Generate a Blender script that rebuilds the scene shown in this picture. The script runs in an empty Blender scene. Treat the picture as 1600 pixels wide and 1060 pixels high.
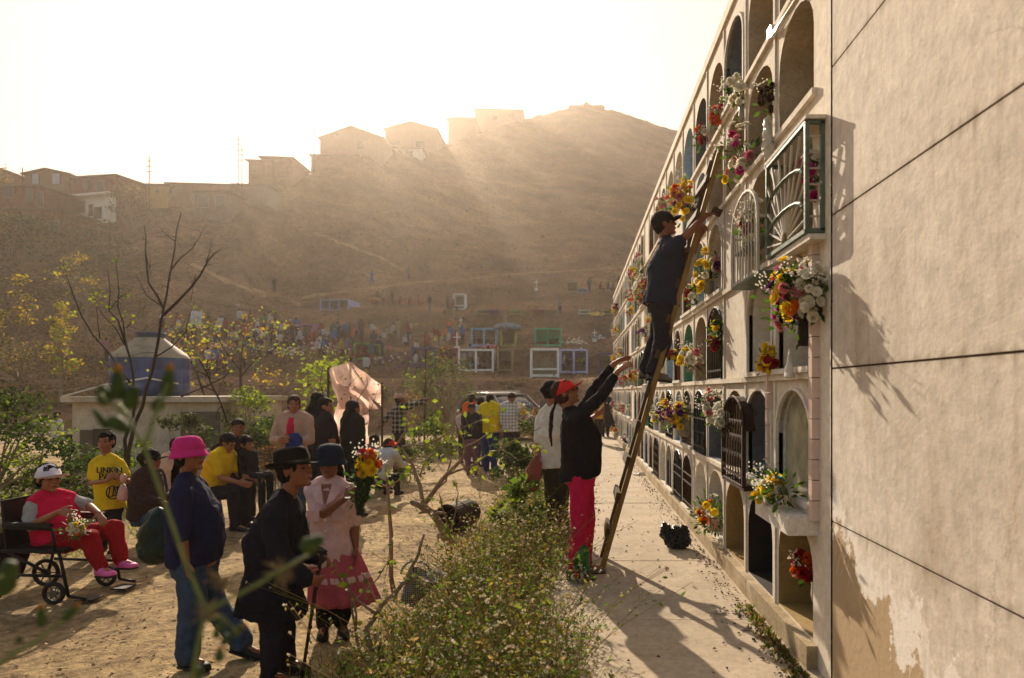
import bpy, bmesh, math, random
import numpy as np
from mathutils import Vector, Matrix, noise
R = random.Random(11)
sc = bpy.context.scene
COL = sc.collection
rad = math.radians
def V(x, y, z): return Vector((x, y, z))
# ---------------------------------------------------------------- camera
EYE = 1.6; FPX = 1100.0; CX, CY = 900.0, 612.0
cd = bpy.data.cameras.new('camera'); cam = bpy.data.objects.new('camera', cd); COL.objects.link(cam)
cam.location = (0, 0, EYE); cam.rotation_euler = (rad(90), 0, 0)
cd.sensor_width = 36; cd.lens = 36 * FPX / 1600; cd.shift_x = -100 / 1600; cd.shift_y = 82 / 1600
cd.clip_start = .05; cd.clip_end = 2000
cd.dof.use_dof = True; cd.dof.focus_distance = 7.0; cd.dof.aperture_fstop = 2.8
sc.camera = cam
# ---------------------------------------------------------------- sky, sun, exposure
SUN_AZ, SUN_EL = rad(-15.5), rad(26.2)          # azimuth from +Y towards +X
w = bpy.data.worlds.new('World'); sc.world = w; w.use_nodes = True
wn = w.node_tree; bg = wn.nodes['Background']
sky = wn.nodes.new('ShaderNodeTexSky'); sky.sky_type = 'NISHITA'; sky.sun_disc = False
sky.sun_elevation = SUN_EL; sky.sun_rotation = SUN_AZ; sky.air_density = 1.3; sky.dust_density = 8.0; sky.ozone_density = 0.6; sky.altitude = 200
hs = wn.nodes.new('ShaderNodeMixRGB'); hs.blend_type = 'MULTIPLY'; hs.inputs['Fac'].default_value = 1; hs.inputs['Color2'].default_value = (1.0, .90, .79, 1)
wn.links.new(sky.outputs[0], hs.inputs['Color1']); ck = wn.nodes.new('ShaderNodeMixRGB'); ck.blend_type = 'DARKEN'; ck.inputs['Fac'].default_value = 1; ck.inputs['Color2'].default_value = (4.6, 3.45, 2.9, 1)   # the sky never gets brighter than warm cream
wn.links.new(hs.outputs[0], ck.inputs['Color1']); wn.links.new(ck.outputs[0], bg.inputs[0]); bg.inputs[1].default_value = 0.15
sd = bpy.data.lights.new('sun', 'SUN'); sd.energy = 4.6; sd.angle = rad(.6); sd.color = (1.0, .84, .64)
sun = bpy.data.objects.new('sun', sd); COL.objects.link(sun)
sv = V(math.sin(SUN_AZ) * math.cos(SUN_EL), math.cos(SUN_AZ) * math.cos(SUN_EL), math.sin(SUN_EL))
sun.rotation_euler = sv.to_track_quat('Z', 'Y').to_euler()
vs = sc.view_settings; vs.view_transform = 'Standard'; vs.look = 'None'; vs.gamma = 1; vs.exposure = 0.8; vs.use_curve_mapping = False

# ---------------------------------------------------------------- helpers
def P(px, py, Y): return V((px - CX) / FPX * Y, Y, EYE + (CY - py) / FPX * Y)
def PW(px, py, X=1.39):                        # point of the plane x = X seen at a pixel
    Y = X * FPX / (px - CX); return V(X, Y, EYE + (CY - py) / FPX * Y)
def lin(c):
    return c / 12.92 if c <= .04045 else ((c + .055) / 1.055) ** 2.4
def C(h, k=1.0):
    h = h.lstrip('#'); return tuple(min(1, lin(int(h[i:i+2], 16) / 255) * k) for i in (0, 2, 4)) + (1,)
MATS = {}
def mat(name, col, rough=.85, var=.25, scale=6.0, bump=.15, bscale=None, metal=0, trans=0, spec=.3, col2=None, leaf=False, sheen=0, alpha=1, coords='Object', stretch=None):
    """procedural material: base colour broken up by noise, a noise bump, optional leaf translucency"""
    if name in MATS: return MATS[name]
    m = bpy.data.materials.new(name); m.use_nodes = True; n = m.node_tree; L = n.links.new
    b = n.nodes['Principled BSDF']; out = n.nodes['Material Output']
    if isinstance(col, str): col = C(col)
    b.inputs['Roughness'].default_value = rough; b.inputs['Metallic'].default_value = metal
    b.inputs['Specular IOR Level'].default_value = spec
    tc = n.nodes.new('ShaderNodeTexCoord'); src = tc.outputs[coords]
    if stretch:
        mp = n.nodes.new('ShaderNodeMapping'); mp.inputs['Scale'].default_value = stretch; L(src, mp.inputs[0]); src = mp.outputs[0]
    nz = n.nodes.new('ShaderNodeTexNoise'); nz.inputs['Scale'].default_value = scale; nz.inputs['Detail'].default_value = 5; nz.inputs['Roughness'].default_value = .62
    L(src, nz.inputs['Vector'])
    rp = n.nodes.new('ShaderNodeValToRGB'); rp.color_ramp.elements[0].position = .3; rp.color_ramp.elements[1].position = .72
    c2 = C(col2) if isinstance(col2, str) else (col2 or tuple(min(1, x * (1 + var)) for x in col[:3]) + (1,))
    rp.color_ramp.elements[0].color = tuple(x * (1 - var) for x in col[:3]) + (1,); rp.color_ramp.elements[1].color = c2
    if leaf:
        g = n.nodes.new('ShaderNodeNewGeometry'); L(g.outputs['Random Per Island'], rp.inputs[0])
        rp.color_ramp.elements[0].position = 0; rp.color_ramp.elements[1].position = 1
    else: L(nz.outputs['Fac'], rp.inputs[0])
    L(rp.outputs[0], b.inputs['Base Color'])
    if bump:
        bp = n.nodes.new('ShaderNodeBump'); bp.inputs['Strength'].default_value = bump; bp.inputs['Distance'].default_value = .02
        nb = n.nodes.new('ShaderNodeTexNoise'); nb.inputs['Scale'].default_value = bscale or scale * 4; nb.inputs['Detail'].default_value = 6
        L(src, nb.inputs['Vector']); L(nb.outputs['Fac'], bp.inputs['Height']); L(bp.outputs[0], b.inputs['Normal'])
    if sheen: b.inputs['Sheen Weight'].default_value = sheen
    if leaf or trans:
        tr = n.nodes.new('ShaderNodeBsdfTranslucent'); L(rp.outputs[0], tr.inputs[0]); mx = n.nodes.new('ShaderNodeMixShader')
        mx.inputs[0].default_value = trans or .5; L(b.outputs[0], mx.inputs[1]); L(tr.outputs[0], mx.inputs[2]); L(mx.outputs[0], out.inputs[0])
    if alpha < 1: b.inputs['Alpha'].default_value = alpha
    MATS[name] = m; return m
ORG = {}
def tag(o, label=None, cat=None, group=None, kind=None):
    if label: o['label'] = label
    if cat: o['category'] = cat
    if group: o['group'] = group
    if kind: o['kind'] = kind
    return o
def empty(name, loc, label, cat, group=None):
    o = bpy.data.objects.new(name, None); COL.objects.link(o); o.location = loc; o.empty_display_size = .2
    ORG[o.name] = Vector(loc); return tag(o, label, cat, group)
def link(name, me, mats=None, parent=None, org=None, smooth=False):
    """verts are in world space; the object sits at its root's origin"""
    if mats is not None:
        for m in (mats if isinstance(mats, (list, tuple)) else [mats]): me.materials.append(m)
    o = bpy.data.objects.new(name, me); COL.objects.link(o)
    og = ORG[parent.name] if parent else Vector(org or (0, 0, 0))
    me.transform(Matrix.Translation(-og))
    if parent: o.parent = parent
    else: o.location = og
    ORG[o.name] = og
    if smooth: me.polygons.foreach_set('use_smooth', [True] * len(me.polygons))
    return o
class MB:
    def __init__(s): s.v = []; s.f = []; s.m = []; s.mi = 0
    def add(s, vs, fs):
        b = len(s.v); s.v.extend([tuple(x) for x in vs]); s.f.extend([tuple(b + i for i in f) for f in fs]); s.m.extend([s.mi] * len(fs)); return s
    def quad(s, *p): return s.add(p, [tuple(range(len(p)))])
    def box(s, c, d, rz=0, M=None, taper=1.0):
        x, y, z = d[0] / 2, d[1] / 2, d[2] / 2; t = taper
        vs = [V(-x, -y, -z), V(x, -y, -z), V(x, y, -z), V(-x, y, -z), V(-x * t, -y * t, z), V(x * t, -y * t, z), V(x * t, y * t, z), V(-x * t, y * t, z)]
        M = M or Matrix.Rotation(rz, 3, 'Z'); c = Vector(c)
        return s.add([M @ v + c for v in vs], [(0, 3, 2, 1), (4, 5, 6, 7), (0, 1, 5, 4), (1, 2, 6, 5), (2, 3, 7, 6), (3, 0, 4, 7)])
    def bar(s, a, b, w, h=None, up=(0, 0, 1)):
        a, b = Vector(a), Vector(b); h = h or w; d = (b - a).normalized(); u = Vector(up)
        if abs(d.dot(u)) > .98: u = V(1, 0, 0)
        x = d.cross(u).normalized() * w / 2; y = x.cross(d).normalized() * h / 2
        vs = [a - x - y, a + x - y, a + x + y, a - x + y, b - x - y, b + x - y, b + x + y, b - x + y]
        return s.add(vs, [(0, 3, 2, 1), (4, 5, 6, 7), (0, 1, 5, 4), (1, 2, 6, 5), (2, 3, 7, 6), (3, 0, 4, 7)])
    def tube(s, pts, rr, seg=8, cap=True):
        pts = [Vector(p) for p in pts]; n = len(pts)
        if not isinstance(rr, (list, tuple)): rr = [rr] * n
        vs = []; fs = []; prev = None
        for i, p in enumerate(pts):
            d = (pts[min(i + 1, n - 1)] - pts[max(i - 1, 0)]).normalized()
            u = prev if prev is not None else (V(0, 0, 1) if abs(d.z) < .9 else V(1, 0, 0))
            x = d.cross(u).normalized(); y = x.cross(d).normalized(); prev = y
            for k in range(seg):
                a = 2 * math.pi * k / seg; vs.append(p + (x * math.cos(a) + y * math.sin(a)) * rr[i])
        for i in range(n - 1):
            for k in range(seg):
                k2 = (k + 1) % seg; fs.append((i * seg + k, i * seg + k2, (i + 1) * seg + k2, (i + 1) * seg + k))
        if cap and seg > 2: fs.append(tuple(range(seg))[::-1]); fs.append(tuple((n - 1) * seg + k for k in range(seg)))
        return s.add(vs, fs)
    def loft(s, secs, seg=20, p=2.0):
        """secs: (centre, a-vector, b-vector) rings, capped"""
        vs = []; fs = []; n = len(secs)
        for c, a, b in secs:
            for k in range(seg):
                t = 2 * math.pi * k / seg; ct, st = math.cos(t), math.sin(t)
                vs.append(Vector(c) + Vector(a) * math.copysign(abs(ct) ** (2 / p), ct) + Vector(b) * math.copysign(abs(st) ** (2 / p), st))
        for i in range(n - 1):
            for k in range(seg):
                k2 = (k + 1) % seg; fs.append((i * seg + k, i * seg + k2, (i + 1) * seg + k2, (i + 1) * seg + k))
        fs.append(tuple(range(seg))[::-1]); fs.append(tuple((n - 1) * seg + k for k in range(seg)))
        return s.add(vs, fs)
    def ell(s, c, r, M=None, seg=14, rings=9):
        c = Vector(c); M = M or Matrix.Identity(3); vs = []; fs = []
        if not isinstance(r, (list, tuple)): r = (r, r, r)
        vs.append(c + M @ V(0, 0, -r[2]))
        for i in range(1, rings):
            ph = -math.pi / 2 + math.pi * i / rings
            for k in range(seg):
                a = 2 * math.pi * k / seg
                vs.append(c + M @ V(r[0] * math.cos(ph) * math.cos(a), r[1] * math.cos(ph) * math.sin(a), r[2] * math.sin(ph)))
        vs.append(c + M @ V(0, 0, r[2])); t = len(vs) - 1
        for k in range(seg):
            k2 = (k + 1) % seg; fs.append((0, 1 + k2, 1 + k)); fs.append((t, t - seg + k, t - seg + k2))
        for i in range(rings - 2):
            for k in range(seg):
                k2 = (k + 1) % seg; a = 1 + i * seg; fs.append((a + k, a + k2, a + seg + k2, a + seg + k))
        return s.add(vs, fs)
    def lathe(s, prof, c=(0, 0, 0), seg=24, M=None):
        c = Vector(c); M = M or Matrix.Identity(3); vs = []; fs = []; n = len(prof)
        for r, z in prof:
            for k in range(seg):
                a = 2 * math.pi * k / seg; vs.append(c + M @ V(r * math.cos(a), r * math.sin(a), z))
        for i in range(n - 1):
            for k in range(seg):
                k2 = (k + 1) % seg; fs.append((i * seg + k, i * seg + k2, (i + 1) * seg + k2, (i + 1) * seg + k))
        return s.add(vs, fs)
    def mesh(s, name='m'):
        me = bpy.data.meshes.new(name); me.from_pydata(s.v, [], s.f); me.polygons.foreach_set('material_index', s.m); me.update(); return me
    def build(s, name, mats, parent=None, org=None, smooth=False):
        return link(name, s.mesh(name), mats, parent, org, smooth)
def copy_thing(root, loc, rz=None, scale=None, label=None, name=None):
    def cp(o, par):
        c = o.copy(); COL.objects.link(c); c.parent = par
        for ch in o.children: cp(ch, c)
        return c
    c = cp(root, None); c.location = loc
    if rz is not None: c.rotation_euler = (0, 0, rz)
    if scale is not None: c.scale = (scale,) * 3 if not isinstance(scale, tuple) else scale
    if label: c['label'] = label
    return c
DG = None
def remesh(mb, voxel, smooth=4, wrinkle=0, wscale=9, wdir=(1, 1, 1), seed=0):
    """fuse the overlapping pieces of mb into one continuous skin"""
    me = mb.mesh('tmp'); o = bpy.data.objects.new('tmp', me); COL.objects.link(o)
    m = o.modifiers.new('r', 'REMESH'); m.mode = 'VOXEL'; m.voxel_size = voxel
    if smooth: s = o.modifiers.new('s', 'SMOOTH'); s.factor = .5; s.iterations = smooth
    dg = bpy.context.evaluated_depsgraph_get()
    out = bpy.data.meshes.new_from_object(o.evaluated_get(dg)); bpy.data.objects.remove(o); bpy.data.meshes.remove(me)
    if wrinkle:
        n = len(out.vertices); co = np.empty(n * 3); nr = np.empty(n * 3)
        out.vertices.foreach_get('co', co); out.vertices.foreach_get('normal', nr); co = co.reshape(-1, 3); nr = nr.reshape(-1, 3)
        d = np.array([noise.noise(Vector((c[0] * wscale * wdir[0] + seed, c[1] * wscale * wdir[1], c[2] * wscale * wdir[2]))) * .6
                      + (.25 - abs(noise.noise(Vector((c[0] * wscale * 1.5 * wdir[0] + c[2] * 5, c[1] * wscale * 1.5 * wdir[1] + seed, c[2] * wscale * 1.2 * wdir[2]))))) * .9
                      + (.2 - abs(noise.noise(Vector((c[0] * wscale * 3.1 + c[2] * 6 + seed, c[1] * wscale * 3.1, c[2] * wscale * 1.9))))) * .5 for c in co])
        co = co + nr * (d * wrinkle)[:, None]; out.vertices.foreach_set('co', co.ravel())
    out.polygons.foreach_set('use_smooth', [True] * len(out.polygons)); out.update()
    return out
HAZE = 0.00068
# ---------------------------------------------------------------- terrain
GZ = -0.15
def interp(x, xs, ys): return float(np.interp(x, xs, ys))
ZK_Y = [28, 30, 36, 45, 47.5, 53.5, 56, 62, 65, 71, 76, 82]
CREST_PX = [-700, -300, 0, 60, 190, 232, 370, 395, 480, 560, 600, 690, 800, 900, 960, 1070, 1160, 1350, 1700, 2300]
CREST_PY = [350, 345, 348, 345, 342, 322, 300, 292, 272, 242, 236, 226, 190, 166, 172, 208, 262, 380, 480, 560]
CRY_PX = [-700, 0, 200, 370, 560, 700, 850, 1000, 1200, 2300]
CRY_Y = [80, 78, 80, 84, 105, 130, 180, 195, 190, 190]
def crest(px):
    Y = interp(px, CRY_PX, CRY_Y); return Y, EYE + (CY - interp(px, CREST_PX, CREST_PY)) / FPX * Y
def zt(X, Y):
    if Y < 28: return GZ
    px = CX + FPX * X / Y
    zk = [-.15, .1, 2.05, 2.55, 4.4, 4.9, 6.2, 7.2, 9.0, 10, 12.4, 14.6]
    st = interp(px, [150, 420], [40, 60]); base = interp(min(Y, st), ZK_Y, zk)
    Yc, zc = crest(px)
    if Y <= st: z = base
    elif Y <= Yc:
        t = (Y - st) / (Yc - st); z = base + (zc - base) * (.25 * t + .75 * t ** 1.35)
        if px > 380:
            tr = interp(Y, ZK_Y, zk); wgt = max(0, min(1, (86 - Y) / 12)) * min(1, (px - 380) / 60); z = z * (1 - wgt) + tr * wgt
    else: z = zc - (Y - Yc) * .35
    k = min(1, (Y - 28) / 30); f = min(1, max(0, (abs(Y - Yc)) / 12))
    n1 = noise.fractal(V(X * .06, Y * .06, 3.1), 1, 2, 5); n2 = noise.fractal(V(X * .35, Y * .35, 1.7), .8, 2, 4)
    ri = abs(noise.noise(V(X * .05 + Y * .02, Y * .012, 9)))
    z += k * (n1 * 1.0 * f * min(1, Y / 90) + n2 * .22 + (ri - .25) * -1.6 * f * max(0, min(1, (Y - 75) / 30)))
    return z
def hit(px, py, y0=28.0, y1=230.0):
    """where the view ray through a pixel meets the hillside"""
    Y = y0; prev = None
    while Y < y1:
        p = P(px, py, Y)
        if p.z <= zt(p.x, Y): return V(p.x, Y, zt(p.x, Y))
        Y += .25
    return P(px, py, y1)
def soil(name, c1, c2, c3, scale, bstr, bdist):
    m = bpy.data.materials.new(name); m.use_nodes = True; n = m.node_tree; L = n.links.new; b = n.nodes['Principled BSDF']
    b.inputs['Roughness'].default_value = .95; b.inputs['Specular IOR Level'].default_value = .15
    tc = n.nodes.new('ShaderNodeTexCoord')
    def nz(s, d=8, r=.6):
        t = n.nodes.new('ShaderNodeTexNoise'); t.inputs['Scale'].default_value = s; t.inputs['Detail'].default_value = d; t.inputs['Roughness'].default_value = r
        L(tc.outputs['Object'], t.inputs['Vector']); return t
    a, f = nz(scale), nz(scale * 14, 6, .7)
    r1 = n.nodes.new('ShaderNodeValToRGB'); e = r1.color_ramp.elements; e[0].position = .32; e[0].color = C(c1); e[1].position = .68; e[1].color = C(c3)
    k = e.new(.5); k.color = C(c2); L(a.outputs['Fac'], r1.inputs[0])
    r2 = n.nodes.new('ShaderNodeValToRGB'); e = r2.color_ramp.elements; e[0].position = .35; e[0].color = (.5, .5, .48, 1); e[1].position = .65; e[1].color = (1.3, 1.3, 1.3, 1); L(f.outputs['Fac'], r2.inputs[0])
    mx = n.nodes.new('ShaderNodeMixRGB'); mx.blend_type = 'MULTIPLY'; mx.inputs[0].default_value = 1; L(r1.outputs[0], mx.inputs[1]); L(r2.outputs[0], mx.inputs[2]); L(mx.outputs[0], b.inputs['Base Color'])
    ad = n.nodes.new('ShaderNodeMath'); ad.operation = 'ADD'; g = nz(scale * 5, 9, .72); L(g.outputs['Fac'], ad.inputs[0]); L(f.outputs['Fac'], ad.inputs[1])
    bp = n.nodes.new('ShaderNodeBump'); bp.inputs['Strength'].default_value = bstr; bp.inputs['Distance'].default_value = bdist; L(ad.outputs[0], bp.inputs['Height']); L(bp.outputs[0], b.inputs['Normal'])
    return m
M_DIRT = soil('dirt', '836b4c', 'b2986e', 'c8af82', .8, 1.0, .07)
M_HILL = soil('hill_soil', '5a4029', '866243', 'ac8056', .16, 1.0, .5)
def grid_obj(name, xs, ys, fz, m, kind='structure'):
    mb = MB(); nx = len(xs)
    vs = [fz(x, y) for y in ys for x in xs]
    fs = [(j * nx + i, j * nx + i + 1, (j + 1) * nx + i + 1, (j + 1) * nx + i) for j in range(len(ys) - 1) for i in range(nx - 1)]
    mb.add(vs, fs); o = mb.build(name, m, smooth=True); return tag(o, kind=kind)
def gflat(x, y):
    n = noise.fractal(V(x * 1.2, y * 1.2, 0), .9, 2, 5) * .022 + noise.fractal(V(x * 6, y * 6, 4), .9, 2, 3) * .011 if y < 16 and abs(x) < 12 else 0
    e = min(1, max(0, (-.5 - x) / .5)) if y < 28 else 0
    return V(x, y, GZ + n * e + (0 if y < 27.9 else 0))
xs = sorted(set([-200, -80, -40, -25, -18, -14] + [round(-12 + i * .06, 3) for i in range(200)] + [.5, 1.5, 4, 20, 60, 200]))
ys = [-60, -20, -5, 0] + [2 + i * .07 for i in range(170)] + [14.5, 16, 18, 20, 22, 25, 28]
g = grid_obj('ground', xs, ys, gflat, M_DIRT)
g['label'] = 'trodden brown dirt ground of the cemetery yard'
# hillside in polar steps so that near terraces are finer
pxs = [-1400 + i * 12 for i in range(0, 90)] + [-320 + i * 5 for i in range(0, 340)] + [1380 + i * 30 for i in range(40)]
ysH = [28 + i * .3 for i in range(0, 100)] + [58 + i * .55 for i in range(0, 75)] + [99.5 + i * 1.4 for i in range(0, 80)] + [216, 235, 260]
def hv(i, Y):
    X = (i - CX) / FPX * Y; return V(X, Y, zt(X, Y) if Y > 28 else GZ)
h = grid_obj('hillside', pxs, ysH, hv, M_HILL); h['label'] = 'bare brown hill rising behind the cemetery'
# worn footpaths on the hill
M_PATH = soil('path_soil', '8a6848', 'a5805a', 'b8926a', .5, .5, .05)
def path(pts, wd):
    mb = MB(); prev = None; q = []
    for a, b in zip(pts[:-1], pts[1:]):
        for t in range(8): q.append((a[0] + (b[0] - a[0]) * t / 8, a[1] + (b[1] - a[1]) * t / 8))
    q.append(pts[-1]); W = [hit(x, y) for x, y in q]
    for i, p in enumerate(W):
        d = (W[min(i + 1, len(W) - 1)] - W[max(0, i - 1)]); d.z = 0; d.normalize(); s = V(-d.y, d.x, 0) * wd * (.3 + .8 * R.random())
        e = [p + s * k for k in (-1, -.5, 0, .5, 1)]
        e = [V(x.x, x.y, zt(x.x, x.y) + (.10 if abs(k) < 2 else -.1)) for x, k in zip(e, (-2, -1, 0, 1, 2))]
        e[0].z -= .14; e[4].z -= .14
        if prev:
            for k in range(4): mb.quad(prev[k], prev[k + 1], e[k + 1], e[k])
        prev = e
    tag(mb.build('footpath', M_PATH, smooth=True), 'worn pale footpath on the hillside', kind='structure')
path([(300, 415), (350, 440), (400, 458), (450, 468), (470, 480)], .5)
path([(455, 470), (500, 462), (560, 455), (620, 446), (700, 440)], .45)
path([(700, 440), (800, 430), (900, 424), (985, 420)], .35)
path([(490, 365), (540, 385), (590, 402), (630, 425)], .4)
path([(120, 385), (170, 380), (215, 392)], .5)
path([(20, 618), (60, 616), (100, 612), (170, 608)], .35)
# walkway: concrete slabs
def concrete(name, c1, c2, sc_=3.0, crack=.5, stain='5a4a3a', bump=.35):
    m = bpy.data.materials.new(name); m.use_nodes = True; n = m.node_tree; L = n.links.new; b = n.nodes['Principled BSDF']
    b.inputs['Roughness'].default_value = .88; b.inputs['Specular IOR Level'].default_value = .25
    tc = n.nodes.new('ShaderNodeTexCoord'); mp = n.nodes.new('ShaderNodeMapping'); L(tc.outputs['Object'], mp.inputs[0])
    def nz(s, d=7, r=.62, st=None):
        t = n.nodes.new('ShaderNodeTexNoise'); t.inputs['Scale'].default_value = s; t.inputs['Detail'].default_value = d; t.inputs['Roughness'].default_value = r
        if st:
            q = n.nodes.new('ShaderNodeMapping'); q.inputs['Scale'].default_value = st; L(tc.outputs['Object'], q.inputs[0]); L(q.outputs[0], t.inputs['Vector'])
        else: L(mp.outputs[0], t.inputs['Vector'])
        return t
    def ramp(src, p0, k0, p1, k1):
        r = n.nodes.new('ShaderNodeValToRGB'); e = r.color_ramp.elements; e[0].position = p0; e[0].color = k0; e[1].position = p1; e[1].color = k1; L(src, r.inputs[0]); return r
    def mix(a, c, f=1.0, mode='MULTIPLY', fac=None):
        x = n.nodes.new('ShaderNodeMixRGB'); x.blend_type = mode; x.inputs[0].default_value = f
        if fac: L(fac, x.inputs[0])
        L(a, x.inputs[1]); (L(c, x.inputs[2]) if hasattr(c, 'links') else setattr(x.inputs[2], 'default_value', c)); return x.outputs[0]
    a = ramp(nz(sc_).outputs['Fac'], .3, C(c1), .7, C(c2)).outputs[0]
    a = mix(a, ramp(nz(sc_ * 9, 5, .7).outputs['Fac'], .3, (.8, .79, .77, 1), .6, (1.08, 1.08, 1.08, 1)).outputs[0])
    st = ramp(nz(1.1, 9, .7, (1, 1, .35)).outputs['Fac'], .56, (0, 0, 0, 1), .74, (crack, crack, crack, 1)).outputs[0]
    a = mix(a, C(stain), 1, 'MIX', st)
    dk = ramp(nz(26, 4, .8).outputs['Fac'], .30, (.55, .5, .45, 1), .40, (1, 1, 1, 1)).outputs[0]
    a = mix(a, dk, .6); L(a, b.inputs['Base Color'])
    bp = n.nodes.new('ShaderNodeBump'); bp.inputs['Strength'].default_value = bump; bp.inputs['Distance'].default_value = .015
    L(nz(22, 8, .7).outputs['Fac'], bp.inputs['Height']); L(bp.outputs[0], b.inputs['Normal']); MATS[name] = m; return m
M_SLAB = concrete('walkway_concrete', '9c8c76', 'b9aa92', 2.2, .9, '6f5e4a')
M_WALL = concrete('wall_concrete', 'c4b6a2', 'ded4c4', 1.6, .6, '8f7a62', .22)
mb = MB(); y = 1.5
while y < 28:
    y2 = min(28, y + 1.72); z = 0.0
    nxx = 6
    mb.box(((-.25 + 1.42) / 2, (y + y2) / 2 - .004, z - .1 + R.uniform(-.004, .002)), (1.67, y2 - y - .012, .2)); y = y2
mb.box((.58, -4, -.1), (1.67, 10.98, .2))
o = mb.build('walkway', M_SLAB); tag(o, 'pale concrete walkway along the niche wall', kind='structure')
# ---------------------------------------------------------------- the niche wall
WX = 1.39
ZF = [0.15, 0.92, 1.72, 2.54, 3.36, 4.13]; ZT = ZF[1:] + [5.0]
K0, PITCH, OW = 4.12, .845, .70
NC = 26
def outline(y0, y1, z0, z1, n=10, arch=.27):
    """arched opening seen from the walkway: left (far) jamb, arch, right (near) jamb"""
    s = z1 - arch; c = (y0 + y1) / 2; r = (y1 - y0) / 2
    return [(y1, z0), (y1, s)] + [(c + r * math.cos(math.pi * i / n), s + arch * math.sin(math.pi * i / n)) for i in range(1, n)] + [(y0, s), (y0, z0)]
wall = empty('niche_wall', (WX, 4, 0), 'tall weathered concrete burial wall with rows of arched niches along the walkway', 'wall')
NM = {'raw': concrete('niche_concrete', '96876f', 'b5a58c', 4, .6, '5d4a38'), 'white': concrete('niche_white', 'c0bab0', 'dad4c8', 3, .4, '8b7b68'),
      'blue': concrete('niche_blue', '8ba0b4', 'a9bccb', 3, .4, '78705f'), 'green': concrete('niche_green', '52806c', '6b9a82', 3, .4, '5a5a44'),
      'brown': concrete('niche_brown', '7a5340', '8f6a52', 3, .4, '4f3a2c'), 'dark': mat('niche_soot', '2a221c', .9, .3, 8), 'ochre': concrete('niche_ochre', '8c7440', 'a2895a', 3, .5, '5d4a30'),  # dark: near-black tone for one niche, some plaques and inscriptions
      'slate': concrete('niche_slate', '5b6068', '757a80', 3, .4, '4c4640')}
M_TRIM = concrete('trim_paint', 'c3bbae', 'd6cfc2', 4, .35, '9c8d78', .2)
M_TILE = mat('pink_tile', 'c8b0a2', .45, .12, 8, .05, spec=.5)
M_GLASS = mat('dusty_glass', '8f8a74', .12, .35, 5, .05, spec=.8, col2='b9b396')
M_WPL = mat('white_letter', 'c9c2b4', .7, .1, 5, 0); M_GL2 = mat('dark_niche_glass', '2c3236', .06, .3, 6, .02, spec=.9, col2='4a5458')
face = MB(); rest = MB(); restm = ['raw', 'white', 'blue', 'brown', 'green', 'slate', 'ochre']
closed = {(2, 2), (2, 3), (6, 4), (9, 2), (12, 3), (15, 1), (18, 4), (11, 5), (16, 3)}
special = {(0, 0): 'ochre', (1, 0): 'dark', (2, 0): 'ochre', (3, 0): 'white', (4, 0): 'white', (5, 0): 'brown', (0, 1): 'white', (1, 1): 'slate', (0, 2): 'white', (1, 2): 'white',
           (0, 4): 'raw', (1, 4): 'raw', (0, 5): 'raw', (1, 5): 'raw', (2, 5): 'slate', (3, 5): 'raw', (2, 4): 'raw', (3, 4): 'raw', (4, 5): 'slate', (3, 3): 'white', (4, 3): 'blue', (4, 2): 'raw', (5, 2): 'green', (6, 2): 'brown', (7, 2): 'blue', (3, 2): 'raw', (0, 3): 'raw', (1, 3): 'raw', (2, 3): 'raw', (2, 1): 'raw', (3, 1): 'slate', (4, 1): 'blue'}
RR = random.Random(5)
NI = {}
def ring(ol, off):
    c = [0, 0]; c[0] = sum(p[0] for p in ol) / len(ol); c[1] = sum(p[1] for p in ol) / len(ol)
    return [(c[0] + (p[0] - c[0]) * (1 + off / .35), p[1] if p[1] <= ol[0][1] + .001 else c[1] + (p[1] - c[1]) * (1 + off / .35)) for p in ol]
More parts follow.
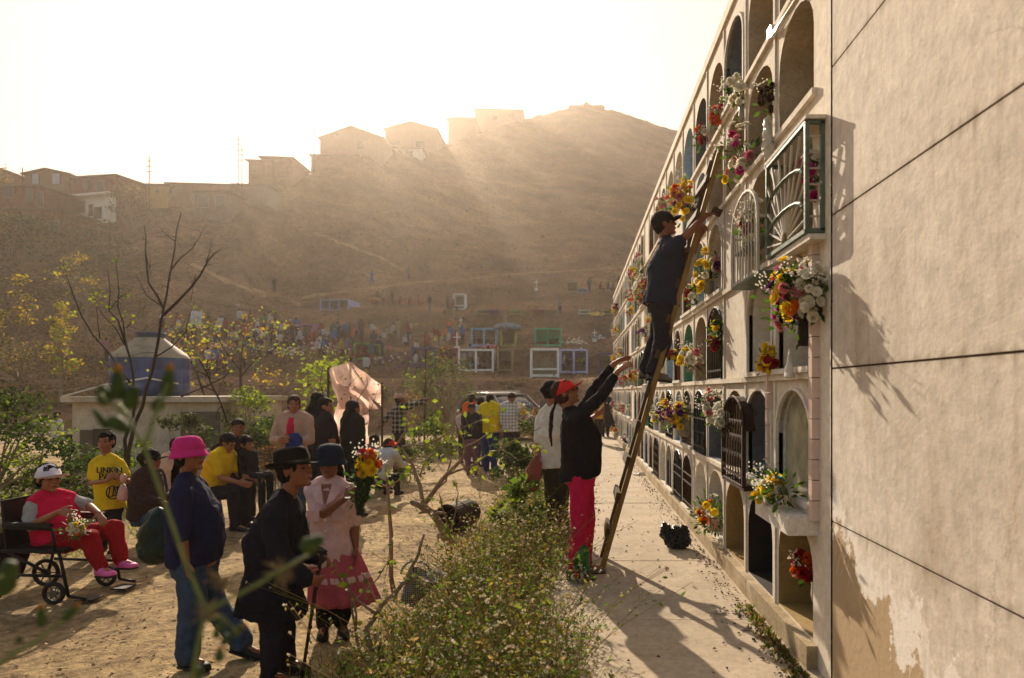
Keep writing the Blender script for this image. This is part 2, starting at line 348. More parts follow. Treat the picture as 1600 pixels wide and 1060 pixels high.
for k in range(NC):
    ya = K0 + k * PITCH - .075; yb = ya + PITCH
    for r in range(6):
        z0, z1 = ZF[r], ZT[r]; q = RR.random(); j = RR.uniform(-.015, .015)
        if (k, r) in closed:
            face.quad((WX, ya, z0), (WX, yb, z0), (WX, yb, z1), (WX, ya, z1)); continue
        y0, y1 = ya + .075 + j, ya + .075 + OW + j; top = z1 - .11 - (.06 if r == 5 else 0); ol = outline(y0, y1, z0, top, 10, .27 + RR.uniform(-.05, .03))
        NI[(k, r)] = (y0, y1, z0, top, ol)
        # the face round the opening
        s = ol[1][1]
        face.quad((WX, yb, z0), (WX, yb, s), (WX, y1, s), (WX, y1, z0)); face.quad((WX, y0, z0), (WX, y0, s), (WX, ya, s), (WX, ya, z0))
        face.quad((WX, yb, s), (WX, yb, z1), (WX, y1, z1), (WX, y1, s)); face.quad((WX, y0, s), (WX, y0, z1), (WX, ya, z1), (WX, ya, s))
        arc = ol[1:-1]
        for a, b in zip(arc[:-1], arc[1:]): face.quad((WX, a[0], a[1]), (WX, a[0], z1), (WX, b[0], z1), (WX, b[0], b[1]))
        dep = {0: .62}.get(0 if q < .6 else 1, .16)
        if (k, r) in special: dep = .62
        if (k, r) == (0, 1): dep = .07
        if (k, r) in ((0, 2), (1, 2)): dep = .3
        near = k < 13 or (k < 17 and r in (1, 2, 3))
        near = len([1 for x in NI]) <= 92 and near
        tgt = MB() if near else rest
        kind = special.get((k, r)) or RR.choice(['raw', 'raw', 'white', 'white', 'white', 'blue', 'blue', 'brown', 'green', 'slate', 'ochre', 'raw'])
        if not near: tgt.mi = restm.index(kind) if kind in restm else 0
        X2 = WX + dep
        for a, b in zip(ol, ol[1:] + ol[:1]): tgt.quad((WX, a[0], a[1]), (WX, b[0], b[1]), (X2, b[0], b[1]), (X2, a[0], a[1]))
        tgt.quad(*[(X2, p[0], p[1]) for p in ol])
        if near:
            nb = tgt.build('niche', NM[kind], wall)
            if dep < .2 and (k, r) not in special and RR.random() < .75:
                z = z0 + .06; sb_ = MB(); yc = (y0 + y1) / 2; sb_.box((X2 - .012, yc, z + .17), (.02, .5, .3)); pq = sb_.build('plaque', RR.choice([M_TRIM, NM['slate'], NM['white'], NM['dark']]), nb)
                sb_ = MB(); xx_ = X2 - .026
                for q_ in range(4): sb_.box((xx_, yc + RR.uniform(-.02, .02), z + .05 + q_ * .045), (.006, RR.uniform(.16, .36), .012))
                sb_.box((xx_, yc, z + .27), (.006, .015, .09)); sb_.box((xx_ - .001, yc, z + .285), (.006, .05, .014)); sb_.build('inscription', RR.choice([NM['dark'], M_WPL]), pq)
            elif dep > .5 and (k, r) not in special and RR.random() < .4:
                gl_ = MB(); gl_.quad(*[(WX + .04, p[0], p[1]) for p in ol]); gl_.build('glass_pane', M_GL2, nb); gl_ = MB(); gl_.box((WX + .03, (y0 + y1) / 2, (z0 + top) / 2), (.02, .02, top - z0)); gl_.build('glazing_bar', M_TRIM, nb)
            fr = (k, r) in ((0, 1), (0, 2), (1, 2), (3, 3), (4, 3), (1, 1), (2, 5)) or (k > 4 and RR.random() < .33)
            if fr:
                f = MB(); o2 = ring(ol, .035)
                for i in range(len(ol) - 1):
                    a, b, c, d = ol[i], ol[i + 1], o2[i + 1], o2[i]; xo = WX - .022
                    f.quad((xo, a[0], a[1]), (xo, d[0], d[1]), (xo, c[0], c[1]), (xo, b[0], b[1]))
                    f.quad((xo, d[0], d[1]), (WX, d[0], d[1]), (WX, c[0], c[1]), (xo, c[0], c[1]))
                    f.quad((xo, a[0], a[1]), (xo, b[0], b[1]), (WX + .03, b[0], b[1]), (WX + .03, a[0], a[1]))
                f.box((WX - .02, (y0 + y1) / 2, z0 + .012), (.06, y1 - y0 + .06, .035))
                f.build('niche_frame', M_TRIM, nb)
        else:
            if RR.random() < .35:
                tgt.mi = 1; tgt.box((WX - .012, (y0 + y1) / 2, z0 + .01), (.04, y1 - y0 + .05, .03))
tag(rest.build('niche', [NM[x] for x in restm], wall), 'the farthest niches of the burial wall, seen edge on', kind='stuff')
YE = K0 - .075; YF = YE + NC * PITCH
for xx in (WX,):
    face.quad((xx, YE, -.02), (xx, YF, -.02), (xx, YF, ZF[0]), (xx, YE, ZF[0]))
# the plain end pilaster, the solid body behind, the roof slab
face.quad((WX, YE, -.02), (WX, YE, 5.0), (WX, 3.84, 5.0), (WX, 3.84, -.02))
face.box((WX + 1.3, (YE + YF) / 2, 2.49), (1.3, YF - YE + .4, 5.0))
face.quad((WX, YE, 5.0), (WX, YF, 5.0), (WX + 1.9, YF, 5.0), (WX + 1.9, YE, 5.0))
face.quad((WX, YF, -.02), (WX + 1.9, YF, -.02), (WX + 1.9, YF, 5.0), (WX, YF, 5.0))
face.build('wall_face', M_WALL, wall)
cap = MB()
for k in range(13):
    ya = YE + k * PITCH * 2; cap.box((WX + .06, ya + PITCH, 5.05), (.17, PITCH * 2 - .008, .10))
cap.build('coping', M_WALL, wall)
fin = MB()                                            # thin dividers between the columns
for k in range(1, NC + 1):
    fin.box((WX - .006, YE + k * PITCH, 2.5), (.016, .035, 4.94))
fin.build('divider', M_TRIM, wall)
pl = MB(); y = YE
while y < YF:
    n = min(YF, y + RR.uniform(1.4, 2.2)); pl.box((WX - .03, (y + n) / 2, ZF[0] / 2 - .02), (.07 + RR.uniform(-.008, .01), n - y - .006, ZF[0] + .01 + RR.uniform(-.012, .004))); y = n
pl.build('plinth', concrete('plinth_concrete', '857252', 'bba98a', 3.5, .9, '4d3c28', .6), wall)
for r in range(1, 6):                                 # shelf ledge at every row
    lb = MB(); y = YE + .01
    while y < YF:
        n = min(YF, y + PITCH * RR.choice([1, 1, 2, 3])); lb.box((WX - .012, (y + n) / 2, ZF[r] - .025), (.035, n - y - .01, .04)); y = n
    lb.build('ledge', M_WALL, wall)
# tiled strip and planter box of the near glazed niche
t = MB()
for i in range(14): t.box((WX - .02, 4.045, .86 + i * .117 + .058), (.05, .06, .112))
for i in range(7): t.box((WX - .02, 5.00, .95 + i * .117), (.04, .05, .112))
t.build('tile_strip', M_TILE, wall)
y0, y1, z0, z1, ol = NI[(0, 1)]
gl = MB(); gl.quad(*[(WX + .05, p[0], p[1]) for p in ol]); gl.build('glass_pane', M_GLASS, wall)
pb = MB(); pb.box((WX - .085, 4.42, .82), (.17, .74, .10)); pb.box((WX - .085, 4.42, .872), (.14, .70, .012)); pb.build('planter_box', M_TRIM, wall)
gp = MB(); c_ = PW(1205, 50, WX - .03); gp.box((WX - .036, c_.y, c_.z), (.02, .09, .06)); a_, b_ = PW(1206, 58, WX - .034), PW(1246, -2, WX - .034); gp.bar(a_, b_, .012, .03, up=(1, 0, 0)); gp.build('polished_tile', mat('polished_tile', 'd8d0c4', .04, .05, 3, 0, spec=1.0), wall)
# the plain panelled end wall
endw = empty('plain_wall', (WX, 2, 0), 'plain plastered wall of big panels with peeling paint, filling the right side', 'wall')
def plaster():
    m = concrete('panel_base', 'b9aea0', 'd6ccbe', 1.1, .75, '9a8770', .3); m.name = 'panel_plaster'; n = m.node_tree; L = n.links.new; b = n.nodes['Principled BSDF']
    src = b.inputs['Base Color'].links[0].from_socket; tc = n.nodes.new('ShaderNodeTexCoord')
    def mk(t, **k):
        x = n.nodes.new(t)
        for a, v in k.items(): setattr(x, a, v)
        return x
    def layer(prev, fac, col):
        x = mk('ShaderNodeMixRGB'); L(fac, x.inputs[0]); L(prev, x.inputs[1]); x.inputs[2].default_value = col; return x.outputs[0]
    def ramp(src, p0, p1, hi=1.0):
        r = mk('ShaderNodeMapRange'); r.inputs[1].default_value = p0; r.inputs[2].default_value = p1; r.inputs[4].default_value = hi; L(src, r.inputs[0]); return r.outputs[0]
    sx = mk('ShaderNodeSeparateXYZ'); L(tc.outputs['Object'], sx.inputs[0])
    nz = mk('ShaderNodeTexNoise'); nz.inputs['Scale'].default_value = 3.2; nz.inputs['Detail'].default_value = 9; nz.inputs['Roughness'].default_value = .68; L(tc.outputs['Object'], nz.inputs[0])
    # peeled patch low down near the pilaster
    a = mk('ShaderNodeMath', operation='MULTIPLY'); L(nz.outputs['Fac'], a.inputs[0]); a.inputs[1].default_value = 1.1
    h = mk('ShaderNodeMath', operation='ADD'); L(sx.outputs['Z'], h.inputs[0]); L(a.outputs[0], h.inputs[1])
    yy = mk('ShaderNodeMath', operation='MULTIPLY'); L(sx.outputs['Y'], yy.inputs[0]); yy.inputs[1].default_value = -.35
    s = mk('ShaderNodeMath', operation='ADD'); L(h.outputs[0], s.inputs[0]); L(yy.outputs[0], s.inputs[1])
    peel = ramp(s.outputs[0], .77, .755); edge = ramp(s.outputs[0], .92, .90)
    c = layer(src, edge, C('ded6cb')); c = layer(c, peel, C('ab9474'))
    # chalky scribbles
    wv = mk('ShaderNodeTexWave', wave_type='RINGS'); wv.inputs['Scale'].default_value = 6; wv.inputs['Distortion'].default_value = 4; wv.inputs['Detail'].default_value = 3; wv.inputs['Detail Scale'].default_value = 1.3; L(tc.outputs['Object'], wv.inputs[0])
    n2 = mk('ShaderNodeTexNoise'); n2.inputs['Scale'].default_value = 1.9; n2.inputs['Detail'].default_value = 2; L(tc.outputs['Object'], n2.inputs[0])
    m1 = mk('ShaderNodeMath', operation='MULTIPLY'); L(ramp(wv.outputs['Fac'], .95, 1.0, .28), m1.inputs[0]); L(ramp(n2.outputs['Fac'], .52, .6), m1.inputs[1])
    c = layer(c, m1.outputs[0], C('e6dccd'))
    # vertical rain streaks
    mp = mk('ShaderNodeMapping'); mp.inputs['Scale'].default_value = (9, 9, .7); L(tc.outputs['Object'], mp.inputs[0])
    n3 = mk('ShaderNodeTexNoise'); n3.inputs['Scale'].default_value = 1.6; n3.inputs['Detail'].default_value = 5; L(mp.outputs[0], n3.inputs[0])
    c = layer(c, ramp(n3.outputs['Fac'], .55, .8, .45), C('9a8266'))
    # grime hanging under the joints
    for zj_ in (.895, 1.725, 2.556, 3.36, 4.2):
        d = mk('ShaderNodeMath', operation='SUBTRACT'); d.inputs[0].default_value = zj_; L(sx.outputs['Z'], d.inputs[1])
        k1 = mk('ShaderNodeMath', operation='MULTIPLY'); L(n3.outputs['Fac'], k1.inputs[0]); k1.inputs[1].default_value = .16
        e = mk('ShaderNodeMath', operation='SUBTRACT'); L(k1.outputs[0], e.inputs[0]); ab = mk('ShaderNodeMath', operation='ABSOLUTE'); L(d.outputs[0], ab.inputs[0]); L(ab.outputs[0], e.inputs[1])
        c = layer(c, ramp(e.outputs[0], .05, .10, .5), C('7a644a'))
    # hairline cracks
    vo = mk('ShaderNodeTexVoronoi', feature='DISTANCE_TO_EDGE'); vo.inputs['Scale'].default_value = 1.1; wq = mk('ShaderNodeMixRGB', blend_type='ADD'); wq.inputs[0].default_value = .35; L(tc.outputs['Object'], wq.inputs[1]); L(nz.outputs['Color'], wq.inputs[2]); L(wq.outputs[0], vo.inputs['Vector'])
    m2 = mk('ShaderNodeMath', operation='MULTIPLY'); L(ramp(vo.outputs['Distance'], .004, .001, .35), m2.inputs[0]); L(ramp(n2.outputs['Fac'], .50, .42), m2.inputs[1]); c = layer(c, m2.outputs[0], C('5d4936'))
    L(c, b.inputs['Base Color']); return m
M_PANEL = plaster()
zj = [-.02] + ZF[1:4] + [3.36, 4.2, 5.0]; zj[1], zj[2], zj[3] = .895, 1.725, 2.556
for i in range(len(zj) - 1):
    for ya, yb in ((1.9, 3.815), (-.2, 1.88), (-4, -.22)):
        p = MB(); a = zj[i] + .005; b = zj[i + 1] - .005
        p.box((WX + .05, (ya + yb) / 2, (a + b) / 2), (.1, yb - ya - (0.0 if ya == 1.9 else .02), b - a)); q = p.build('panel', M_PANEL, endw)
bk = MB(); bk.box((WX + .75, -.08, 2.49), (1.32, 7.78, 5.0)); bk.build('wall_core', NM['raw'], endw)
jt = MB()
for z in zj[1:-1]: jt.box((WX + .05, -.09, z), (.085, 7.8, .012))
jt.box((WX + .052, 3.826, 2.5), (.085, .02, 5.0))
jt.build('joint', mat('joint_dirt', '4f3d2c', .95, .4, 20), endw)
# ---------------------------------------------------------------- people
SKIN = mat('skin', '7d4a30', .5, .12, 14, .12, 60, spec=.35)
SKIN2 = mat('skin_brown', '8f5a3d', .5, .12, 14, .1, 60, spec=.35)
HAIR = mat('black_hair', '100b09', .75, .5, 8, .9, 30, spec=.12, stretch=(3, 3, .6))
HAIRB = mat('brown_hair', '3a2015', .75, .4, 8, .9, 30, spec=.12, stretch=(3, 3, .6))
EYEM = mat('eye_dark', '0d0806', .2, .1, 5, 0, spec=.6)
LIPM = mat('lips', '6b3026', .5, .1, 10, 0)
SHOE = mat('dark_shoe', '1c1715', .6, .3, 10, .1)
SHOE2 = mat('grey_shoe', '6a635a', .8, .25, 10, .1)
def cloth(name, h, **k): return mat(name, h, k.pop('rough', .9), k.pop('var', .2), k.pop('scale', 7), k.pop('bump', .8), k.pop('bscale', 17), spec=.08, **k)
def N(v): return Vector(v).normalized()
def frame(f, up=(0, 0, 1)):
    f = N(f); l = Vector(up).cross(f).normalized(); u = f.cross(l); return Matrix((f, l, u)).transposed()      # columns: forward, left, up
def chain(mb, pts, rs, seg=14):
    for (a, b, r0, r1) in zip(pts[:-1], pts[1:], rs[:-1], rs[1:]):
        mb.tube([a, (a + b) / 2, b], [r0, (r0 + r1) / 2, r1], seg); mb.ell(b, r1 * .995, None, 12, 8)
    mb.ell(pts[0], rs[0] * .99, None, 12, 8)
def hand(mb, w, d, n, side, s=1, curl=.5, spread=.12):
    """palm, four unequal bent fingers, thumb from the side of the palm"""
    d = N(d); n = N(Vector(n) - d * Vector(n).dot(d)); x = d.cross(n).normalized() * side
    mb.loft([(w, x * .024 * s, n * .016 * s), (w + d * .03 * s, x * .034 * s, n * .017 * s), (w + d * .075 * s, x * .04 * s, n * .015 * s), (w + d * .088 * s, x * .034 * s, n * .01 * s)], 14)
    for i, (off, ln) in enumerate(((.030, .066), (.010, .074), (-.011, .068), (-.031, .052))):
        p = w + d * .08 * s + x * off * s; a = curl * (.45 + .1 * i); dd = N(d + x * off * spread * 20); pts = [p]
        for q in range(3):
            a2 = a * (q + .6); v = dd * math.cos(a2) + n * math.sin(a2); p = p + v * ln * s * (.45, .32, .26)[q]; pts.append(p)
        chain(mb, pts, [.0096 * s, .009 * s, .0085 * s, .0075 * s], 8)
    p = w + d * .025 * s + x * .03 * s; q1 = p + (d * .6 + x * .75 + n * .2).normalized() * .038 * s; q2 = q1 + (d * .85 + x * .25 + n * .5 * curl).normalized() * .03 * s
    chain(mb, [p, q1, q2], [.014 * s, .0105 * s, .009 * s], 8)
def head(mb, c, M, s=1):
    def e(p, r, q=None): mb.ell(c + M @ (Vector(p) * s), tuple(x * s for x in r), M @ q if q else M, 16, 12)
    e((-.012, 0, .03), (.094, .076, .088)); e((.022, 0, -.03), (.066, .060, .082)); e((.03, 0, -.078), (.046, .046, .032)); e((.005, 0, -.06), (.06, .056, .045))
    q = Matrix.Rotation(rad(-22), 3, 'Y')
    e((.093, 0, -.006), (.013, .010, .026), q); e((.102, 0, -.020), (.014, .0145, .011)); e((.074, 0, .026), (.018, .050, .011))
    for t in (-1, 1):
        e((.058, t * .034, -.026), (.026, .024, .022)); e((-.008, t * .077, -.006), (.019, .008, .030)); e((.094, t * .010, -.023), (.010, .007, .007))
    e((.085, 0, -.050), (.013, .024, .0075)); e((.084, 0, -.061), (.013, .021, .008)); e((.070, 0, -.093), (.022, .024, .017))
def pose(base, yaw, H=1.6, lean=0, sit=0, aR=None, aL=None, stride=.0, turn=0, hp=0):
    """joints of a figure at base, facing yaw (0 = +X, 90 = away from the camera)"""
    s = H / 1.65; f = V(math.cos(rad(yaw)), math.sin(rad(yaw)), 0); l = V(-f.y, f.x, 0); u = V(0, 0, 1); b = Vector(base)
    zp = .90 * s if not sit else sit + .09 * s
    pel = b + u * zp; sf = (f * math.sin(rad(lean)) + u * math.cos(rad(lean))); J = dict(pel=pel, s=s, f=f, l=l, sp=sf)
    J['chest'] = pel + sf * .30 * s; J['neck'] = pel + sf * .50 * s
    ff = N(f + u * hp); ff.rotate(Matrix.Rotation(rad(turn), 3, 'Z')); J['hf'] = ff
    J['head'] = J['neck'] + N(sf + f * .1) * .135 * s
    for k, t, arm in (('R', -1, aR), ('L', 1, aL)):
        sh = pel + sf * .455 * s + l * t * .168 * s; arm = arm or ((.02, t * .04 if 0 else .08, -1), (.15, .02, -1))
        tr = lambda v: (f * v[0] + l * t * v[1] + u * v[2]).normalized()
        J['sh' + k] = sh; J['el' + k] = sh + tr(arm[0]) * .275 * s; J['wr' + k] = J['el' + k] + tr(arm[1]) * .235 * s
        J['hd' + k] = tr(arm[1]); J['hn' + k] = l * -t
        hip = pel - u * .04 * s + l * t * .085 * s; J['hip' + k] = hip
        if sit:
            kn = hip + f * .40 * s + l * t * .03 * s + u * .01; J['kn' + k] = kn; J['an' + k] = V(kn.x, kn.y, b.z + .085 * s) + f * (.02 + stride * t)
        else:
            an = b + l * t * .085 * s + f * stride * t * .5 + u * .085 * s; J['an' + k] = an; J['kn' + k] = (hip + an) / 2 + f * .03 * s
        J['ft' + k] = f
    return J
def px(J, Y, **k):
    """set joints from where the photo shows them: name=(px, py, dY)"""
    for n, v in k.items(): J[n] = P(v[0], v[1], Y + (v[2] if len(v) > 2 else 0))
    for t in 'RL':
        if 'wr' + t in k: J['hd' + t] = N(J['wr' + t] - J['el' + t])
    return J
def torso(mb, J, g=0, wd=1, belly=0, down=.06, hem=0, top=True, hipw=1):
    s = J['s']; dp = J.get('dp', 1.12); l = N(J['shL'] - J['shR']); sp = N(J['neck'] - J['pel']); f = N(l.cross(sp)); l = N(sp.cross(f))
    if f.dot(J['f']) < 0: f = -f
    pel, ch, nk = J['pel'], J['chest'], J['neck']; S = []
    if down > 0: S.append((pel - V(0, 0, down) * s, l * (.165 * s * wd * hipw + g + hem), f * (dp * .125 * s * wd + g + hem)))
    S += [(pel, l * (.165 * s * wd * hipw + g + hem * .6), f * (dp * .12 * s * wd + g + belly * .3 + hem * .4)), (pel.lerp(ch, .35) + f * belly * .3, l * (.145 * s * wd + g + belly * .3), f * (dp * .108 * s * wd + g + belly * .7)),
          (pel.lerp(ch, .7) + f * belly * .25, l * (.15 * s * wd + g + belly * .2), f * (dp * .112 * s * wd + g + belly * .6)), (ch, l * (.162 * s * wd + g), f * (dp * .122 * s * wd + g + belly * .3))]
    shm = (J['shL'] + J['shR']) / 2; hw = (J['shL'] - J['shR']).length / 2
    S += [(ch.lerp(shm, .75), l * (hw * .92 + g), f * (dp * .10 * s + g)), (shm + sp * .025 * s, l * (hw * .88 + g), f * (dp * .076 * s + g)), (nk, l * (.075 * s + g), f * (.06 * s + g)), (nk + sp * .02 * s, l * (.055 * s + g), f * (.052 * s + g * .5))]
    mb.loft(S, 24, 2.3)
    for k in 'RL': mb.tube([nk + sp * .035 * s, nk.lerp(J['sh' + k], .5) + sp * .022 * s, J['sh' + k]], [.042 * s + g, .050 * s + g, .055 * s + g], 12)
def hatmesh(kind, c, M, s, mb):
    if kind == 'cap':
        o = c + M @ (V(-.008, 0, .028) * s); mb.lathe([(1.0 * math.cos(a), math.sin(a)) for a in [math.pi / 2 * i / 9 for i in range(-1, 10)]], o, 28, M @ Matrix.Diagonal((.106 * s, .088 * s, .098 * s)))
        vs = []; n = 11
        for j in range(6):
            for i in range(n):
                a = rad(-62 + 124 * i / (n - 1)); rr = .098 + j * .017 * math.cos(a * .8) ** .6; vs.append(o + M @ (V(rr * math.cos(a), rr * .84 * math.sin(a), .006 + .004 * j - .022 * (abs(a) ** 1.6) - .008 * (j / 5) ** 2) * s))
        m = len(vs); vs2 = [v - M @ V(0, 0, .004) * s for v in vs]; fs = []
        for j in range(5):
            for i in range(n - 1): a = j * n + i; fs += [(a, a + 1, a + n + 1, a + n), (m + a, m + a + n, m + a + n + 1, m + a + 1)]
        for i in range(n - 1): a = 5 * n + i; fs.append((a, a + 1, m + a + 1, m + a))
        mb.add(vs + vs2, fs); mb.ell(o + M @ (V(0, 0, .098) * s), .008 * s)
    elif kind == 'bucket':
        o = c + M @ (V(-.012, 0, .036) * s); pr = [(.128, -.046), (.126, -.043), (.113, -.018), (.101, .002), (.098, .035), (.090, .064), (.070, .084), (.035, .094), (.001, .096)]
        mb.lathe(pr, o, 32, M @ Matrix.Diagonal((s * 1.03, s * .93, s))); mb.lathe([(r * .975, z - .006) for r, z in pr], o, 32, M @ Matrix.Diagonal((s * 1.03, s * .93, s)))
    elif kind in ('fedora', 'sunhat'):
        o = c + M @ (V(-.012, 0, .035) * s); b = .165 if kind == 'sunhat' else .152; vs = []; fs = []; n = 40
        pr = [(b, .0), (b * .97, -.008), (.13, -.010), (.108, -.002), (.103, .012), (.102, .045), (.094, .085), (.078, .105), (.05, .098), (.001, .088)]
        for r, z in pr:
            for k in range(n):
                a = 2 * math.pi * k / n; curl = .03 * (r / b) ** 4 * (math.sin(a) ** 2) - (.012 * (r / b) ** 4 * math.cos(a)); pin = 1 - (.16 if z > .06 else 0) * max(0, math.cos(a)) * abs(math.sin(a)) * 2
                vs.append(o + M @ (V(r * 1.05 * math.cos(a), r * .92 * math.sin(a) * pin, z + curl) * s))
        for i in range(len(pr) - 1):
            for k in range(n): k2 = (k + 1) % n; fs.append((i * n + k, i * n + k2, (i + 1) * n + k2, (i + 1) * n + k))
        mb.add(vs, fs)
    return mb
def solid(o, t=.004):
    m = o.modifiers.new('s', 'SOLIDIFY'); m.thickness = t; m.offset = 0; return o
def shoe(J, k, m, root, s, kind='shoe', sole=None):
    an, f = J['an' + k], N(J['ft' + k]); l = V(-f.y, f.x, 0).normalized(); u = l.cross(f) * -1
    u = f.cross(l); b = an - u * .062 * s; mb = MB(); w_ = 1.25 if kind == 'clog' else 1.0
    S = [(-.062, .022, .03, .026), (-.05, .03, .042, .034), (-.01, .034, .05, .042), (.05, .039, .036, .026), (.11, .043, .028, .016), (.155, .038, .022, .010), (.178, .022, .014, .006)]
    mb.loft([(b + f * x * s + u * (h2 - .012) * s, l * a * s * w_, u * h1 * s * (1.15 if kind == 'clog' else 1)) for x, a, h1, h2 in S], 16, 2.4)
    o = mb.build('clog' if kind == 'clog' else 'shoe', m, root, smooth=True)
    sm = MB(); sm.loft([(b + f * x * s + u * -.022 * s, l * (a + .003) * s * w_, u * .011 * s) for x, a, h1, h2 in S], 16, 3); sm.build('sole', sole or SHOE, o, smooth=True)
    if kind == 'clog':
        for q in (.07, .10, .13):
            for t in (-.6, .6) if q < .12 else (-.45, .45):
                h = MB(); h.ell(b + f * q * s + l * t * .04 * s + u * (.043 - (q - .07) * .22) * s, (.006 * s,) * 3, None, 8, 6); h.build('vent_hole', SHOE, o)
    return o
def person(base, label, J, vox=.0065, top=None, sleeve=.5, loose=.014, length=.06, hem=0, belly=0, wd=1, bottom=None, pants_r=.0, hemr=None, skirt=None, shoes=SHOE, hair='short', hairm=None, hat=None, hatm=None,
           skin=SKIN, hs=1.0, curl=.5, extra=None, group=None, wr=.016, grip='RL', hipw=1, band=None, shoekind='shoe', collar=None, legs=True, cat='person', sock=None):
    s = J['s']; root = empty('person', base, label, cat, group); M = frame(J['hf']); hc = J['head']; fine = vox < .01
    mb = MB(); torso(mb, J, -.006, wd, belly * .8, .06, 0, hipw=hipw); head(mb, hc, M, hs)
    nb = J['neck']; chain(mb, [nb - V(0, 0, .02), hc - M @ V(.012, 0, .045) * hs], [.058 * s, .052 * s])
    for k in 'RL':
        chain(mb, [J['sh' + k], J['sh' + k].lerp(J['el' + k], .4), J['el' + k], J['el' + k].lerp(J['wr' + k], .3), J['wr' + k]], [.05 * s, .045 * s, .036 * s, .038 * s, .024 * s])
        hand(mb, J['wr' + k], J['hd' + k], J['hn' + k], 1 if k == 'R' else -1, s * (1 if fine else 1.1), J.get('curl' + k, curl))
        chain(mb, [J['hip' + k], J['kn' + k], J['kn' + k].lerp(J['an' + k], .35), J['an' + k]], [.078 * s, .053 * s, .052 * s, .034 * s])
        an, f = J['an' + k], N(J['ft' + k]); chain(mb, [an - V(0, 0, .03) * s, an - V(0, 0, .045) * s + f * .12 * s], [.034 * s, .026 * s], 10)
    link('body', remesh(mb, vox, 3 if fine else 1), skin, root)
    if vox < .02:
        for t in (-1, 1):
            e = MB(); e.ell(hc + M @ (V(.0785, t * .029, .002) * hs), (.009 * hs, .012 * hs, .0062 * hs), None, 10, 8); e.build('eye', EYEM, root, smooth=True)
            bw = MB(); bw.tube([hc + M @ (V(.088, t * .012, .024) * hs), hc + M @ (V(.089, t * .03, .030) * hs), hc + M @ (V(.076, t * .048, .022) * hs)], [.002 * hs, .003 * hs, .0015 * hs], 6)
            bw.build('eyebrow', HAIR, root, smooth=True)
        if fine:
            lp = MB(); lp.ell(hc + M @ (V(.091, 0, -.0555) * hs), (.0085 * hs, .021 * hs, .006 * hs), M, 12, 8); lp.build('lips', LIPM, root, smooth=True)
    hm = hairm or HAIR
    if hair:
        h = MB()
        def he(p, r): h.ell(hc + M @ (Vector(p) * hs), tuple(x * hs for x in r), M, 14, 10)
        he((-.02, 0, .038), (.1, .085, .092)); he((.018, 0, .075), (.062, .066, .042)); he((-.045, 0, -.01), (.066, .078, .072))
        if hair != 'short' and hair != 'fringe': he((-.03, 0, -.02), (.07, .083, .07))
        if hair == 'fringe': he((.03, 0, .06), (.062, .072, .045))
        if hair == 'bun': he((-.11, 0, .02), (.045, .05, .045))
        if hair in ('long', 'pony', 'braid'):
            L_ = J.get('hairlen', .35); st = hc + M @ (V(-.09, 0, -.01) * hs); d = J.get('hairdir', V(0, 0, -1)); w0 = .07 if hair == 'long' else .032
            pts = [st, st + d * L_ * .3 + M @ V(-.035, 0, 0), st + d * L_ * .7 + M @ V(-.03, 0, 0), st + d * L_]; l = M @ V(0, 1, 0); ff = M @ V(1, 0, 0)
            h.loft([(p, l * w0 * hs * k, ff * w0 * .5 * hs * k) for p, k in zip(pts, (.8, 1.15, 1.0, .35))], 14)
        link('hair', remesh(h, max(.008, vox * 1.2), 2, .012 if vox < .03 else 0, 26, (1.5, 1.5, .4)), hm, root)
    if top:
        t = MB(); torso(t, J, loose, wd, belly, length, hem, hipw=hipw)
        for k in 'RL':
            a, b, c = J['sh' + k], J['el' + k], J['wr' + k]; g = loose * .9
            if sleeve <= .5: e = a.lerp(b, min(1, sleeve * 2)); chain(t, [a, e], [.056 * s + g, .048 * s + g])
            elif sleeve > 0: e = b.lerp(c, (sleeve - .5) * 2); chain(t, [a, b, e], [.056 * s + g, .042 * s + g, .032 * s + g])
        o = link('top', remesh(t, max(vox, .008 if fine else 0), 3 if fine else 1, wr if vox < .03 else 0, 9, (1, 1, .7), len(root.name)), top, root)
        if extra: extra(o, root, J, M)
        if collar and fine:
            cm = MB(); nk = J['neck']; f = J['f']; cm.lathe([(.068 * s, -.01), (.078 * s, .012), (.07 * s, .034), (.06 * s, .03)], nk, 20, frame(J['f'], N(J['neck'] - J['chest']))); cm.build('collar', collar, o, smooth=True)
    if bottom:
        t = MB(); g = .014 + pants_r
        if not skirt or True:
            l = J['l']; pel = J['pel']; t.loft([(pel + V(0, 0, .06) * s, l * (.155 * s * wd), J['f'] * (.115 * s * wd)), (pel - V(0, 0, .02) * s, l * (.172 * s * wd * hipw), J['f'] * (.132 * s * wd)), (pel - V(0, 0, .12) * s, l * (.155 * s * wd * hipw), J['f'] * (.118 * s * wd))], 24, 2.3)
        for k in 'RL':
            hr = hemr or (.042 * s + g); chain(t, [J['hip' + k], J['kn' + k], J['kn' + k].lerp(J['an' + k], .4), J['an' + k] - V(0, 0, .0) * s], [.086 * s * wd ** .5 + g * .6, .058 * s + g, (.058 * s + g + hr) / 2, hr])
        link('trousers', remesh(t, max(vox, .008 if fine else 0), 3 if fine else 1, wr * 1.1 if vox < .03 else 0, 8, (1, 1, .6), 3 + len(label)), bottom, root)
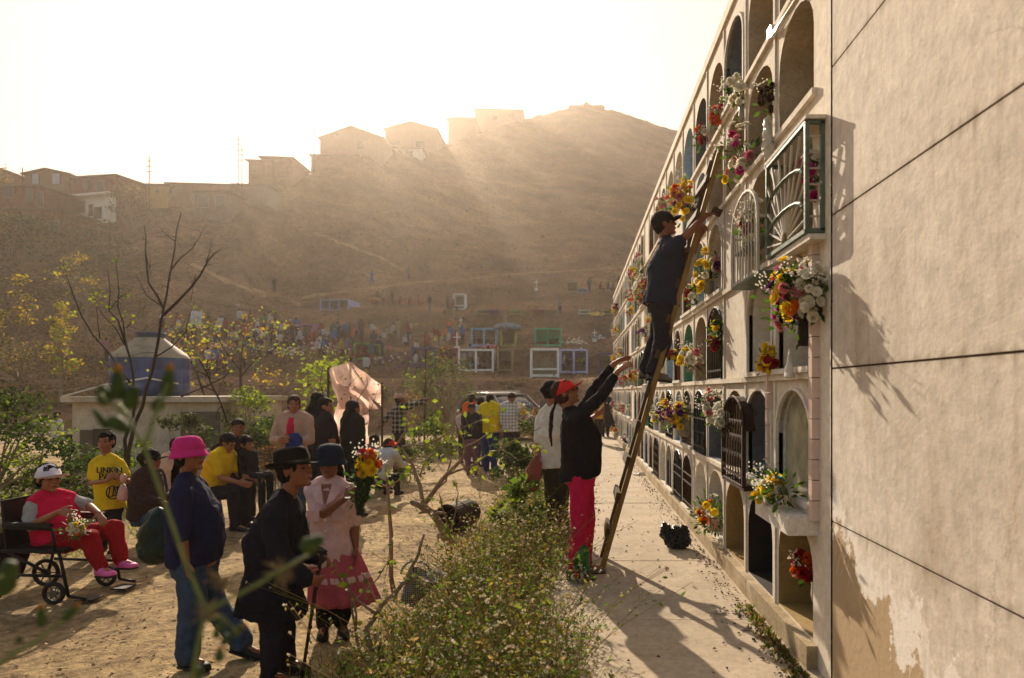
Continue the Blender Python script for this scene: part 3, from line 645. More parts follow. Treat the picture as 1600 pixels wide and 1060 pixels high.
    if skirt:
        sm, ln, r1 = skirt; l, f = J['l'], J['f']; pel = J['pel'] + V(0, 0, .08) * s; n = 72; vs = []; fs = []; rows = 12
        sh = J.get('skirtshift', V(0, 0, 0))
        for j in range(rows):
            q = j / (rows - 1)
            for i in range(n):
                a = 2 * math.pi * i / n; pl_ = 1 + (.05 + .09 * q) * math.sin(i / n * math.pi * 2 * 17 + .4 * math.sin(a * 3)) * (q ** .5) * .5
                rx = (.15 * s + (r1 - .15 * s) * q ** .8) * pl_; vs.append(pel - V(0, 0, ln * q) + sh * q + l * rx * math.cos(a) + f * rx * .82 * math.sin(a))
        for j in range(rows - 1):
            for i in range(n): i2 = (i + 1) % n; fs.append((j * n + i, j * n + i2, (j + 1) * n + i2, (j + 1) * n + i))
        q = MB(); q.add(vs, fs); o = solid(q.build('skirt', sm, root, smooth=True), .006)
        if band:
            bb = MB(); q = band[1]
            jj = int(q * (rows - 1)); vs2 = []
            for dz, j in ((0, jj), (.03, jj + 1)):
                for i in range(n): p = vs[j * n + i].copy(); c = pel - V(0, 0, ln * j / (rows - 1)) + sh * (j / (rows - 1)); d = p - c; vs2.append(c + d * 1.02)
            bb.add(vs2, [(i, (i + 1) % n, n + (i + 1) % n, n + i) for i in range(n)]); bb.build('hem_band', band[0], o, smooth=True)
    if vox < .02:
        for k in 'RL': shoe(J, k, shoes, root, s * 1.02, shoekind)
    if hat:
        hb = MB(); hatmesh(hat, hc, M, hs, hb); o = hb.build('cap' if hat == 'cap' else 'hat', hatm, root, smooth=True)
        if hat in ('bucket', 'fedora', 'sunhat') and vox < .02:
            bd = MB(); z0 = .037 if hat != 'bucket' else .04; o_ = hc + M @ (V(-.012, 0, z0) * hs)
            r = .1065 if hat != 'bucket' else .106; bd.lathe([(r, .0), (r * .995, .022)], o_, 32, M @ Matrix.Diagonal((hs * 1.05, hs * .93, hs))); bd.build('hat_band', EYEM if hat != 'bucket' else hatm, o, smooth=True)
    return root
def text(body, size, loc, M, m, name, parent, ext=.001, align='CENTER', squash=1):
    cu = bpy.data.curves.new(name, 'FONT'); cu.body = body; cu.size = size; cu.extrude = ext; cu.align_x = align; cu.offset = size * .012
    o = bpy.data.objects.new('t', cu); COL.objects.link(o); dg = bpy.context.evaluated_depsgraph_get()
    me = bpy.data.meshes.new_from_object(o.evaluated_get(dg)); bpy.data.objects.remove(o); me.transform(Matrix.Translation(loc) @ M.to_4x4() @ Matrix.Scale(squash, 4, (1, 0, 0)))
    return link(name, me, m, parent)
# ---------------------------------------------------------------- the near people
c_navy = cloth('navy_knit', '24243e'); c_jean = cloth('blue_denim', '3a485c', var=.3, scale=14); c_black = cloth('black_cloth', '1c191a'); c_suit = cloth('dark_suit', '201d23')
c_pinkb = cloth('pale_pink_cotton', 'c9a5a2'); c_skirt = cloth('rose_skirt', 'a8505a'); c_red = cloth('red_jersey', '8e161c'); c_vest = cloth('magenta_vest', 'c0183e'); c_grey = cloth('grey_marl', '9a9590')
c_yel = cloth('yellow_cotton', 'd0aa1c'); c_crim = cloth('crimson_knit', 'bc1a48'); c_dk = cloth('charcoal_twill', '262328'); c_olive = cloth('olive_twill', '2f2c1e'); c_white = cloth('white_cotton', 'c9c2b4')
c_beige = cloth('beige_canvas', 'b08d78'); c_brown = cloth('dark_brown_wool', '2e211c'); c_dblue = cloth('slate_tee', '272936')
h_pink = cloth('hot_pink_towelling', 'c02c72', bump=.5, bscale=60); h_black = cloth('black_felt', '17130f'); h_navy = cloth('dark_blue_cloth', '1a2230'); h_white = cloth('white_cap_cloth', 'cfc6cc'); h_red = cloth('red_cap_cloth', 'd0302a'); h_dk = cloth('dark_cap_cloth', '191716')
m_clog = mat('pink_rubber', 'd7619a', .5, .06, 5, .02); m_ink = mat('black_print', '14110c', .8, .2, 20, 0)
D = GZ
VGB = mat('pearl_button', 'd8d0c8', .4, .1, 5, 0)
# woman in the pink hat
Y = 4.55; b = P(310, 1035, Y); b.z = D
J = pose(b, -8, 1.5); J = px(J, Y, pel=(303, 872), chest=(299, 795), neck=(294, 752), head=(297, 711), shR=(283, 775, -.17), shL=(314, 772, .17), elR=(283, 838, -.23), wrR=(291, 878, -.25), elL=(328, 830, .2), wrL=(330, 875, .12),
                             hipR=(300, 885, -.09), hipL=(310, 885, .09), knR=(300, 952, -.1), anR=(292, 1021, -.1), knL=(338, 948, .1), anL=(377, 1004, .1))
J['hf'] = N((1, -.3, .12)); J['ftL'] = N((1, -.1, -.25)); J['ftR'] = N((1, -.25, 0)); J['hnR'] = V(.6, .6, 0); J['anR'].z = D + .085; J['anL'].z = D + .10; J['hairlen'] = .28
person(b, 'woman in a hot pink bucket hat, navy top and blue jeans, standing and looking up', J, top=c_navy, sleeve=.52, loose=.016, length=.03, belly=.055, wd=1.08, bottom=c_jean, pants_r=.012, hemr=.072, hair='pony', hat='bucket', hatm=h_pink, hs=.95, hipw=1.0)
# old man with the cane
Y = 4.28; b = P(428, 1060, Y); b.z = D
J = pose(b, -5, 1.5); J = px(J, Y, pel=(425, 925), chest=(426, 845), neck=(444, 785), head=(461, 735), shR=(424, 808, -.19), shL=(456, 802, .17), elR=(437, 872, -.24), wrR=(474, 904, -.22), elL=(473, 862, .16), wrL=(496, 868, -.02),
                             hipR=(420, 935, -.09), hipL=(430, 935, .09), knR=(431, 985, -.1), anR=(421, 1040, -.1), knL=(440, 985, .1), anL=(446, 1035, .12))
J['hf'] = N((1, -.22, .2)); J['anR'].z = D + .085; J['anL'].z = D + .085; J['hdR'] = N((1, .1, -.25)); J['hdL'] = N((.9, -.3, -.2)); J['hnR'] = V(.1, .95, 0); J['hnL'] = V(0, -.6, -.8); J['curlR'] = 1.5; J['curlL'] = 1.3; J['ftR'] = N((1, -.2, 0)); J['ftL'] = N((1, -.2, 0))
def lapel(o, root, J, M):
    f = V(.95, -.3, 0).normalized(); l = V(.3, .95, 0).normalized(); nk = J['neck']
    q = MB(); c = J['pel'] + V(-.02, -.235, -.02); q.box(c, (.17, .012, .05), M=Matrix.Rotation(-.05, 3, 'Z')); q.build('pocket_flap', c_suit, o)
    for i in range(3): q = MB(); q.ell(J['wrR'] + V(-.05 - .022 * i, -.052, .015), (.007, .004, .007), None, 8, 6); q.build('cuff_button', EYEM, o)
person(b, 'old man in a black hat and long dark jacket, stooping over a walking cane', J, top=c_suit, sleeve=1, loose=.028, length=.13, hem=.045, wd=1.05, bottom=c_dk, pants_r=.012, hemr=.062, hair='short', hat='fedora', hatm=h_black, hs=1.0, collar=c_suit, wr=.02, belly=.01, extra=lapel)
mb = MB(); mb.tube([P(504, 862, Y - .1), P(497, 895, Y - .1), P(483, 985, Y - .1), P(471, 1066, Y - .1)], [.013, .011, .010, .009], 10); mb.ell(P(504, 862, Y - .1), (.03, .016, .014))
for i in range(9): mb.ell(P(500 - 3.1 * i, 880 + 20 * i, Y - .1), .0135, None, 8, 5)
tag(mb.build('walking_cane', mat('dark_cane_wood', '2a1a10', .6, .4, 30, .5), None, P(471, 1062, Y - .1), True), 'knotty dark walking cane held by the old man', 'cane')
# woman in the rose skirt
Y = 5.03; b = P(520, 995, Y); b.z = D
J = pose(b, -75, 1.45); J = px(J, Y, pel=(519, 858), chest=(517, 800), neck=(515, 757), head=(515, 722), shR=(489, 766, .0), shL=(542, 766, 0), elR=(498, 808, -.1), wrR=(539, 779, -.24), elL=(553, 815, .04), wrL=(556, 855, -.02),
                              hipR=(507, 870), hipL=(532, 870), knR=(508, 935), anR=(507, 975, .02), knL=(537, 930), anL=(534, 970, .05))
J['hf'] = N((.12, -1, -.03)); J['anR'].z = D + .085; J['anL'].z = D + .085; J['hdR'] = N((.8, .1, .55)); J['hnR'] = V(.3, .9, 0); J['curlR'] = 1.6; J['skirtshift'] = V(.09, 0, 0); J['hairlen'] = .3
J['ftR'] = N((.2, -1, 0)); J['ftL'] = N((.5, -1, 0))
def blouse(o, root, J, M):
    f = V(.12, -1, 0).normalized(); l = V(1, .12, 0).normalized(); nk = J['neck']; q = MB()
    q.add([nk + l * -.045 + f * .075 + V(0, 0, .01), nk + l * .045 + f * .075 + V(0, 0, .01), nk + l * .008 + f * .150 - V(0, 0, .12)], [(0, 1, 2)]); q.build('neckline', SKIN, o)
    for t in (-1, 1):
        q = MB(); q.add([nk + l * t * .04 + f * .085 + V(0, 0, .02), nk + l * t * .10 + f * .095 - V(0, 0, .035), nk + l * t * .055 + f * .150 - V(0, 0, .10), nk + l * t * .008 + f * .158 - V(0, 0, .125)], [(0, 1, 2, 3)]); solid(q.build('collar_flap', c_pinkb, o), .006)
        q = MB(); q.box(J['chest'] + l * t * .085 + f * .158, (.085, .012, .075), M=Matrix.Rotation(.12, 3, 'Z')); q.build('pocket', c_pinkb, o)
    for i in range(5): q = MB(); q.ell(nk + l * .008 + f * (.166 + .004 * i) - V(0, 0, .15 + i * .075), (.008, .005, .008), None, 8, 6); q.build('button', VGB, o)
rs = person(b, 'small old woman in dark bucket hat, pink blouse and pleated rose skirt holding a bouquet', J, top=c_pinkb, sleeve=.5, loose=.016, length=.11, hem=.02, wd=.95, extra=blouse, bottom=c_black, pants_r=.004, skirt=(c_skirt, .44, .235), band=(c_pinkb, .62), hair='long', hat='bucket', hatm=h_navy, hs=1.0, collar=c_pinkb, wr=.015)
# woman in the wheelchair
Y = 6.05; b = P(105, 930, Y); b.z = D
J = pose(b, -35, 1.5, sit=.45); J = px(J, Y, pel=(92, 842), chest=(82, 806), neck=(77, 778), head=(76, 748), shR=(52, 792, -.13), shL=(111, 783, .12), elR=(46, 824, -.2), wrR=(92, 800, -.3), elL=(137, 790, .16), wrL=(154, 802, -.0),
                              hipR=(98, 848, -.1), hipL=(112, 842, .1), knR=(138, 840, -.12), anR=(158, 886, -.14), knL=(178, 826, .06), anL=(189, 874, .05))
J['hf'] = N((1, -.5, .0)); J['ftR'] = N((1, -.5, .12)); J['ftL'] = N((1, -.35, .1)); J['hnR'] = V(0, .9, -.4); J['hnL'] = V(0, 0, -1); J['f'] = N((.75, -.65, 0)); J['l'] = N((.65, .75, 0)); J['curlR'] = .9; J['hdR'] = N((1, .1, -.15)); J['hdL'] = N((.7, -.4, -.7))
def vest(o, root, J, M):
    t = MB(); torso(t, J, .03, 1.08, .05, .02); cut = MB()
    q = link('vest', remesh(t, .009, 3, .006, 9), c_vest, root)
    cm = MB(); cm.lathe([(.07, -.02), (.085, .01), (.08, .04), (.068, .035)], J['neck'] + V(0, 0, -.005), 20, frame(J['f'], N(J['neck'] - J['chest']))); cm.build('collar', c_vest, q, smooth=True)
    mz = MB(); l = N(J['shL'] - J['shR']); f = N(l.cross(N(J['neck'] - J['pel'])))
    if f.dot(J['f']) < 0: f = -f
    pts = [J['neck'].lerp(J['pel'], t_) + f * (.10 + .075 * math.sin(min(1, t_ * 1.15) * 2.2)) for t_ in (.12, .3, .5, .7, .9)]; mz.tube(pts, .004, 5); mz.build('zip', mat('zip_metal', '55504c', .4, .1, 5, 0, metal=.8), q)
person(b, 'woman in a white cap and magenta vest sitting in the wheelchair', J, top=c_grey, sleeve=.44, loose=.016, length=.02, belly=.04, wd=1.08, bottom=c_red, pants_r=.012, hemr=.058, hair='bun', hat='cap', hatm=h_white, hs=1.04, shoes=m_clog, shoekind='clog', extra=vest, skin=SKIN2)
Mh = frame(J['hf']); lw = Mh @ V(0, -1, 0)
q = [o for o in bpy.data.objects if o.parent and o.name.startswith('cap') and o.parent['label'].startswith('woman in a white cap')][0]
Mt = Matrix((Mh @ V(-.25, 1, 0).normalized(), (Mh @ V(-.25, .1, 1)).normalized(), (Mh @ V(1, .4, .3)).normalized())).transposed()
text('adi', .055, J['head'] + Mh @ (V(.078, -.052, .072) * 1.04), Mt, m_ink, 'cap_lettering', q, .003)
# boy in the yellow tee
Y = 7.7; b = P(172, 862, Y); b.z = D
J = pose(b, -85, 1.34); J = px(J, Y, pel=(172, 788), chest=(169, 752), neck=(167, 718), head=(166, 691), shR=(149, 727), shL=(187, 727), elR=(143, 755, -.06), wrR=(168, 751, -.2), elL=(200, 752, -.04), wrL=(189, 751, -.18))
J['hf'] = N((.12, -1, .05)); J['hdR'] = N((.7, -.3, .6)); J['hdL'] = N((-.5, -.3, .6)); J['hnR'] = V(0, 1, 0); J['hnL'] = V(0, 1, 0); J['curlR'] = 1.2; J['curlL'] = 1.2
def tee(o, root, J, M):
    F = V(0, -1, 0); R_ = Matrix(((1, 0, 0), (0, 0, -1), (0, 1, 0)))
    text('LINKIN', .088, P(171, 739, Y - .158), R_, m_ink, 'lettering', o, .004); text('PARK', .10, P(172, 750, Y - .168), R_, m_ink, 'lettering', o, .004)
    r = MB(); c = P(176, 770, Y - .17); n = 28
    r.tube([c + V(.068 * math.cos(2 * math.pi * i / n), -.0, .068 * math.sin(2 * math.pi * i / n)) for i in range(n + 1)], .0065, 5)
    for a, bb in (((-.03, .05), (-.045, -.05)), ((-.045, -.05), (.06, -.02)), ((.015, .06), (.0, -.04)), ((.015, .06), (.05, -.045))): r.tube([c + V(a[0], 0, a[1]), c + V(bb[0], 0, bb[1])], .006, 5)
    r.build('emblem', m_ink, o)
person(b, 'boy in a yellow printed T-shirt standing by the wheelchair', J, vox=.009, top=c_yel, sleeve=.3, loose=.022, length=.06, bottom=c_dk, hair='short', hs=.98, extra=tee, wr=.01, skin=SKIN2)
mb = MB(); mb.ell(P(193, 748, Y - .24), (.035, .03, .05)); c = P(192, 770, Y - .24); mb.loft([(c + V(0, 0, .09), V(.02, 0, 0), V(0, .02, 0)), (c + V(0, 0, .03), V(.045, 0, 0), V(0, .03, 0)), (c - V(0, 0, .05), V(.06, 0, 0), V(0, .04, 0)), (c - V(0, 0, .085), V(.04, 0, 0), V(0, .03, 0))], 14)
tag(mb.build('plastic_bag', mat('cloudy_plastic', 'c9a89c', .35, .15, 12, .5, trans=.4), None, c, True), 'small cloudy plastic bag in the hand of the boy', 'bag')
# woman with the red cap, reaching up
Y = 6.1; b = P(903, 900, Y); b.z = 0
J = pose(b, 8, 1.68); J = px(J, Y, pel=(907, 738), chest=(907, 688), neck=(890, 648), head=(884, 615), shR=(897, 658, -.17), shL=(903, 652, .17), elR=(938, 621, -.15), wrR=(966, 580, -.13), elL=(934, 603, .12), wrL=(960, 568, .05),
                             hipR=(904, 748, -.09), hipL=(910, 748, .09), knR=(905, 812, -.09), anR=(897, 882, -.09), knL=(918, 806, .09), anL=(914, 874, .09))
J['dp'] = 1.32; J['hf'] = N((1, -.12, .42)); J['hdR'] = N((.8, .2, .6)); J['hdL'] = N((.9, .1, .45)); J['hnR'] = V(.1, .5, -.8); J['hnL'] = V(.1, -.3, -.8); J['curlR'] = .7; J['curlL'] = .5; J['anR'].z = .085; J['anL'].z = .085; J['hairlen'] = .42; J['hairdir'] = N((-.1, -.05, -1)); J['ftR'] = N((1, -.1, 0)); J['ftL'] = N((1, .2, 0))
ry = person(b, 'woman in red cap, black top and crimson trousers reaching both hands up', J, top=c_black, sleeve=.86, loose=.012, length=.05, wd=1.0, hipw=1.0, bottom=c_crim, pants_r=0, hemr=.055, hair='pony', hairm=HAIRB, hat='cap', hatm=h_red, hs=1.0, shoes=SHOE2, skin=SKIN2, belly=.03)
# glasses of the red cap woman
Mh = frame(J['hf']); gm = MB()
for t in (-1, 1):
    c = J['head'] + Mh @ (V(.105, t * .032, .002) * 1.05); gm.tube([c + Mh @ V(0, .024 * math.cos(a), .016 * math.sin(a)) for a in [2 * math.pi * i / 14 for i in range(15)]], .0022, 5)
    gm.tube([c + Mh @ V(0, t * .024, .004), J['head'] + Mh @ V(-.01, t * .086, .008)], .0022, 5)
gm.build('glasses', EYEM, ry)
# man on the ladder
Y = 6.55; b = P(1018, 592, Y)
J = pose(b, 10, 1.62); J = px(J, Y, pel=(1033, 468), chest=(1040, 420), neck=(1040, 382), head=(1038, 351), shR=(1046, 392, -.17), shL=(1052, 388, .17), elR=(1079, 362, -.17), wrR=(1104, 336, -.05), elL=(1080, 400, .14), wrL=(1092, 372, .12),
                             hipR=(1033, 478, -.08), hipL=(1038, 478, .08), knR=(1036, 532, -.08), anR=(1021, 580, -.06), knL=(1026, 530, .08), anL=(1009, 577, .08))
J['dp'] = 1.25; J['hf'] = N((1, -.05, .22)); J['hdR'] = N((.9, .1, .3)); J['hnR'] = V(0, .5, -.8); J['curlR'] = 1.1; J['hnL'] = V(.5, -.8, 0); J['curlL'] = 1.2; J['ftR'] = N((1, 0, -.1)); J['ftL'] = N((1, 0, -.1))
person(b, 'man in dark cap and dark clothes standing on the ladder', J, top=c_dblue, sleeve=.22, loose=.02, length=.06, wd=1.0, bottom=c_dk, pants_r=.012, hemr=.066, hair='short', hat='cap', hatm=h_dk, hs=1.0, shoes=SHOE2, wr=.015)
mb = MB(); mb.box(P(1120, 331, Y - .05) + V(.0, 0, 0), (.09, .06, .06), M=Matrix.Rotation(.5, 3, 'Y')); link('sponge', remesh(mb, .008, 3, .006, 30), mat('brown_sponge', '4a2c1c', .95, .3, 30, .6), None, P(1120, 331, Y - .05))['label'] = 'brown sponge in the hand of the man on the ladder'; bpy.data.objects['sponge']['category'] = 'sponge'
# woman behind the red cap woman
Y = 7.9; b = P(872, 835, Y); b.z = 0
J = pose(b, 60, 1.66, turn=-20); J = px(J, Y, pel=(868, 722), chest=(864, 678), neck=(862, 640), head=(862, 612), shR=(880, 654, -.05), shL=(846, 654, .05), elL=(841, 700, -.02), wrL=(836, 735, -.12), elR=(905, 668, -.05), wrR=(930, 650, -.0),
                              hipR=(876, 732), hipL=(862, 732), knR=(878, 780), anR=(880, 826), knL=(862, 780), anL=(866, 826))
J['anR'].z = .085; J['anL'].z = .085; J['hnL'] = V(.9, 0, 0)
person(b, 'woman in white short sleeved top and olive trousers behind the red cap woman', J, vox=.009, top=c_white, sleeve=.36, loose=.018, bottom=c_olive, pants_r=.008, hair='bun', hs=1.0, skin=SKIN2)
mb = MB(); c = P(834, 742, Y - .16); mb.loft([(c + V(.03, 0, .22), V(.02, 0, 0), V(0, .02, 0)), (c + V(.02, 0, .12), V(.07, 0, 0), V(0, .04, 0)), (c + V(-.02, 0, 0), V(.10, 0, 0), V(0, .07, 0)), (c - V(.03, 0, .14), V(.085, 0, 0), V(0, .06, 0)), (c - V(.03, 0, .19), V(.05, 0, 0), V(0, .04, 0))], 18)
tag(link('cloth_bag', remesh(mb, .01, 2, .012, 12), cloth('dusty_rose_cloth', '8a4a40'), None, c), 'dusty rose cloth bag hanging from the hand of the woman in white', 'bag')
# ---------------------------------------------------------------- people in the middle distance
def mid(label, x, yf, H, yaw, z=D, Y=None, **k):
    Y = Y or (EYE - z) * FPX / (yf - CY); b = P(x, yf, Y); b.z = z
    pk = {q: k.pop(q) for q in ('lean', 'sit', 'aR', 'aL', 'stride', 'turn', 'hp') if q in k}; jx = k.pop('jx', None)
    J = pose(b, yaw, H, **pk); J['hairlen'] = .3
    if jx: px(J, Y, **jx)
    k.setdefault('vox', .014); k.setdefault('wr', .012)
    return person(b, label, J, **k)
c_blackd = c_black; c_plaid = cloth('black_check', '1d1a18'); c_white2 = cloth('offwhite_shirt', 'b9b5b0'); c_org = cloth('orange_cloth', 'd0521c'); c_purp = cloth('faded_purple', '6d4a5a'); c_blue = cloth('royal_blue_cloth', '1d2d66')
def checks(m, a, c, sc_):
    n = m.node_tree; L = n.links.new; b = n.nodes['Principled BSDF']; tc = n.nodes.new('ShaderNodeTexCoord'); out = None
    for d in ('X', 'Z'):
        w_ = n.nodes.new('ShaderNodeTexWave'); w_.bands_direction = d; w_.inputs['Scale'].default_value = sc_; L(tc.outputs['Object'], w_.inputs[0])
        r = n.nodes.new('ShaderNodeValToRGB'); r.color_ramp.interpolation = 'CONSTANT'; r.color_ramp.elements[1].position = .72; r.color_ramp.elements[0].color = C(a); r.color_ramp.elements[1].color = C(c); L(w_.outputs[0], r.inputs[0])
        if out: x = n.nodes.new('ShaderNodeMixRGB'); x.inputs[0].default_value = .5; L(out, x.inputs[1]); L(r.outputs[0], x.inputs[2]); out = x.outputs[0]
        else: out = r.outputs[0]
    L(out, b.inputs['Base Color'])
checks(c_plaid, '100e0d', '9a9284', 3.2); c_wpl = cloth('white_check', 'c0bab2'); checks(c_wpl, 'cfc9c0', '7c8088', 4.5); c_flor = mat('floral_print', '17120f', .9, .3, 40, .2, col2='4a2c28')
ARMF = ((.35, .1, -1), (1, -.9, .15)); ARMFL = ((.35, .1, -1), (1, -.9, .1))
mid('woman in dark cap and dark floral blouse sitting behind the boy', 226, 868, 1.5, -5, sit=.36, top=c_flor, sleeve=.8, loose=.02, belly=.05, bottom=c_jean, hair='bun', hat='cap', hatm=h_dk, vox=.011, lean=6, aR=((.3, 0, -1), (1, -.3, -.2)), aL=((.3, 0, -1), (1, -.3, -.2)))
mid('man in a yellow T-shirt sitting on a red stool and looking down', 328, 826, 1.66, -8, sit=.42, lean=22, turn=0, hp=-.55, top=c_yel, sleeve=.36, loose=.02, belly=.02, bottom=c_dk, pants_r=.01, vox=.011, skin=SKIN2, aR=((.35, 0, -1), (1, -.1, -.25)), aL=((.4, 0, -1), (1, -.1, -.2)))
mid('woman with short dark hair sitting and hugging a small child', 352, 822, 1.6, -30, Y=9.6, sit=.45, lean=10, turn=-30, top=c_brown, sleeve=1, loose=.03, bottom=c_dk, vox=.012, hair='fringe', aR=((.4, .1, -.8), (.35, -.9, .1)), aL=((.4, -.1, -.8), (.5, -.8, .1)), jx=dict(head=(372, 668), neck=(368, 688)))
mid('small child in dark clothes held on the lap of a seated woman', 392, 815, 1.0, -20, Y=9.2, sit=.62, lean=-12, top=c_black, sleeve=1, loose=.02, bottom=c_dk, vox=.011, hair='fringe', skin=SKIN2)
mid('person in a pale beige top sitting behind the pink hat woman', 262, 838, 1.5, 70, Y=8.6, sit=.42, lean=15, top=c_beige, sleeve=1, loose=.03, bottom=c_dk)
def jacket_front(o, root, J, M):
    q = MB(); f = J['f']; a = J['neck'] - V(0, 0, .02) + f * .10; q.loft([(a, J['l'] * .035, f * .02), (a + V(0, 0, -.12) + f * .04, J['l'] * .05, f * .025), (a + V(0, 0, -.30) + f * .045, J['l'] * .045, f * .02)], 12); q.build('undershirt', c_vest, o, smooth=True)
mid('woman in a beige jacket over a pink top, standing with folded arms', 460, 826, 1.70, -88, Y=9.0, top=c_beige, sleeve=1, loose=.016, length=.2, hem=.02, belly=.0, wd=.95, bottom=c_jean, hair='bun', hairm=HAIRB, vox=.011, turn=18, skin=SKIN2, extra=jacket_front, aR=((.3, .2, -1), (.8, -.75, .1)), aL=((.3, .2, -1), (.8, -.75, .05)))
mb = MB(); c = P(460, 690, 8.72); mb.loft([(c + V(0, 0, .10), V(.05, 0, 0), V(0, .03, 0)), (c + V(0, 0, .06), V(.10, 0, 0), V(0, .05, 0)), (c - V(0, 0, .08), V(.11, 0, 0), V(0, .06, 0)), (c - V(0, 0, .12), V(.07, 0, 0), V(0, .04, 0))], 16)
tag(link('folded_cloth', remesh(mb, .012, 2, .015, 14), c_blue, None, c), 'royal blue bundle of cloth held by the woman in beige', 'cloth')
mid('woman in a black T-shirt with tied hair standing beside the plastic tent', 508, 812, 1.66, 35, Y=9.6, top=c_black, sleeve=.36, loose=.02, belly=.04, bottom=c_dk, hair='pony', vox=.012, skin=SKIN2, turn=-40, aR=((.1, .1, -1), (.7, -.9, -.1)))
mid('person with loose black hair standing half hidden behind the black T-shirt woman', 496, 806, 1.74, 60, Y=10.2, top=c_dk, sleeve=1, loose=.02, bottom=c_dk, hair='long')
mid('woman with very long black hair and dark clothes seen from behind', 551, 808, 1.62, 50, Y=9.9, top=c_black, sleeve=1, loose=.03, bottom=c_dk, hair='long', hem=.03)
for o in bpy.data.objects:
    if o.type == 'MESH' and o.name.startswith('hair') and o.parent and 'very long' in str(o.parent.get('label')):
        for v in o.data.vertices:
            if v.co.z < 1.45: v.co.z = 1.45 + (v.co.z - 1.45) * 2.1
mid('person in white shirt and red cap crouching near the plastic tent', 590, 745, 1.55, 70, Y=11.6, sit=.25, lean=32, top=c_white2, sleeve=.7, loose=.03, bottom=c_dk, hat='cap', hatm=h_red, aR=((.9, 0, -.8), (1, .2, -.3)), aL=((.9, 0, -.8), (1, 0, -.3)))
mid('person in faded purple top crouching beside the white shirt and red cap', 572, 742, 1.5, 60, Y=12.2, sit=.25, lean=20, top=c_purp, sleeve=.7, loose=.03, bottom=c_dk, aR=((.9, 0, -.8), (1, .2, -.3)))
mid('man in a pale hat and black checked shirt pointing to the hill with one arm', 624, 738, 1.68, 20, top=c_plaid, sleeve=1, loose=.03, bottom=c_dk, pants_r=.02, hat='sunhat', hatm=c_beige, aR=((1, .0, .28), (1, .0, .38)), aL=((-.6, .4, -.5), (-.8, .0, -.9)), stride=.15)
mid('person in an orange top standing behind the yellow T-shirt group', 737, 728, 1.68, 70, Y=17, top=c_org, sleeve=1, loose=.03, bottom=c_dk)
mid('small dark haired girl in dark clothes beside the yellow T-shirt man', 737, 741, 1.48, -80, top=c_dk, sleeve=1, loose=.025, bottom=c_purp, hair='fringe')
mid('person in pale blue shirt half hidden behind the yellow T-shirt man', 751, 732, 1.62, 60, Y=16.4, top=cloth('pale_blue_shirt', '8f9bb0'), sleeve=.5, loose=.03, bottom=c_jean)
mid('man in a bright yellow T-shirt and blue trousers seen from behind', 766, 737, 1.69, 85, top=cloth('bright_yellow_cotton', 'd8b800'), sleeve=.36, loose=.04, wd=1.1, bottom=c_blue, pants_r=.015, skin=SKIN2, aL=((.3, .3, -1), (1, -.5, .1)))
mid('man in a dark cap and white checked shirt carrying flowers', 799, 737, 1.72, -75, top=c_wpl, sleeve=.6, loose=.04, wd=1.1, bottom=c_dk, pants_r=.015, hat='cap', hatm=c_brown, skin=SKIN2, aL=((.2, .2, -1), (1, 0, .2)))
mid('person in white standing by the edge of the group, mostly hidden', 724, 726, 1.35, -60, Y=17.4, top=c_white2, sleeve=.5, bottom=c_dk)
mid('person in grey brown clothes standing alone beyond the shrubs near the car', 853, 684, 1.66, -100, Y=26, top=cloth('grey_brown_cloth', '5d5148'), sleeve=1, bottom=c_dk, vox=.018)
mid('person in blue standing next to the grey brown clothed one near the car', 867, 686, 1.4, -80, Y=25.4, top=cloth('denim_blue_cloth', '3c4a6a'), sleeve=1, bottom=c_dk, vox=.018)
mid('woman in a wide dark skirt standing far down the walkway', 946, 683, 1.62, 80, z=0, top=c_black, sleeve=.6, bottom=c_black, skirt=(c_dk, .62, .36), band=(c_white2, .02), vox=.016, hair='long')
mid('person in yellow and orange far down the walkway behind raised arms', 934, 690, 1.5, -60, z=0, Y=21.5, top=cloth('mustard_cloth', 'b08a2c'), sleeve=.5, bottom=c_brown, vox=.016)
mid('person in pale shirt sitting by the white railing at the far left', 90, 708, 1.5, 60, Y=20, sit=.4, top=c_white2, sleeve=.6, bottom=c_dk, vox=.018)
# ---------------------------------------------------------------- near objects
M_WOOD = mat('weathered_ochre_wood', '6e5426', .75, .3, 9, .4, stretch=(1, 1, .15), col2='94733a'); M_WOOD2 = mat('dark_old_wood', '4a3720', .8, .35, 12, .5, stretch=(1, 1, .2))
M_IRON = mat('black_iron', '1c1917', .5, .3, 20, .1, metal=.3); M_RUST = mat('rusty_iron', '3b271b', .8, .4, 18, .3, metal=.2); M_GREENIRON = mat('green_paint_iron', '4a5a4c', .5, .25, 12, .15, col2='6d7a68'); M_WHIRON = mat('white_paint_iron', 'b3aa9c', .55, .2, 12, .15)
lad = empty('ladder', (.23, 6.38, 0), 'tall wooden ladder leaning from the walkway against the niche wall', 'ladder')
A0, A1 = V(.235, 6.36, 0), V(1.34, 6.50, 3.86); B0, B1 = V(.25, 6.80, 0), V(1.33, 6.92, 3.86)
for a, b in ((A0, A1), (B0, B1)):
    m_ = MB(); m_.bar(a, b, .045, .06, up=(0, 1, 0)); m_.build('rail', M_WOOD if a is A0 else M_WOOD2, lad)
for i in range(1, 12):
    t = i / 12; m_ = MB(); p, q = A0.lerp(A1, t), B0.lerp(B1, t); d = (q - p).normalized(); off = V(-.045, 0, .012)
    m_.bar(p + off - d * .06, q + off + d * .05, .032, .075, up=(1, 0, 3.5)); m_.build('rung', M_WOOD2, lad)
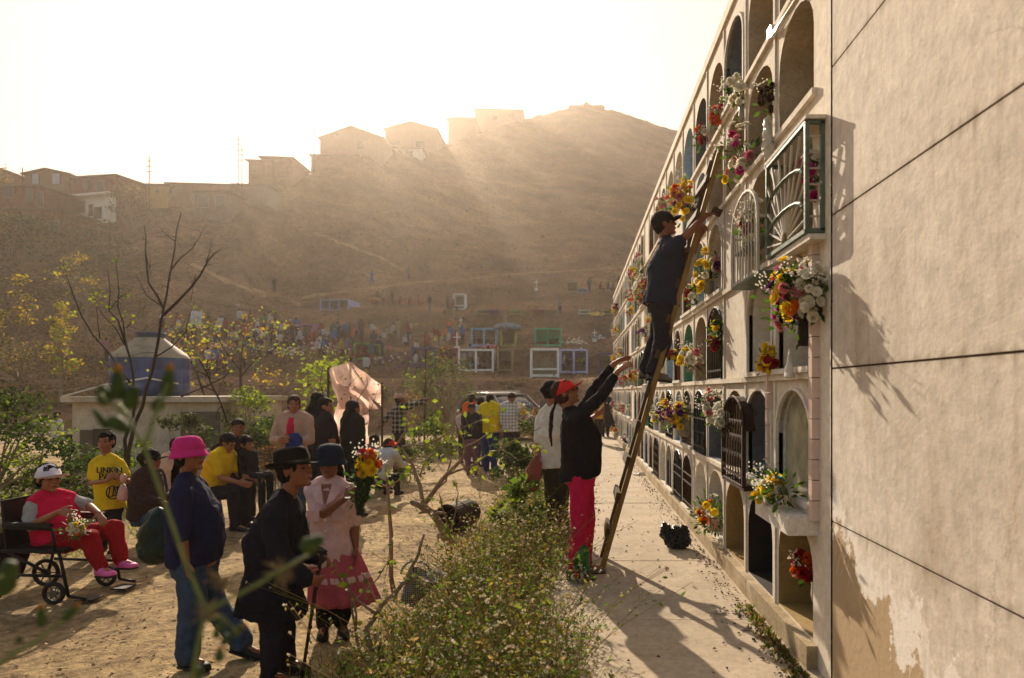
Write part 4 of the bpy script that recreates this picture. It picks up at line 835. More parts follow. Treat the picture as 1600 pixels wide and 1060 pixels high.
# green bottle
bt = empty('plastic_bottle', P(908, 900, 6.05), 'big green plastic bottle standing at the feet of the red cap woman', 'bottle'); bc = P(908, 905, 6.0); bc.z = 0
bt.location = bc; ORG[bt.name] = bc
mg = mat('green_pet', '0c7a2c', .12, .25, 9, .1, spec=.8, trans=.6, col2='2aa84c')
gb = MB(); gb.lathe([(.001, .0), (.05, .004), (.07, .01), (.078, .03), (.074, .06), (.077, .1), (.074, .13), (.077, .17), (.074, .20), (.072, .23), (.055, .275), (.025, .31), (.018, .33), (.018, .35)], bc, 28); gb.build('bottle_body', mg, bt, smooth=True)
gb = MB(); gb.lathe([(.022, .335), (.022, .36), (.001, .362)], bc, 16); gb.build('bottle_cap', mat('green_cap', '0e4a20', .4, .1, 5, 0), bt, smooth=True)
# black bag on the walkway
c = V(.93, 6.55, .0); c = P(1058, 850, 7.2); c.z = 0
mb = MB()
mb.ell(c + V(0, 0, .09), (.13, .10, .10)); mb.ell(c + V(-.10, .02, .14), (.07, .06, .09)); mb.ell(c + V(.03, 0, .17), (.09, .07, .06)); mb.tube([c + V(-.1, 0, .18), c + V(-.14, 0, .26)], [.05, .012])
tag(link('plastic_sack', remesh(mb, .008, 1, .055, 24), mat('black_polythene', '0f0d0d', .32, .2, 10, .4, spec=.5), None, c), 'crumpled black plastic sack lying on the walkway by the wall', 'sack')
def litter(p, r, m, label, name='plastic_scrap', cat='litter', flat=.4):
    mb = MB(); n = 7; vs = []
    for j in range(n):
        for i in range(n): vs.append(p + V((i / (n - 1) - .5) * 2 * r + R.uniform(-.2, .2) * r, (j / (n - 1) - .5) * 1.5 * r + R.uniform(-.2, .2) * r, .008 + R.random() * r * flat * (1 - abs(i - 3) / 4)))
    mb.add(vs, [(j * n + i, j * n + i + 1, (j + 1) * n + i + 1, (j + 1) * n + i) for j in range(n - 1) for i in range(n - 1)])
    return tag(solid(mb.build(name, m, None, p), .002), label, cat)
m_clear = mat('clear_wrap', 'c8beb0', .25, .15, 20, .5, trans=.35, alpha=.75)
def W0(x, y, z=0): Yq = (EYE - z) * FPX / (y - CY); q = P(x, y, Yq); q.z = z; return q
litter(W0(1124, 958), .045, m_clear, 'crumpled clear plastic wrap lying on the walkway near the wall')
litter(W0(1150, 958), .03, m_clear, 'small white wad of paper beside the crumpled wrap on the walkway')
litter(W0(1164, 985), .03, m_clear, 'twisted white ribbon of plastic nearest the camera on the walkway')
litter(W0(1000, 742), .12, m_clear, 'flat pale plastic sheet on the walkway beyond the ladder')
litter(W0(1070, 800), .03, M_WOOD2, 'dark scrap of wood on the walkway beside the black sack')
litter(W0(1075, 760), .05, M_WOOD2, 'dry leaf litter heap at the foot of the wall')
# debris line along the wall foot
mb = MB()
for i in range(1500):
    y = 3.6 + R.random() ** 1.5 * 18; x = WX - .1 - abs(R.gauss(0, .10)); s_ = R.uniform(.004, .016)
    if R.random() < .2: x = R.uniform(-.2, 1.2)
    p = V(x, y, .004); a = R.random() * 6.3; mb.mi = R.randrange(3)
    mb.add([p + V(math.cos(a) * s_, math.sin(a) * s_, 0), p + V(-math.sin(a) * s_ * .6, math.cos(a) * s_ * .6, s_ * .7), p + V(-math.cos(a) * s_, -math.sin(a) * s_, .002), p + V(math.sin(a) * s_ * .5, -math.cos(a) * s_ * .5, s_ * .9)], [(0, 1, 2), (0, 2, 3), (1, 3, 2)])
tag(mb.build('leaf_litter', [mat('dry_leaf', '5a4026', .9, .4, 20, 0), mat('pale_grit', '9a8466', .9, .3, 20, 0), mat('dark_grit', '3a2c1e', .9, .3, 20, 0)]), 'dry leaves and grit scattered on the walkway along the wall', kind='stuff')
# pebbles and clods on the dirt
mb = MB()
for i in range(5200):
    y = 3.4 + R.random() ** 1.6 * 14; x = R.uniform(-.85 * y, -.5); s_ = R.uniform(.004, .02) * (1 + .6 * (R.random() < .05)); p = V(x, y, GZ + .01); mb.mi = R.randrange(2)
    q = [p + V(R.uniform(-1, 1) * s_, R.uniform(-1, 1) * s_, R.uniform(-.2, .8) * s_) for _ in range(5)]; mb.add(q, [(0, 1, 2), (0, 2, 3), (0, 3, 4), (1, 2, 3), (2, 3, 4), (0, 1, 4)])
tag(mb.build('pebbles', [M_DIRT, mat('pale_stone', '9c8468', .9, .3, 20, 0)]), 'small stones and clods on the trodden dirt', kind='stuff')
# wheelchair
wc = empty('wheelchair', P(80, 932, 6.05), 'black folding wheelchair with small wheels under the woman in the white cap', 'wheelchair'); ORG[wc.name] = V(wc.location.x, wc.location.y, D); wc.location.z = D
Yn, Yf = 5.78, 6.32
def Q(x, y, far): q = P(x, y, 6.05); q.y = Yf if far else Yn; q.x += (.05 if far else -.02); return q
for far in (0, 1):
    f = MB()
    for a, b in (((10, 768), (36, 770)), ((36, 770), (44, 850)), ((44, 850), (132, 852)), ((44, 850), (30, 905)), ((132, 852), (146, 918)), ((48, 815), (122, 818)), ((122, 818), (126, 852)), ((40, 885), (138, 888)), ((52, 850), (118, 885)), ((146, 918), (172, 922)), ((36, 770), (8, 850))):
        f.tube([Q(*a, far), Q(*b, far)], .013, 8)
    f.build('frame', M_IRON, wc, smooth=True)
    ar = MB(); ar.bar(Q(50, 810, far), Q(120, 812, far), .05, .03); ar.build('armrest', SHOE, wc)
    gp = MB(); gp.tube([Q(8, 768, far), Q(22, 769, far)], .018, 10); gp.build('hand_grip', SHOE, wc, smooth=True)
    for (x, y, r) in ((26, 910, .125), (124, 918, .095)):
        c = Q(x, y, far); c.z = D + r; n_ = 28; ty = MB(); Mw = Matrix.Rotation(math.pi / 2, 3, 'X')
        vs = []; 
        for i in range(n_):
            a = 2 * math.pi * i / n_
            for k in range(8):
                b_ = 2 * math.pi * k / 8; rr = r - .018 + .018 * math.cos(b_); vs.append(c + V(rr * math.cos(a), .018 * math.sin(b_), rr * math.sin(a)))
        ty.add(vs, [(i * 8 + k, i * 8 + (k + 1) % 8, ((i + 1) % n_) * 8 + (k + 1) % 8, ((i + 1) % n_) * 8 + k) for i in range(n_) for k in range(8)]); wh = ty.build('wheel', SHOE, wc, smooth=True)
        rm = MB(); rm.tube([c - V(0, .012, 0), c + V(0, .012, 0)], r * .3, 16)
        for i in range(6): a = i * math.pi / 3; rm.tube([c, c + V(math.cos(a), 0, math.sin(a)) * (r - .03)], .006, 5)
        rm.build('rim', mat('grey_hub', '5a544e', .5, .2, 10, .05, metal=.3), wh)
    fp = MB(); q = Q(164, 926, far); fp.box(q + V(0, .1 if not far else -.1, 0), (.14, .15, .012)); fp.build('footplate', M_IRON, wc)
sb = MB(); sb.box((Q(88, 850, 0) + Q(88, 850, 1)) / 2, (.48, .52, .03)); sb.build('seat', SHOE, wc)
sb = MB(); a = (Q(38, 775, 0) + Q(38, 775, 1)) / 2; b = (Q(44, 848, 0) + Q(44, 848, 1)) / 2; sb.bar(a, b, .52, .02, up=(1, 0, 0)); sb.build('backrest', SHOE, wc)
def bag(name, c, r, m, label, cat='bag', vox=.014):
    mb = MB(); mb.ell(c, r); mb.ell(c + V(0, 0, r[2] * .6), (r[0] * .6, r[1] * .6, r[2] * .6)); mb.ell(c - V(r[0] * .2, 0, r[2] * .3), (r[0] * .85, r[1] * .9, r[2] * .7))
    return tag(link(name, remesh(mb, vox, 2, .03, 9), m, None, c), label, cat)
bag('cloth_bag', P(14, 868, 6.1), (.13, .14, .22), cloth('maroon_cloth', '2a1518'), 'dark maroon bag hanging behind the wheelchair')
bag('folded_blanket', P(12, 822, 6.1), (.14, .13, .07), cloth('cream_cloth', '8f8262'), 'cream folded blanket on top of the maroon bag', 'blanket')
bag('shopping_bag', P(246, 842, 4.95), (.13, .10, .19), mat('dark_green_plastic', '142a22', .4, .25, 12, .3, trans=.2), 'dark green shopping bag beside the pink hat woman')
bag('cloth_bundle', W0(282, 870, D) + V(-.0, .6, .06), (.07, .06, .06), c_white2, 'small white and grey bundle on the ground behind the pink hat woman', 'bundle')
# red stool
st = empty('plastic_stool', P(326, 826, 9.0), 'red plastic stool under the man in the yellow T-shirt', 'stool'); o0 = V(P(326, 826, 9.0).x, 9.0, D); st.location = o0; ORG[st.name] = o0
m_rp = mat('red_plastic', 'a02c18', .4, .1, 5, .02); q = MB(); q.lathe([(.001, .40), (.15, .40), (.16, .385), (.155, .36)], o0, 20); q.build('seat', m_rp, st, smooth=True)
for i in range(4): a = math.pi / 4 + i * math.pi / 2; q = MB(); q.bar(o0 + V(math.cos(a) * .18, math.sin(a) * .18, 0), o0 + V(math.cos(a) * .12, math.sin(a) * .12, .385), .04, .03); q.build('leg', m_rp, st)
# translucent plastic sheet on poles
M_SHEET = mat('translucent_sheet', 'd8b0a0', .3, .2, 6, .6, 14, trans=.75, col2='ead0c2')
tt = empty('plastic_shelter', P(550, 740, 13), 'translucent pinkish plastic sheet draped over poles', 'shelter'); ORG[tt.name] = tt.location.copy()
cr = {'a': P(513, 577, 12.6), 'b': P(548, 565, 13.6), 'c': P(597, 603, 13.2), 'd': P(573, 706, 12.6), 'e': P(520, 690, 12.3)}
def patch(a, b, c, d, amp, name, n=22):
    q = MB(); vs = []
    for j in range(n):
        for i in range(n):
            u_, v_ = i / (n - 1), j / (n - 1); p = a.lerp(b, u_).lerp(d.lerp(c, u_), v_); s_ = math.sin(math.pi * u_) * math.sin(math.pi * v_)
            vs.append(p + V(0, 1, 0) * (noise.noise(p * 3.5) * amp * (.4 + s_)) - V(0, 0, .12) * s_)
    q.add(vs, [(j * n + i, j * n + i + 1, (j + 1) * n + i + 1, (j + 1) * n + i) for j in range(n - 1) for i in range(n - 1)]); q.build(name, M_SHEET, tt, smooth=True)
patch(cr['a'], cr['b'], P(590, 640, 13.2), P(530, 640, 12.4), .4, 'roof_sheet'); patch(P(530, 600, 12.5), P(578, 612, 12.9), cr['d'], cr['e'], .5, 'side_sheet'); patch(cr['b'], cr['c'], P(598, 640, 13.3), P(578, 615, 12.9), .3, 'flap_sheet')
for a in ('a', 'b', 'c'): q = MB(); q.tube([V(cr[a].x, cr[a].y, D), cr[a] + V(0, 0, .06)], .022, 6); q.build('pole', M_WOOD2, tt)
# hollow log
c = P(717, 806, 9.0); c.z = D + .17; lg = empty('hollow_drum', c, 'rusty open barrel lying on its side on the dirt', 'barrel')
q = MB(); Ml = Matrix.Rotation(math.pi / 2 - .0, 3, 'X') @ Matrix.Rotation(.0, 3, 'Y'); Ml = Matrix.Rotation(-.35, 3, 'Z') @ Matrix.Rotation(math.pi / 2, 3, 'X')
q.lathe([(.001, -.28), (.165, -.28), (.175, -.2), (.17, 0), (.178, .02), (.17, .05), (.172, .28), (.15, .28), (.15, -.2), (.001, -.22)], c, 24, Ml); q.build('barrel_shell', M_RUST, lg, smooth=False)
q = MB(); q.lathe([(.178, .27), (.183, .285), (.160, .285)], c, 24, Ml); q.build('rim', M_RUST, lg)
# basket and wrapping in the plants
bk = empty('wire_basket', P(650, 925, 4.8), 'small black and white woven basket lying among the weeds', 'basket'); c = P(650, 918, 4.75); bk.location = c; ORG[bk.name] = c
q = MB(); m_bw = mat('black_white_weave', '2a2725', .6, .1, 10, .1); checks(m_bw, '1b1a1a', 'c9c2b8', 22)
q.lathe([(.001, -.12), (.05, -.12), (.085, .0), (.10, .10), (.095, .10), (.08, .0)], c, 24, Matrix.Rotation(.5, 3, 'Y')); q.build('basket_body', m_bw, bk)
q = MB(); q.tube([c + V(.1 * math.cos(a), 0, .09 + .09 * math.sin(a)) for a in [math.pi * i / 10 for i in range(11)]], .008, 6); q.build('handle', m_bw, bk)
litter(P(648, 915, 4.55), .09, mat('silver_foil', '9d928c', .2, .3, 30, .6, metal=.4), 'crumpled pinkish foil wrapping on the weeds beside the basket', flat=1.0)
litter(P(682, 902, 4.7), .06, m_clear, 'white plastic scrap caught in the weeds right of the basket', flat=1.2)

q = MB(); c = P(1077, 415, 6.6); q.loft([(c + V(.02, 0, .16), V(.02, 0, 0), V(0, .03, 0)), (c + V(0, 0, .05), V(.05, 0, 0), V(0, .05, 0)), (c - V(.02, 0, .08), V(.06, 0, 0), V(0, .04, 0)), (c - V(.03, 0, .17), V(.03, 0, 0), V(0, .03, 0))], 14)
tag(link('grey_rag', remesh(q, .008, 2, .03, 14), c_grey, None, c), 'grey rag hanging on the ladder in front of the man', 'rag')
# ---------------------------------------------------------------- grilles and flowers on the niche wall
def gate(k, r, style='bars', X=WX - .015, m=None, y0=None, y1=None, z0=None, z1=None, label=None):
    if (k, r) in NI and y0 is None: y0, y1, z0, z1, _ = NI[(k, r)]
    m = m or M_IRON; g_ = MB(); ol = outline(y0, y1, z0, z1, 10, .25)
    g_.tube([V(X, *p) for p in ol] + [V(X, *ol[0])], .011, 5)
    def top(y): c = (y0 + y1) / 2; q = max(0, 1 - ((y - c) / ((y1 - y0) / 2)) ** 2); return z1 - .25 + .25 * math.sqrt(q)
    n = 8
    for i in range(1, n): y = y0 + (y1 - y0) * i / n; g_.tube([V(X, y, z0), V(X, y, top(y))], .0055, 4)
    for t in ((.12, .5, .66) if style == 'bars' else (.1, .33, .55, .72)): g_.bar(V(X, y0, z0 + (z1 - z0) * t), V(X, y1, z0 + (z1 - z0) * t), .014, .02, up=(0, 0, 1))
    if style == 'lattice':
        for i in range(n):
            for j in range(4): g_.ell((X - .008, y0 + (y1 - y0) * (i + .5) / n, z0 + .1 + j * .13), (.006, .018, .025), None, 8, 5)
    if style == 'fan':
        for i in range(7): a = math.pi * (i + .5) / 7; g_.tube([V(X, (y0 + y1) / 2, z0 + .05), V(X, (y0 + y1) / 2 + math.cos(a) * .3, min(top((y0 + y1) / 2 + math.cos(a) * .3), z0 + .05 + math.sin(a) * .55))], .007, 4)
    o = g_.build('gate', m, wall)
    if label: o['label'] = label
    return o
for (k, r, st_, m) in ((3, 2, 'bars', M_IRON), (4, 1, 'fan', M_IRON), (5, 1, 'lattice', M_RUST), (6, 0, 'bars', M_IRON), (7, 1, 'fan', M_IRON), (9, 0, 'lattice', M_RUST), (8, 4, 'bars', M_RUST), (10, 1, 'bars', M_IRON), (9, 3, 'bars', M_WHIRON), (12, 2, 'lattice', M_IRON), (5, 0, 'bars', M_RUST)): gate(k, r, st_, m=m)
# the protruding dark lattice cage
y0, y1, z0, z1 = 5.46, 6.22, .86, 1.56; X = 1.30
gate(None, None, 'lattice', X, M_RUST, y0, y1, z0, z1, 'rusty arched lattice standing out from the wall')
cg = MB()
for y in (y0, y1): cg.bar(V(X, y, z0), V(WX, y, z0), .02); cg.bar(V(X, y, z0 + .45), V(WX, y, z0 + .45), .02); cg.bar(V(X, y, z0), V(X, y, z0 + .47), .03)
ol = outline(y0, y1, z0, z1, 12, .27)
for a, b in zip(ol[1:-2], ol[2:-1]): cg.quad((X, a[0], a[1]), (X, b[0], b[1]), (WX, b[0], b[1] + .0), (WX, a[0], a[1]))
cg.box(((X + WX) / 2, (y0 + y1) / 2, z0 - .02), (.1, .80, .025)); cg.build('cage', M_RUST, wall)
# the sunburst window cage near the camera
gr = empty('window_grille', (WX, 4.25, 2.5), 'pale green and white sunburst iron grille standing out over a niche', 'grille')
X = 1.29; ya, yb, z0, z1 = 3.94, 4.74, 2.50, 3.11
f = MB()
for a, b in (((ya, z0), (ya, z1)), ((yb, z0), (yb, z1)), ((ya, z1), (yb, z1)), ((ya, z0), (yb, z0))): f.bar(V(X, *a), V(X, *b), .024, up=(1, 0, 0))
for y in (ya, yb):
    for z in (z0, z1): f.bar(V(X, y, z), V(WX, y, z), .025)
f.bar(V(WX - .01, ya, z0), V(WX - .01, ya, z1), .025, up=(1, 0, 0)); f.build('frame', M_GREENIRON, gr)
b_ = MB(); c = V(X, (ya + yb) / 2, z0 + .02)
for i in range(13):
    a = math.pi * (i + .5) / 13; dy, dz = math.cos(a), math.sin(a); t = min(.40 / max(1e-3, abs(dy)), .55 / dz); b_.tube([c + V(0, dy, dz) * .06, c + V(0, dy, dz) * t], .009, 5)
for i in range(6): z = z0 + .08 + i * .09; b_.tube([V(X, ya, z), V(WX, ya, z)], .006, 4)
b_.build('sunburst_bars', M_WHIRON, gr)
sl = MB(); sl.box((X + .07, (ya + yb) / 2, z1 + .02), (.17, .86, .02)); sl.build('lid', M_TRIM, gr); sl = MB(); sl.box((X + .07, (ya + yb) / 2, z0 - .04), (.13, .88, .03)); sl.build('shelf', M_TRIM, gr)
rr_ = MB()
for z in (z0 + .14, z0 + .33): rr_.tube([c + V(-.01, .36 * math.cos(a), z - c.z + .07 * math.sin(a)) for a in [math.pi * i / 8 for i in range(9)]], .012, 5)
rr_.build('scroll', M_GREENIRON, gr)
g2 = empty('window_grille', (WX, 5.1, 2.4), 'white iron grille with arched top next to the sunburst grille', 'grille')
f = MB(); ya, yb, z0, z1 = 4.80, 5.58, 2.42, 3.06
ol = outline(ya, yb, z0, z1, 10, .24); f.tube([V(1.24, *p) for p in ol] + [V(1.24, *ol[0])], .014, 6)
for y in (ya, yb):
    for z in (z0, z0 + .38): f.bar(V(1.24, y, z), V(WX, y, z), .018)
f.build('frame', M_WHIRON, g2); f = MB()
for i in range(1, 9): y = ya + (yb - ya) * i / 9; q = max(0, 1 - ((y - (ya + yb) / 2) / .39) ** 2); f.tube([V(1.24, y, z0), V(1.24, y, z1 - .24 + .24 * math.sqrt(q))], .0055, 4)
f.build('bars', M_WHIRON, g2); f = MB(); f.box((1.31, 5.13, z0 - .015), (.17, .8, .02)); f.build('shelf', M_GREENIRON, g2); f = MB(); f.box((1.31, 5.13, z0 + .24), (.13, .74, .012)); f.build('shelf', M_GREENIRON, g2)
# statue-like cross and small bits inside the glazed niche
PAL = {'y': 'f6d81a', 'w': 'e4dfce', 'p': 'c0287a', 'o': 'e0701a', 'r': 'a01418', 'v': '6a2a72', 'k': 'd98a90', 'b': '4a90a8', 'd': '4a2412', 'g': '3a5a18'}
FM = {k: mat('petal_' + k, v, .7, .14, 9, 0, leaf=True) for k, v in PAL.items()}
LEAFM = mat('bouquet_leaf', '2c4416', .6, .35, 9, 0, leaf=True, col2='5a7a26'); STEM = mat('green_stem', '3c4a1c', .7, .3, 9, 0)
TIN = mat('dull_tin', '8a8478', .5, .25, 10, .1, metal=.2); CLAY = mat('vase_clay', 'a88a70', .7, .25, 10, .1); VG = mat('white_vase', 'b9b2a4', .4, .15, 10, .05)
def bloom(mb, c, r, up, full=0):
    M = frame(up, (0, 0, 1) if abs(N(up).z) < .9 else (1, 0, 0)); n = 12 if r < .03 else 16
    for ly in range(2 if not full else 5):
        for i in range(n):
            a = 2 * math.pi * (i + .5 * ly) / n; el = (.25 + .5 * ly) if not full else (-.5 + .55 * ly); rr = r * (1 - .22 * ly if not full else 1)
            d = M @ V(math.sin(el), math.cos(a) * math.cos(el), math.sin(a) * math.cos(el)); t = M @ V(0, -math.sin(a), math.cos(a)); w_ = r * .30
            mb.add([c + d * rr * .1, c + d * rr * .6 + t * w_, c + d * rr, c + d * rr * .6 - t * w_], [(0, 1, 2, 3)])
def bouquet(label, c, r, pal, n=10, vase=None, down=.18, group=None, up=V(-.55, -.3, .8), name='bouquet', fr=.044, fullp=.25, leafn=26, cat='bouquet', long=1.0):
    """blossoms over leaves and stems, in a tin or vase"""
    up = N(up); base = c - up * down; root = empty(name, base, label, cat, group); fl = MB(); lf = MB(); pl_ = list(pal); ms = sorted(set(pl_))
    for i in range(n):
        d = V(R.gauss(0, 1), R.gauss(0, 1), R.gauss(0, 1)); d.normalize(); p = c + V(d.x * .75, d.y, d.z * long) * r * (.45 + .55 * R.random()); fl.mi = ms.index(pl_[i % len(pl_)])
        bloom(fl, p, fr * R.uniform(.75, 1.25), N(d + up * .8), R.random() < fullp); lf.mi = 1; lf.tube([base, base.lerp(p, .6) + V(0, 0, .02), p], .0025, 3, False)
    lf.mi = 0
    for i in range(leafn):
        d = V(R.gauss(0, 1), R.gauss(0, 1), R.gauss(0, 1)).normalized(); p = c.lerp(base, R.random() * .7) + d * r * R.uniform(.4, 1.05); a = N(d + up * .5 + V(0, 0, R.uniform(-.4, .3))); t = a.cross(V(R.random(), R.random(), R.random())).normalized(); L_ = R.uniform(.03, .07)
        lf.add([p, p + a * L_ * .5 + t * L_ * .22, p + a * L_, p + a * L_ * .5 - t * L_ * .22], [(0, 1, 2, 3)])
    for i in range(n // 3):                                 # filler sprigs
        d = V(R.gauss(0, 1), R.gauss(0, 1), abs(R.gauss(0, 1))).normalized(); p = c + d * r * R.uniform(.9, 1.35); lf.mi = 1; lf.tube([c, p], .0015, 3, False); lf.mi = 2
        for q in range(5): e = p + V(R.gauss(0, 1), R.gauss(0, 1), R.gauss(0, 1)) * .018; s_ = .007; lf.add([e, e + V(s_, 0, s_), e + V(0, s_, 2 * s_), e + V(-s_, 0, s_)], [(0, 1, 2, 3)])
    fl.build('blossoms', [FM[x] for x in ms], root); lf.build('foliage', [LEAFM, STEM, FM['w']], root)
    if vase:
        v = MB(); h, rv, m = vase; bb = V(base.x, base.y, base.z - h * .6)
        v.lathe([(.001, 0), (rv * .8, 0), (rv, h * .3), (rv * .9, h * .75), (rv * 1.05, h), (rv * .85, h), (rv * .8, h * .7)], bb, 18); v.build('vase', m, root, smooth=True)
    return root
def bw(label, x, y, r, pal, X=1.27, **k): return bouquet(label, PW(x, y, X), r, pal, **k)
tin = (.13, .055, TIN)
bw('white flowers with a yellow bloom in a pot high on the wall', 1147, 145, .15, 'wwwy', 1.30, n=16, vase=(.14, .05, TIN))
bw('brown withered bouquet hanging above a wrapped white bundle', 1199, 150, .10, 'dd', 1.34, n=18, fr=.03, down=.26)
bw('orange and red posy hanging high beside the divider', 1122, 180, .10, 'orr', 1.34, n=10)
bw('small red and green posy below the top row', 1098, 212, .10, 'rwo', 1.34, n=9, leafn=36)
bw('tall green bouquet with white lilies and a pink bloom above the sunburst grille', 1150, 238, .17, 'wwpwk', 1.28, n=22, leafn=90, long=1.7, fr=.04)
bw('single yellow bloom beside the top of the ladder', 1130, 279, .03, 'y', 1.34, n=4, leafn=4, fr=.03)
bw('big yellow, orange and mauve bouquet behind the top of the ladder', 1065, 310, .22, 'yyyyoyvyyk', 1.12, n=46, leafn=80, fr=.045, vase=tin)
bw('yellow and white bouquet right of the ladder under the arm of the man', 1094, 425, .16, 'yyywy', 1.28, n=24, leafn=60, long=1.6, vase=tin)
bw('red and white bouquet just beside the ladder', 1078, 455, .11, 'rwrw', 1.28, n=16, leafn=30)
bw('pink, white and purple flowers inside the framed niche', 1122, 412, .10, 'wkvw', 1.46, n=16, leafn=20)
bw('white and red flowers inside the arched white grille', 1173, 350, .13, 'wwrw', 1.31, n=22, leafn=60, long=1.8)
bw('magenta bloom with leaves behind the corner post of the sunburst grille', 1268, 268, .08, 'ppwg', 1.36, n=14, leafn=40, long=2.0)
bw('large bouquet of orchids, coral and yellow blooms in a dark pot', 1232, 460, .17, 'kpoyvyygk', 1.24, n=52, leafn=110, fr=.04, long=1.25, vase=(.18, .06, SHOE), down=.24)
bw('tall white chrysanthemum bunch in the upper framed niche', 1263, 452, .10, 'ww', 1.30, n=44, fr=.035, fullp=.4, long=1.7, leafn=50, down=.2)
bw('yellow and dark red flowers at the floor of the framed niche', 1199, 562, .09, 'yyyrr', 1.33, n=26, fr=.035, fullp=.5, leafn=16, down=.06)
bw('fallen bouquet of white lilies, yellow and blue flowers across the planter', 1208, 762, .11, 'wwyyb', 1.22, n=22, leafn=90, up=V(-.2, .8, .1), fr=.045)
bw('yellow chrysanthemums hanging over the end of the planter', 1190, 772, .06, 'yyy', 1.2, n=18, fr=.032, fullp=.4, leafn=20, up=V(-.5, .3, -.5))
bw('small blue flowers left of the white lilies', 1190, 735, .055, 'bb', 1.24, n=16, fr=.016, leafn=12)
bw('dark red and orange chrysanthemums in a vase in the bottom corner niche', 1256, 886, .075, 'rror', 1.42, n=26, fr=.045, fullp=.6, vase=(.14, .04, VG), down=.19, leafn=20)
bw('leafy green plant with a few yellow flowers in a bottom niche', 1107, 800, .19, 'yow', 1.31, n=10, leafn=260, long=1.1, vase=(.12, .07, CLAY), down=.16)
bw('yellow and red posy on the second row left of the bars', 1047, 553, .09, 'yrrd', 1.30, n=14)
bw('yellow chrysanthemums with white sprigs on the second row', 1068, 553, .13, 'yyyw', 1.29, n=24, leafn=40, vase=tin)
bw('white and pink bunch against the green niche', 1084, 560, .12, 'wwk', 1.33, n=20, leafn=30)
bw('hanging greens with a yellow bloom in the barred niche', 1119, 520, .09, 'yg', 1.33, n=8, leafn=80, long=1.8)
bw('small bunch of red blossoms tied to the bars', 1115, 537, .055, 'rr', 1.31, n=14, fr=.035, fullp=.8, leafn=4)
bw('big yellow and violet arrangement in a tin bucket on the third row', 1055, 648, .17, 'yyyyvkyv', 1.17, n=48, leafn=90, fr=.042, vase=(.2, .08, TIN))
bw('purple and yellow arrangement beside the tin bucket', 1035, 640, .15, 'vyvkw', 1.15, n=32, leafn=70, vase=tin)
bw('drooping white bouquet with greens on the third row', 1112, 635, .13, 'wwwk', 1.27, n=26, leafn=90, long=1.4)
bw('white bouquet leaning by the dark fan gate', 1128, 650, .09, 'ww', 1.29, n=20, leafn=50, long=1.5)
bw('reddish bloom in a niche behind the man on the ladder', 1000, 455, .14, 'orwg', 1.28, n=14, leafn=70)
bw('tall greens with white tips against the edge of the wall', 1000, 420, .22, 'wwg', 1.28, n=14, leafn=80, long=1.5)
bw('orange red flowers on the far upper row', 985, 462, .18, 'oor', 1.28, n=16, leafn=60)
for i in range(46):
    k = R.randrange(7, 25); r_ = R.randrange(0, 6)
    if (k, r_) not in NI: continue
    y0, y1, z0, z1, _ = NI[(k, r_)]; pal = R.choice(['yw', 'ro', 'wk', 'yyr', 'pw', 'w', 'oy', 'vw'])
    bouquet('small faded bouquet in the far niches of the burial wall', V(WX - R.uniform(.02, .14), (y0 + y1) / 2, z0 + .24), R.uniform(.09, .16), pal, n=12, leafn=36, fr=.045, group='bouquets in the far niches', vase=(.1, .05, R.choice([TIN, CLAY, VG])))
# bundles and small things on the wall
q = MB(); c = PW(1200, 210, 1.33); q.loft([(c + V(0, 0, .12), V(.015, 0, 0), V(0, .02, 0)), (c, V(.035, 0, 0), V(0, .04, 0)), (c - V(0, 0, .10), V(.04, 0, 0), V(0, .045, 0)), (c - V(0, 0, .18), V(.015, 0, 0), V(0, .02, 0))], 14)
tag(link('wrapped_bundle', remesh(q, .008, 2, .03, 18), VG, None, c), 'pale wrapped bundle hanging under the withered bouquet', 'bundle')
q = MB(); c = PW(1234, 572, 1.30); q.loft([(c + V(0, 0, .10), V(.006, 0, 0), V(0, .008, 0)), (c, V(.02, 0, 0), V(0, .025, 0)), (c - V(0, 0, .07), V(.03, 0, 0), V(0, .05, 0))], 12)
tag(link('tied_bag', remesh(q, .006, 1, .01, 20), VG, None, c), 'white plastic bag tied below the big bouquet', 'bag')
# bouquet held by the old woman, flowers on the lap, flowers of the man
bouquet('bouquet of orange and yellow blooms held by the woman in the rose skirt', P(575, 722, 4.72), .095, 'oyoyyryo', n=40, leafn=120, fr=.042, up=V(.22, 0, 1), down=.36, fullp=.3)
q = MB(); a, b = P(572, 735, 4.72), P(560, 805, 4.72); q.loft([(a, V(.07, 0, 0), V(0, .05, 0)), (a.lerp(b, .5), V(.045, 0, 0), V(0, .035, 0)), (b, V(.02, 0, 0), V(0, .02, 0))], 14)
tag(link('stem_bundle', remesh(q, .008, 1, .03, 22), mat('dark_stems', '1d2a12', .8, .4, 20, .4), None, b), 'dark leafy stems wrapped below the held bouquet', 'stems')
bouquet('yellow and white flowers lying on the lap of the wheelchair woman', P(120, 824, 5.75), .07, 'yywkwo', n=30, leafn=80, fr=.022, up=V(.8, -.2, .3), down=.12)
bouquet('flowers carried by the man in the white checked shirt', P(815, 640, 15.1), .14, 'ywyw', n=22, leafn=50, fr=.05, down=.2)
bouquet('pale cut flowers lying on the edge of the walkway', W0(905, 910) + V(0, 0, .05), .07, 'wwo', n=20, leafn=30, fr=.025, up=V(1, 0, .3), down=.08)
bouquet('heap of violet flowers on the dirt near the plastic tent', W0(590, 738, D) + V(0, 0, .1), .2, 'vvwv', n=40, leafn=80, fr=.04, down=.1)
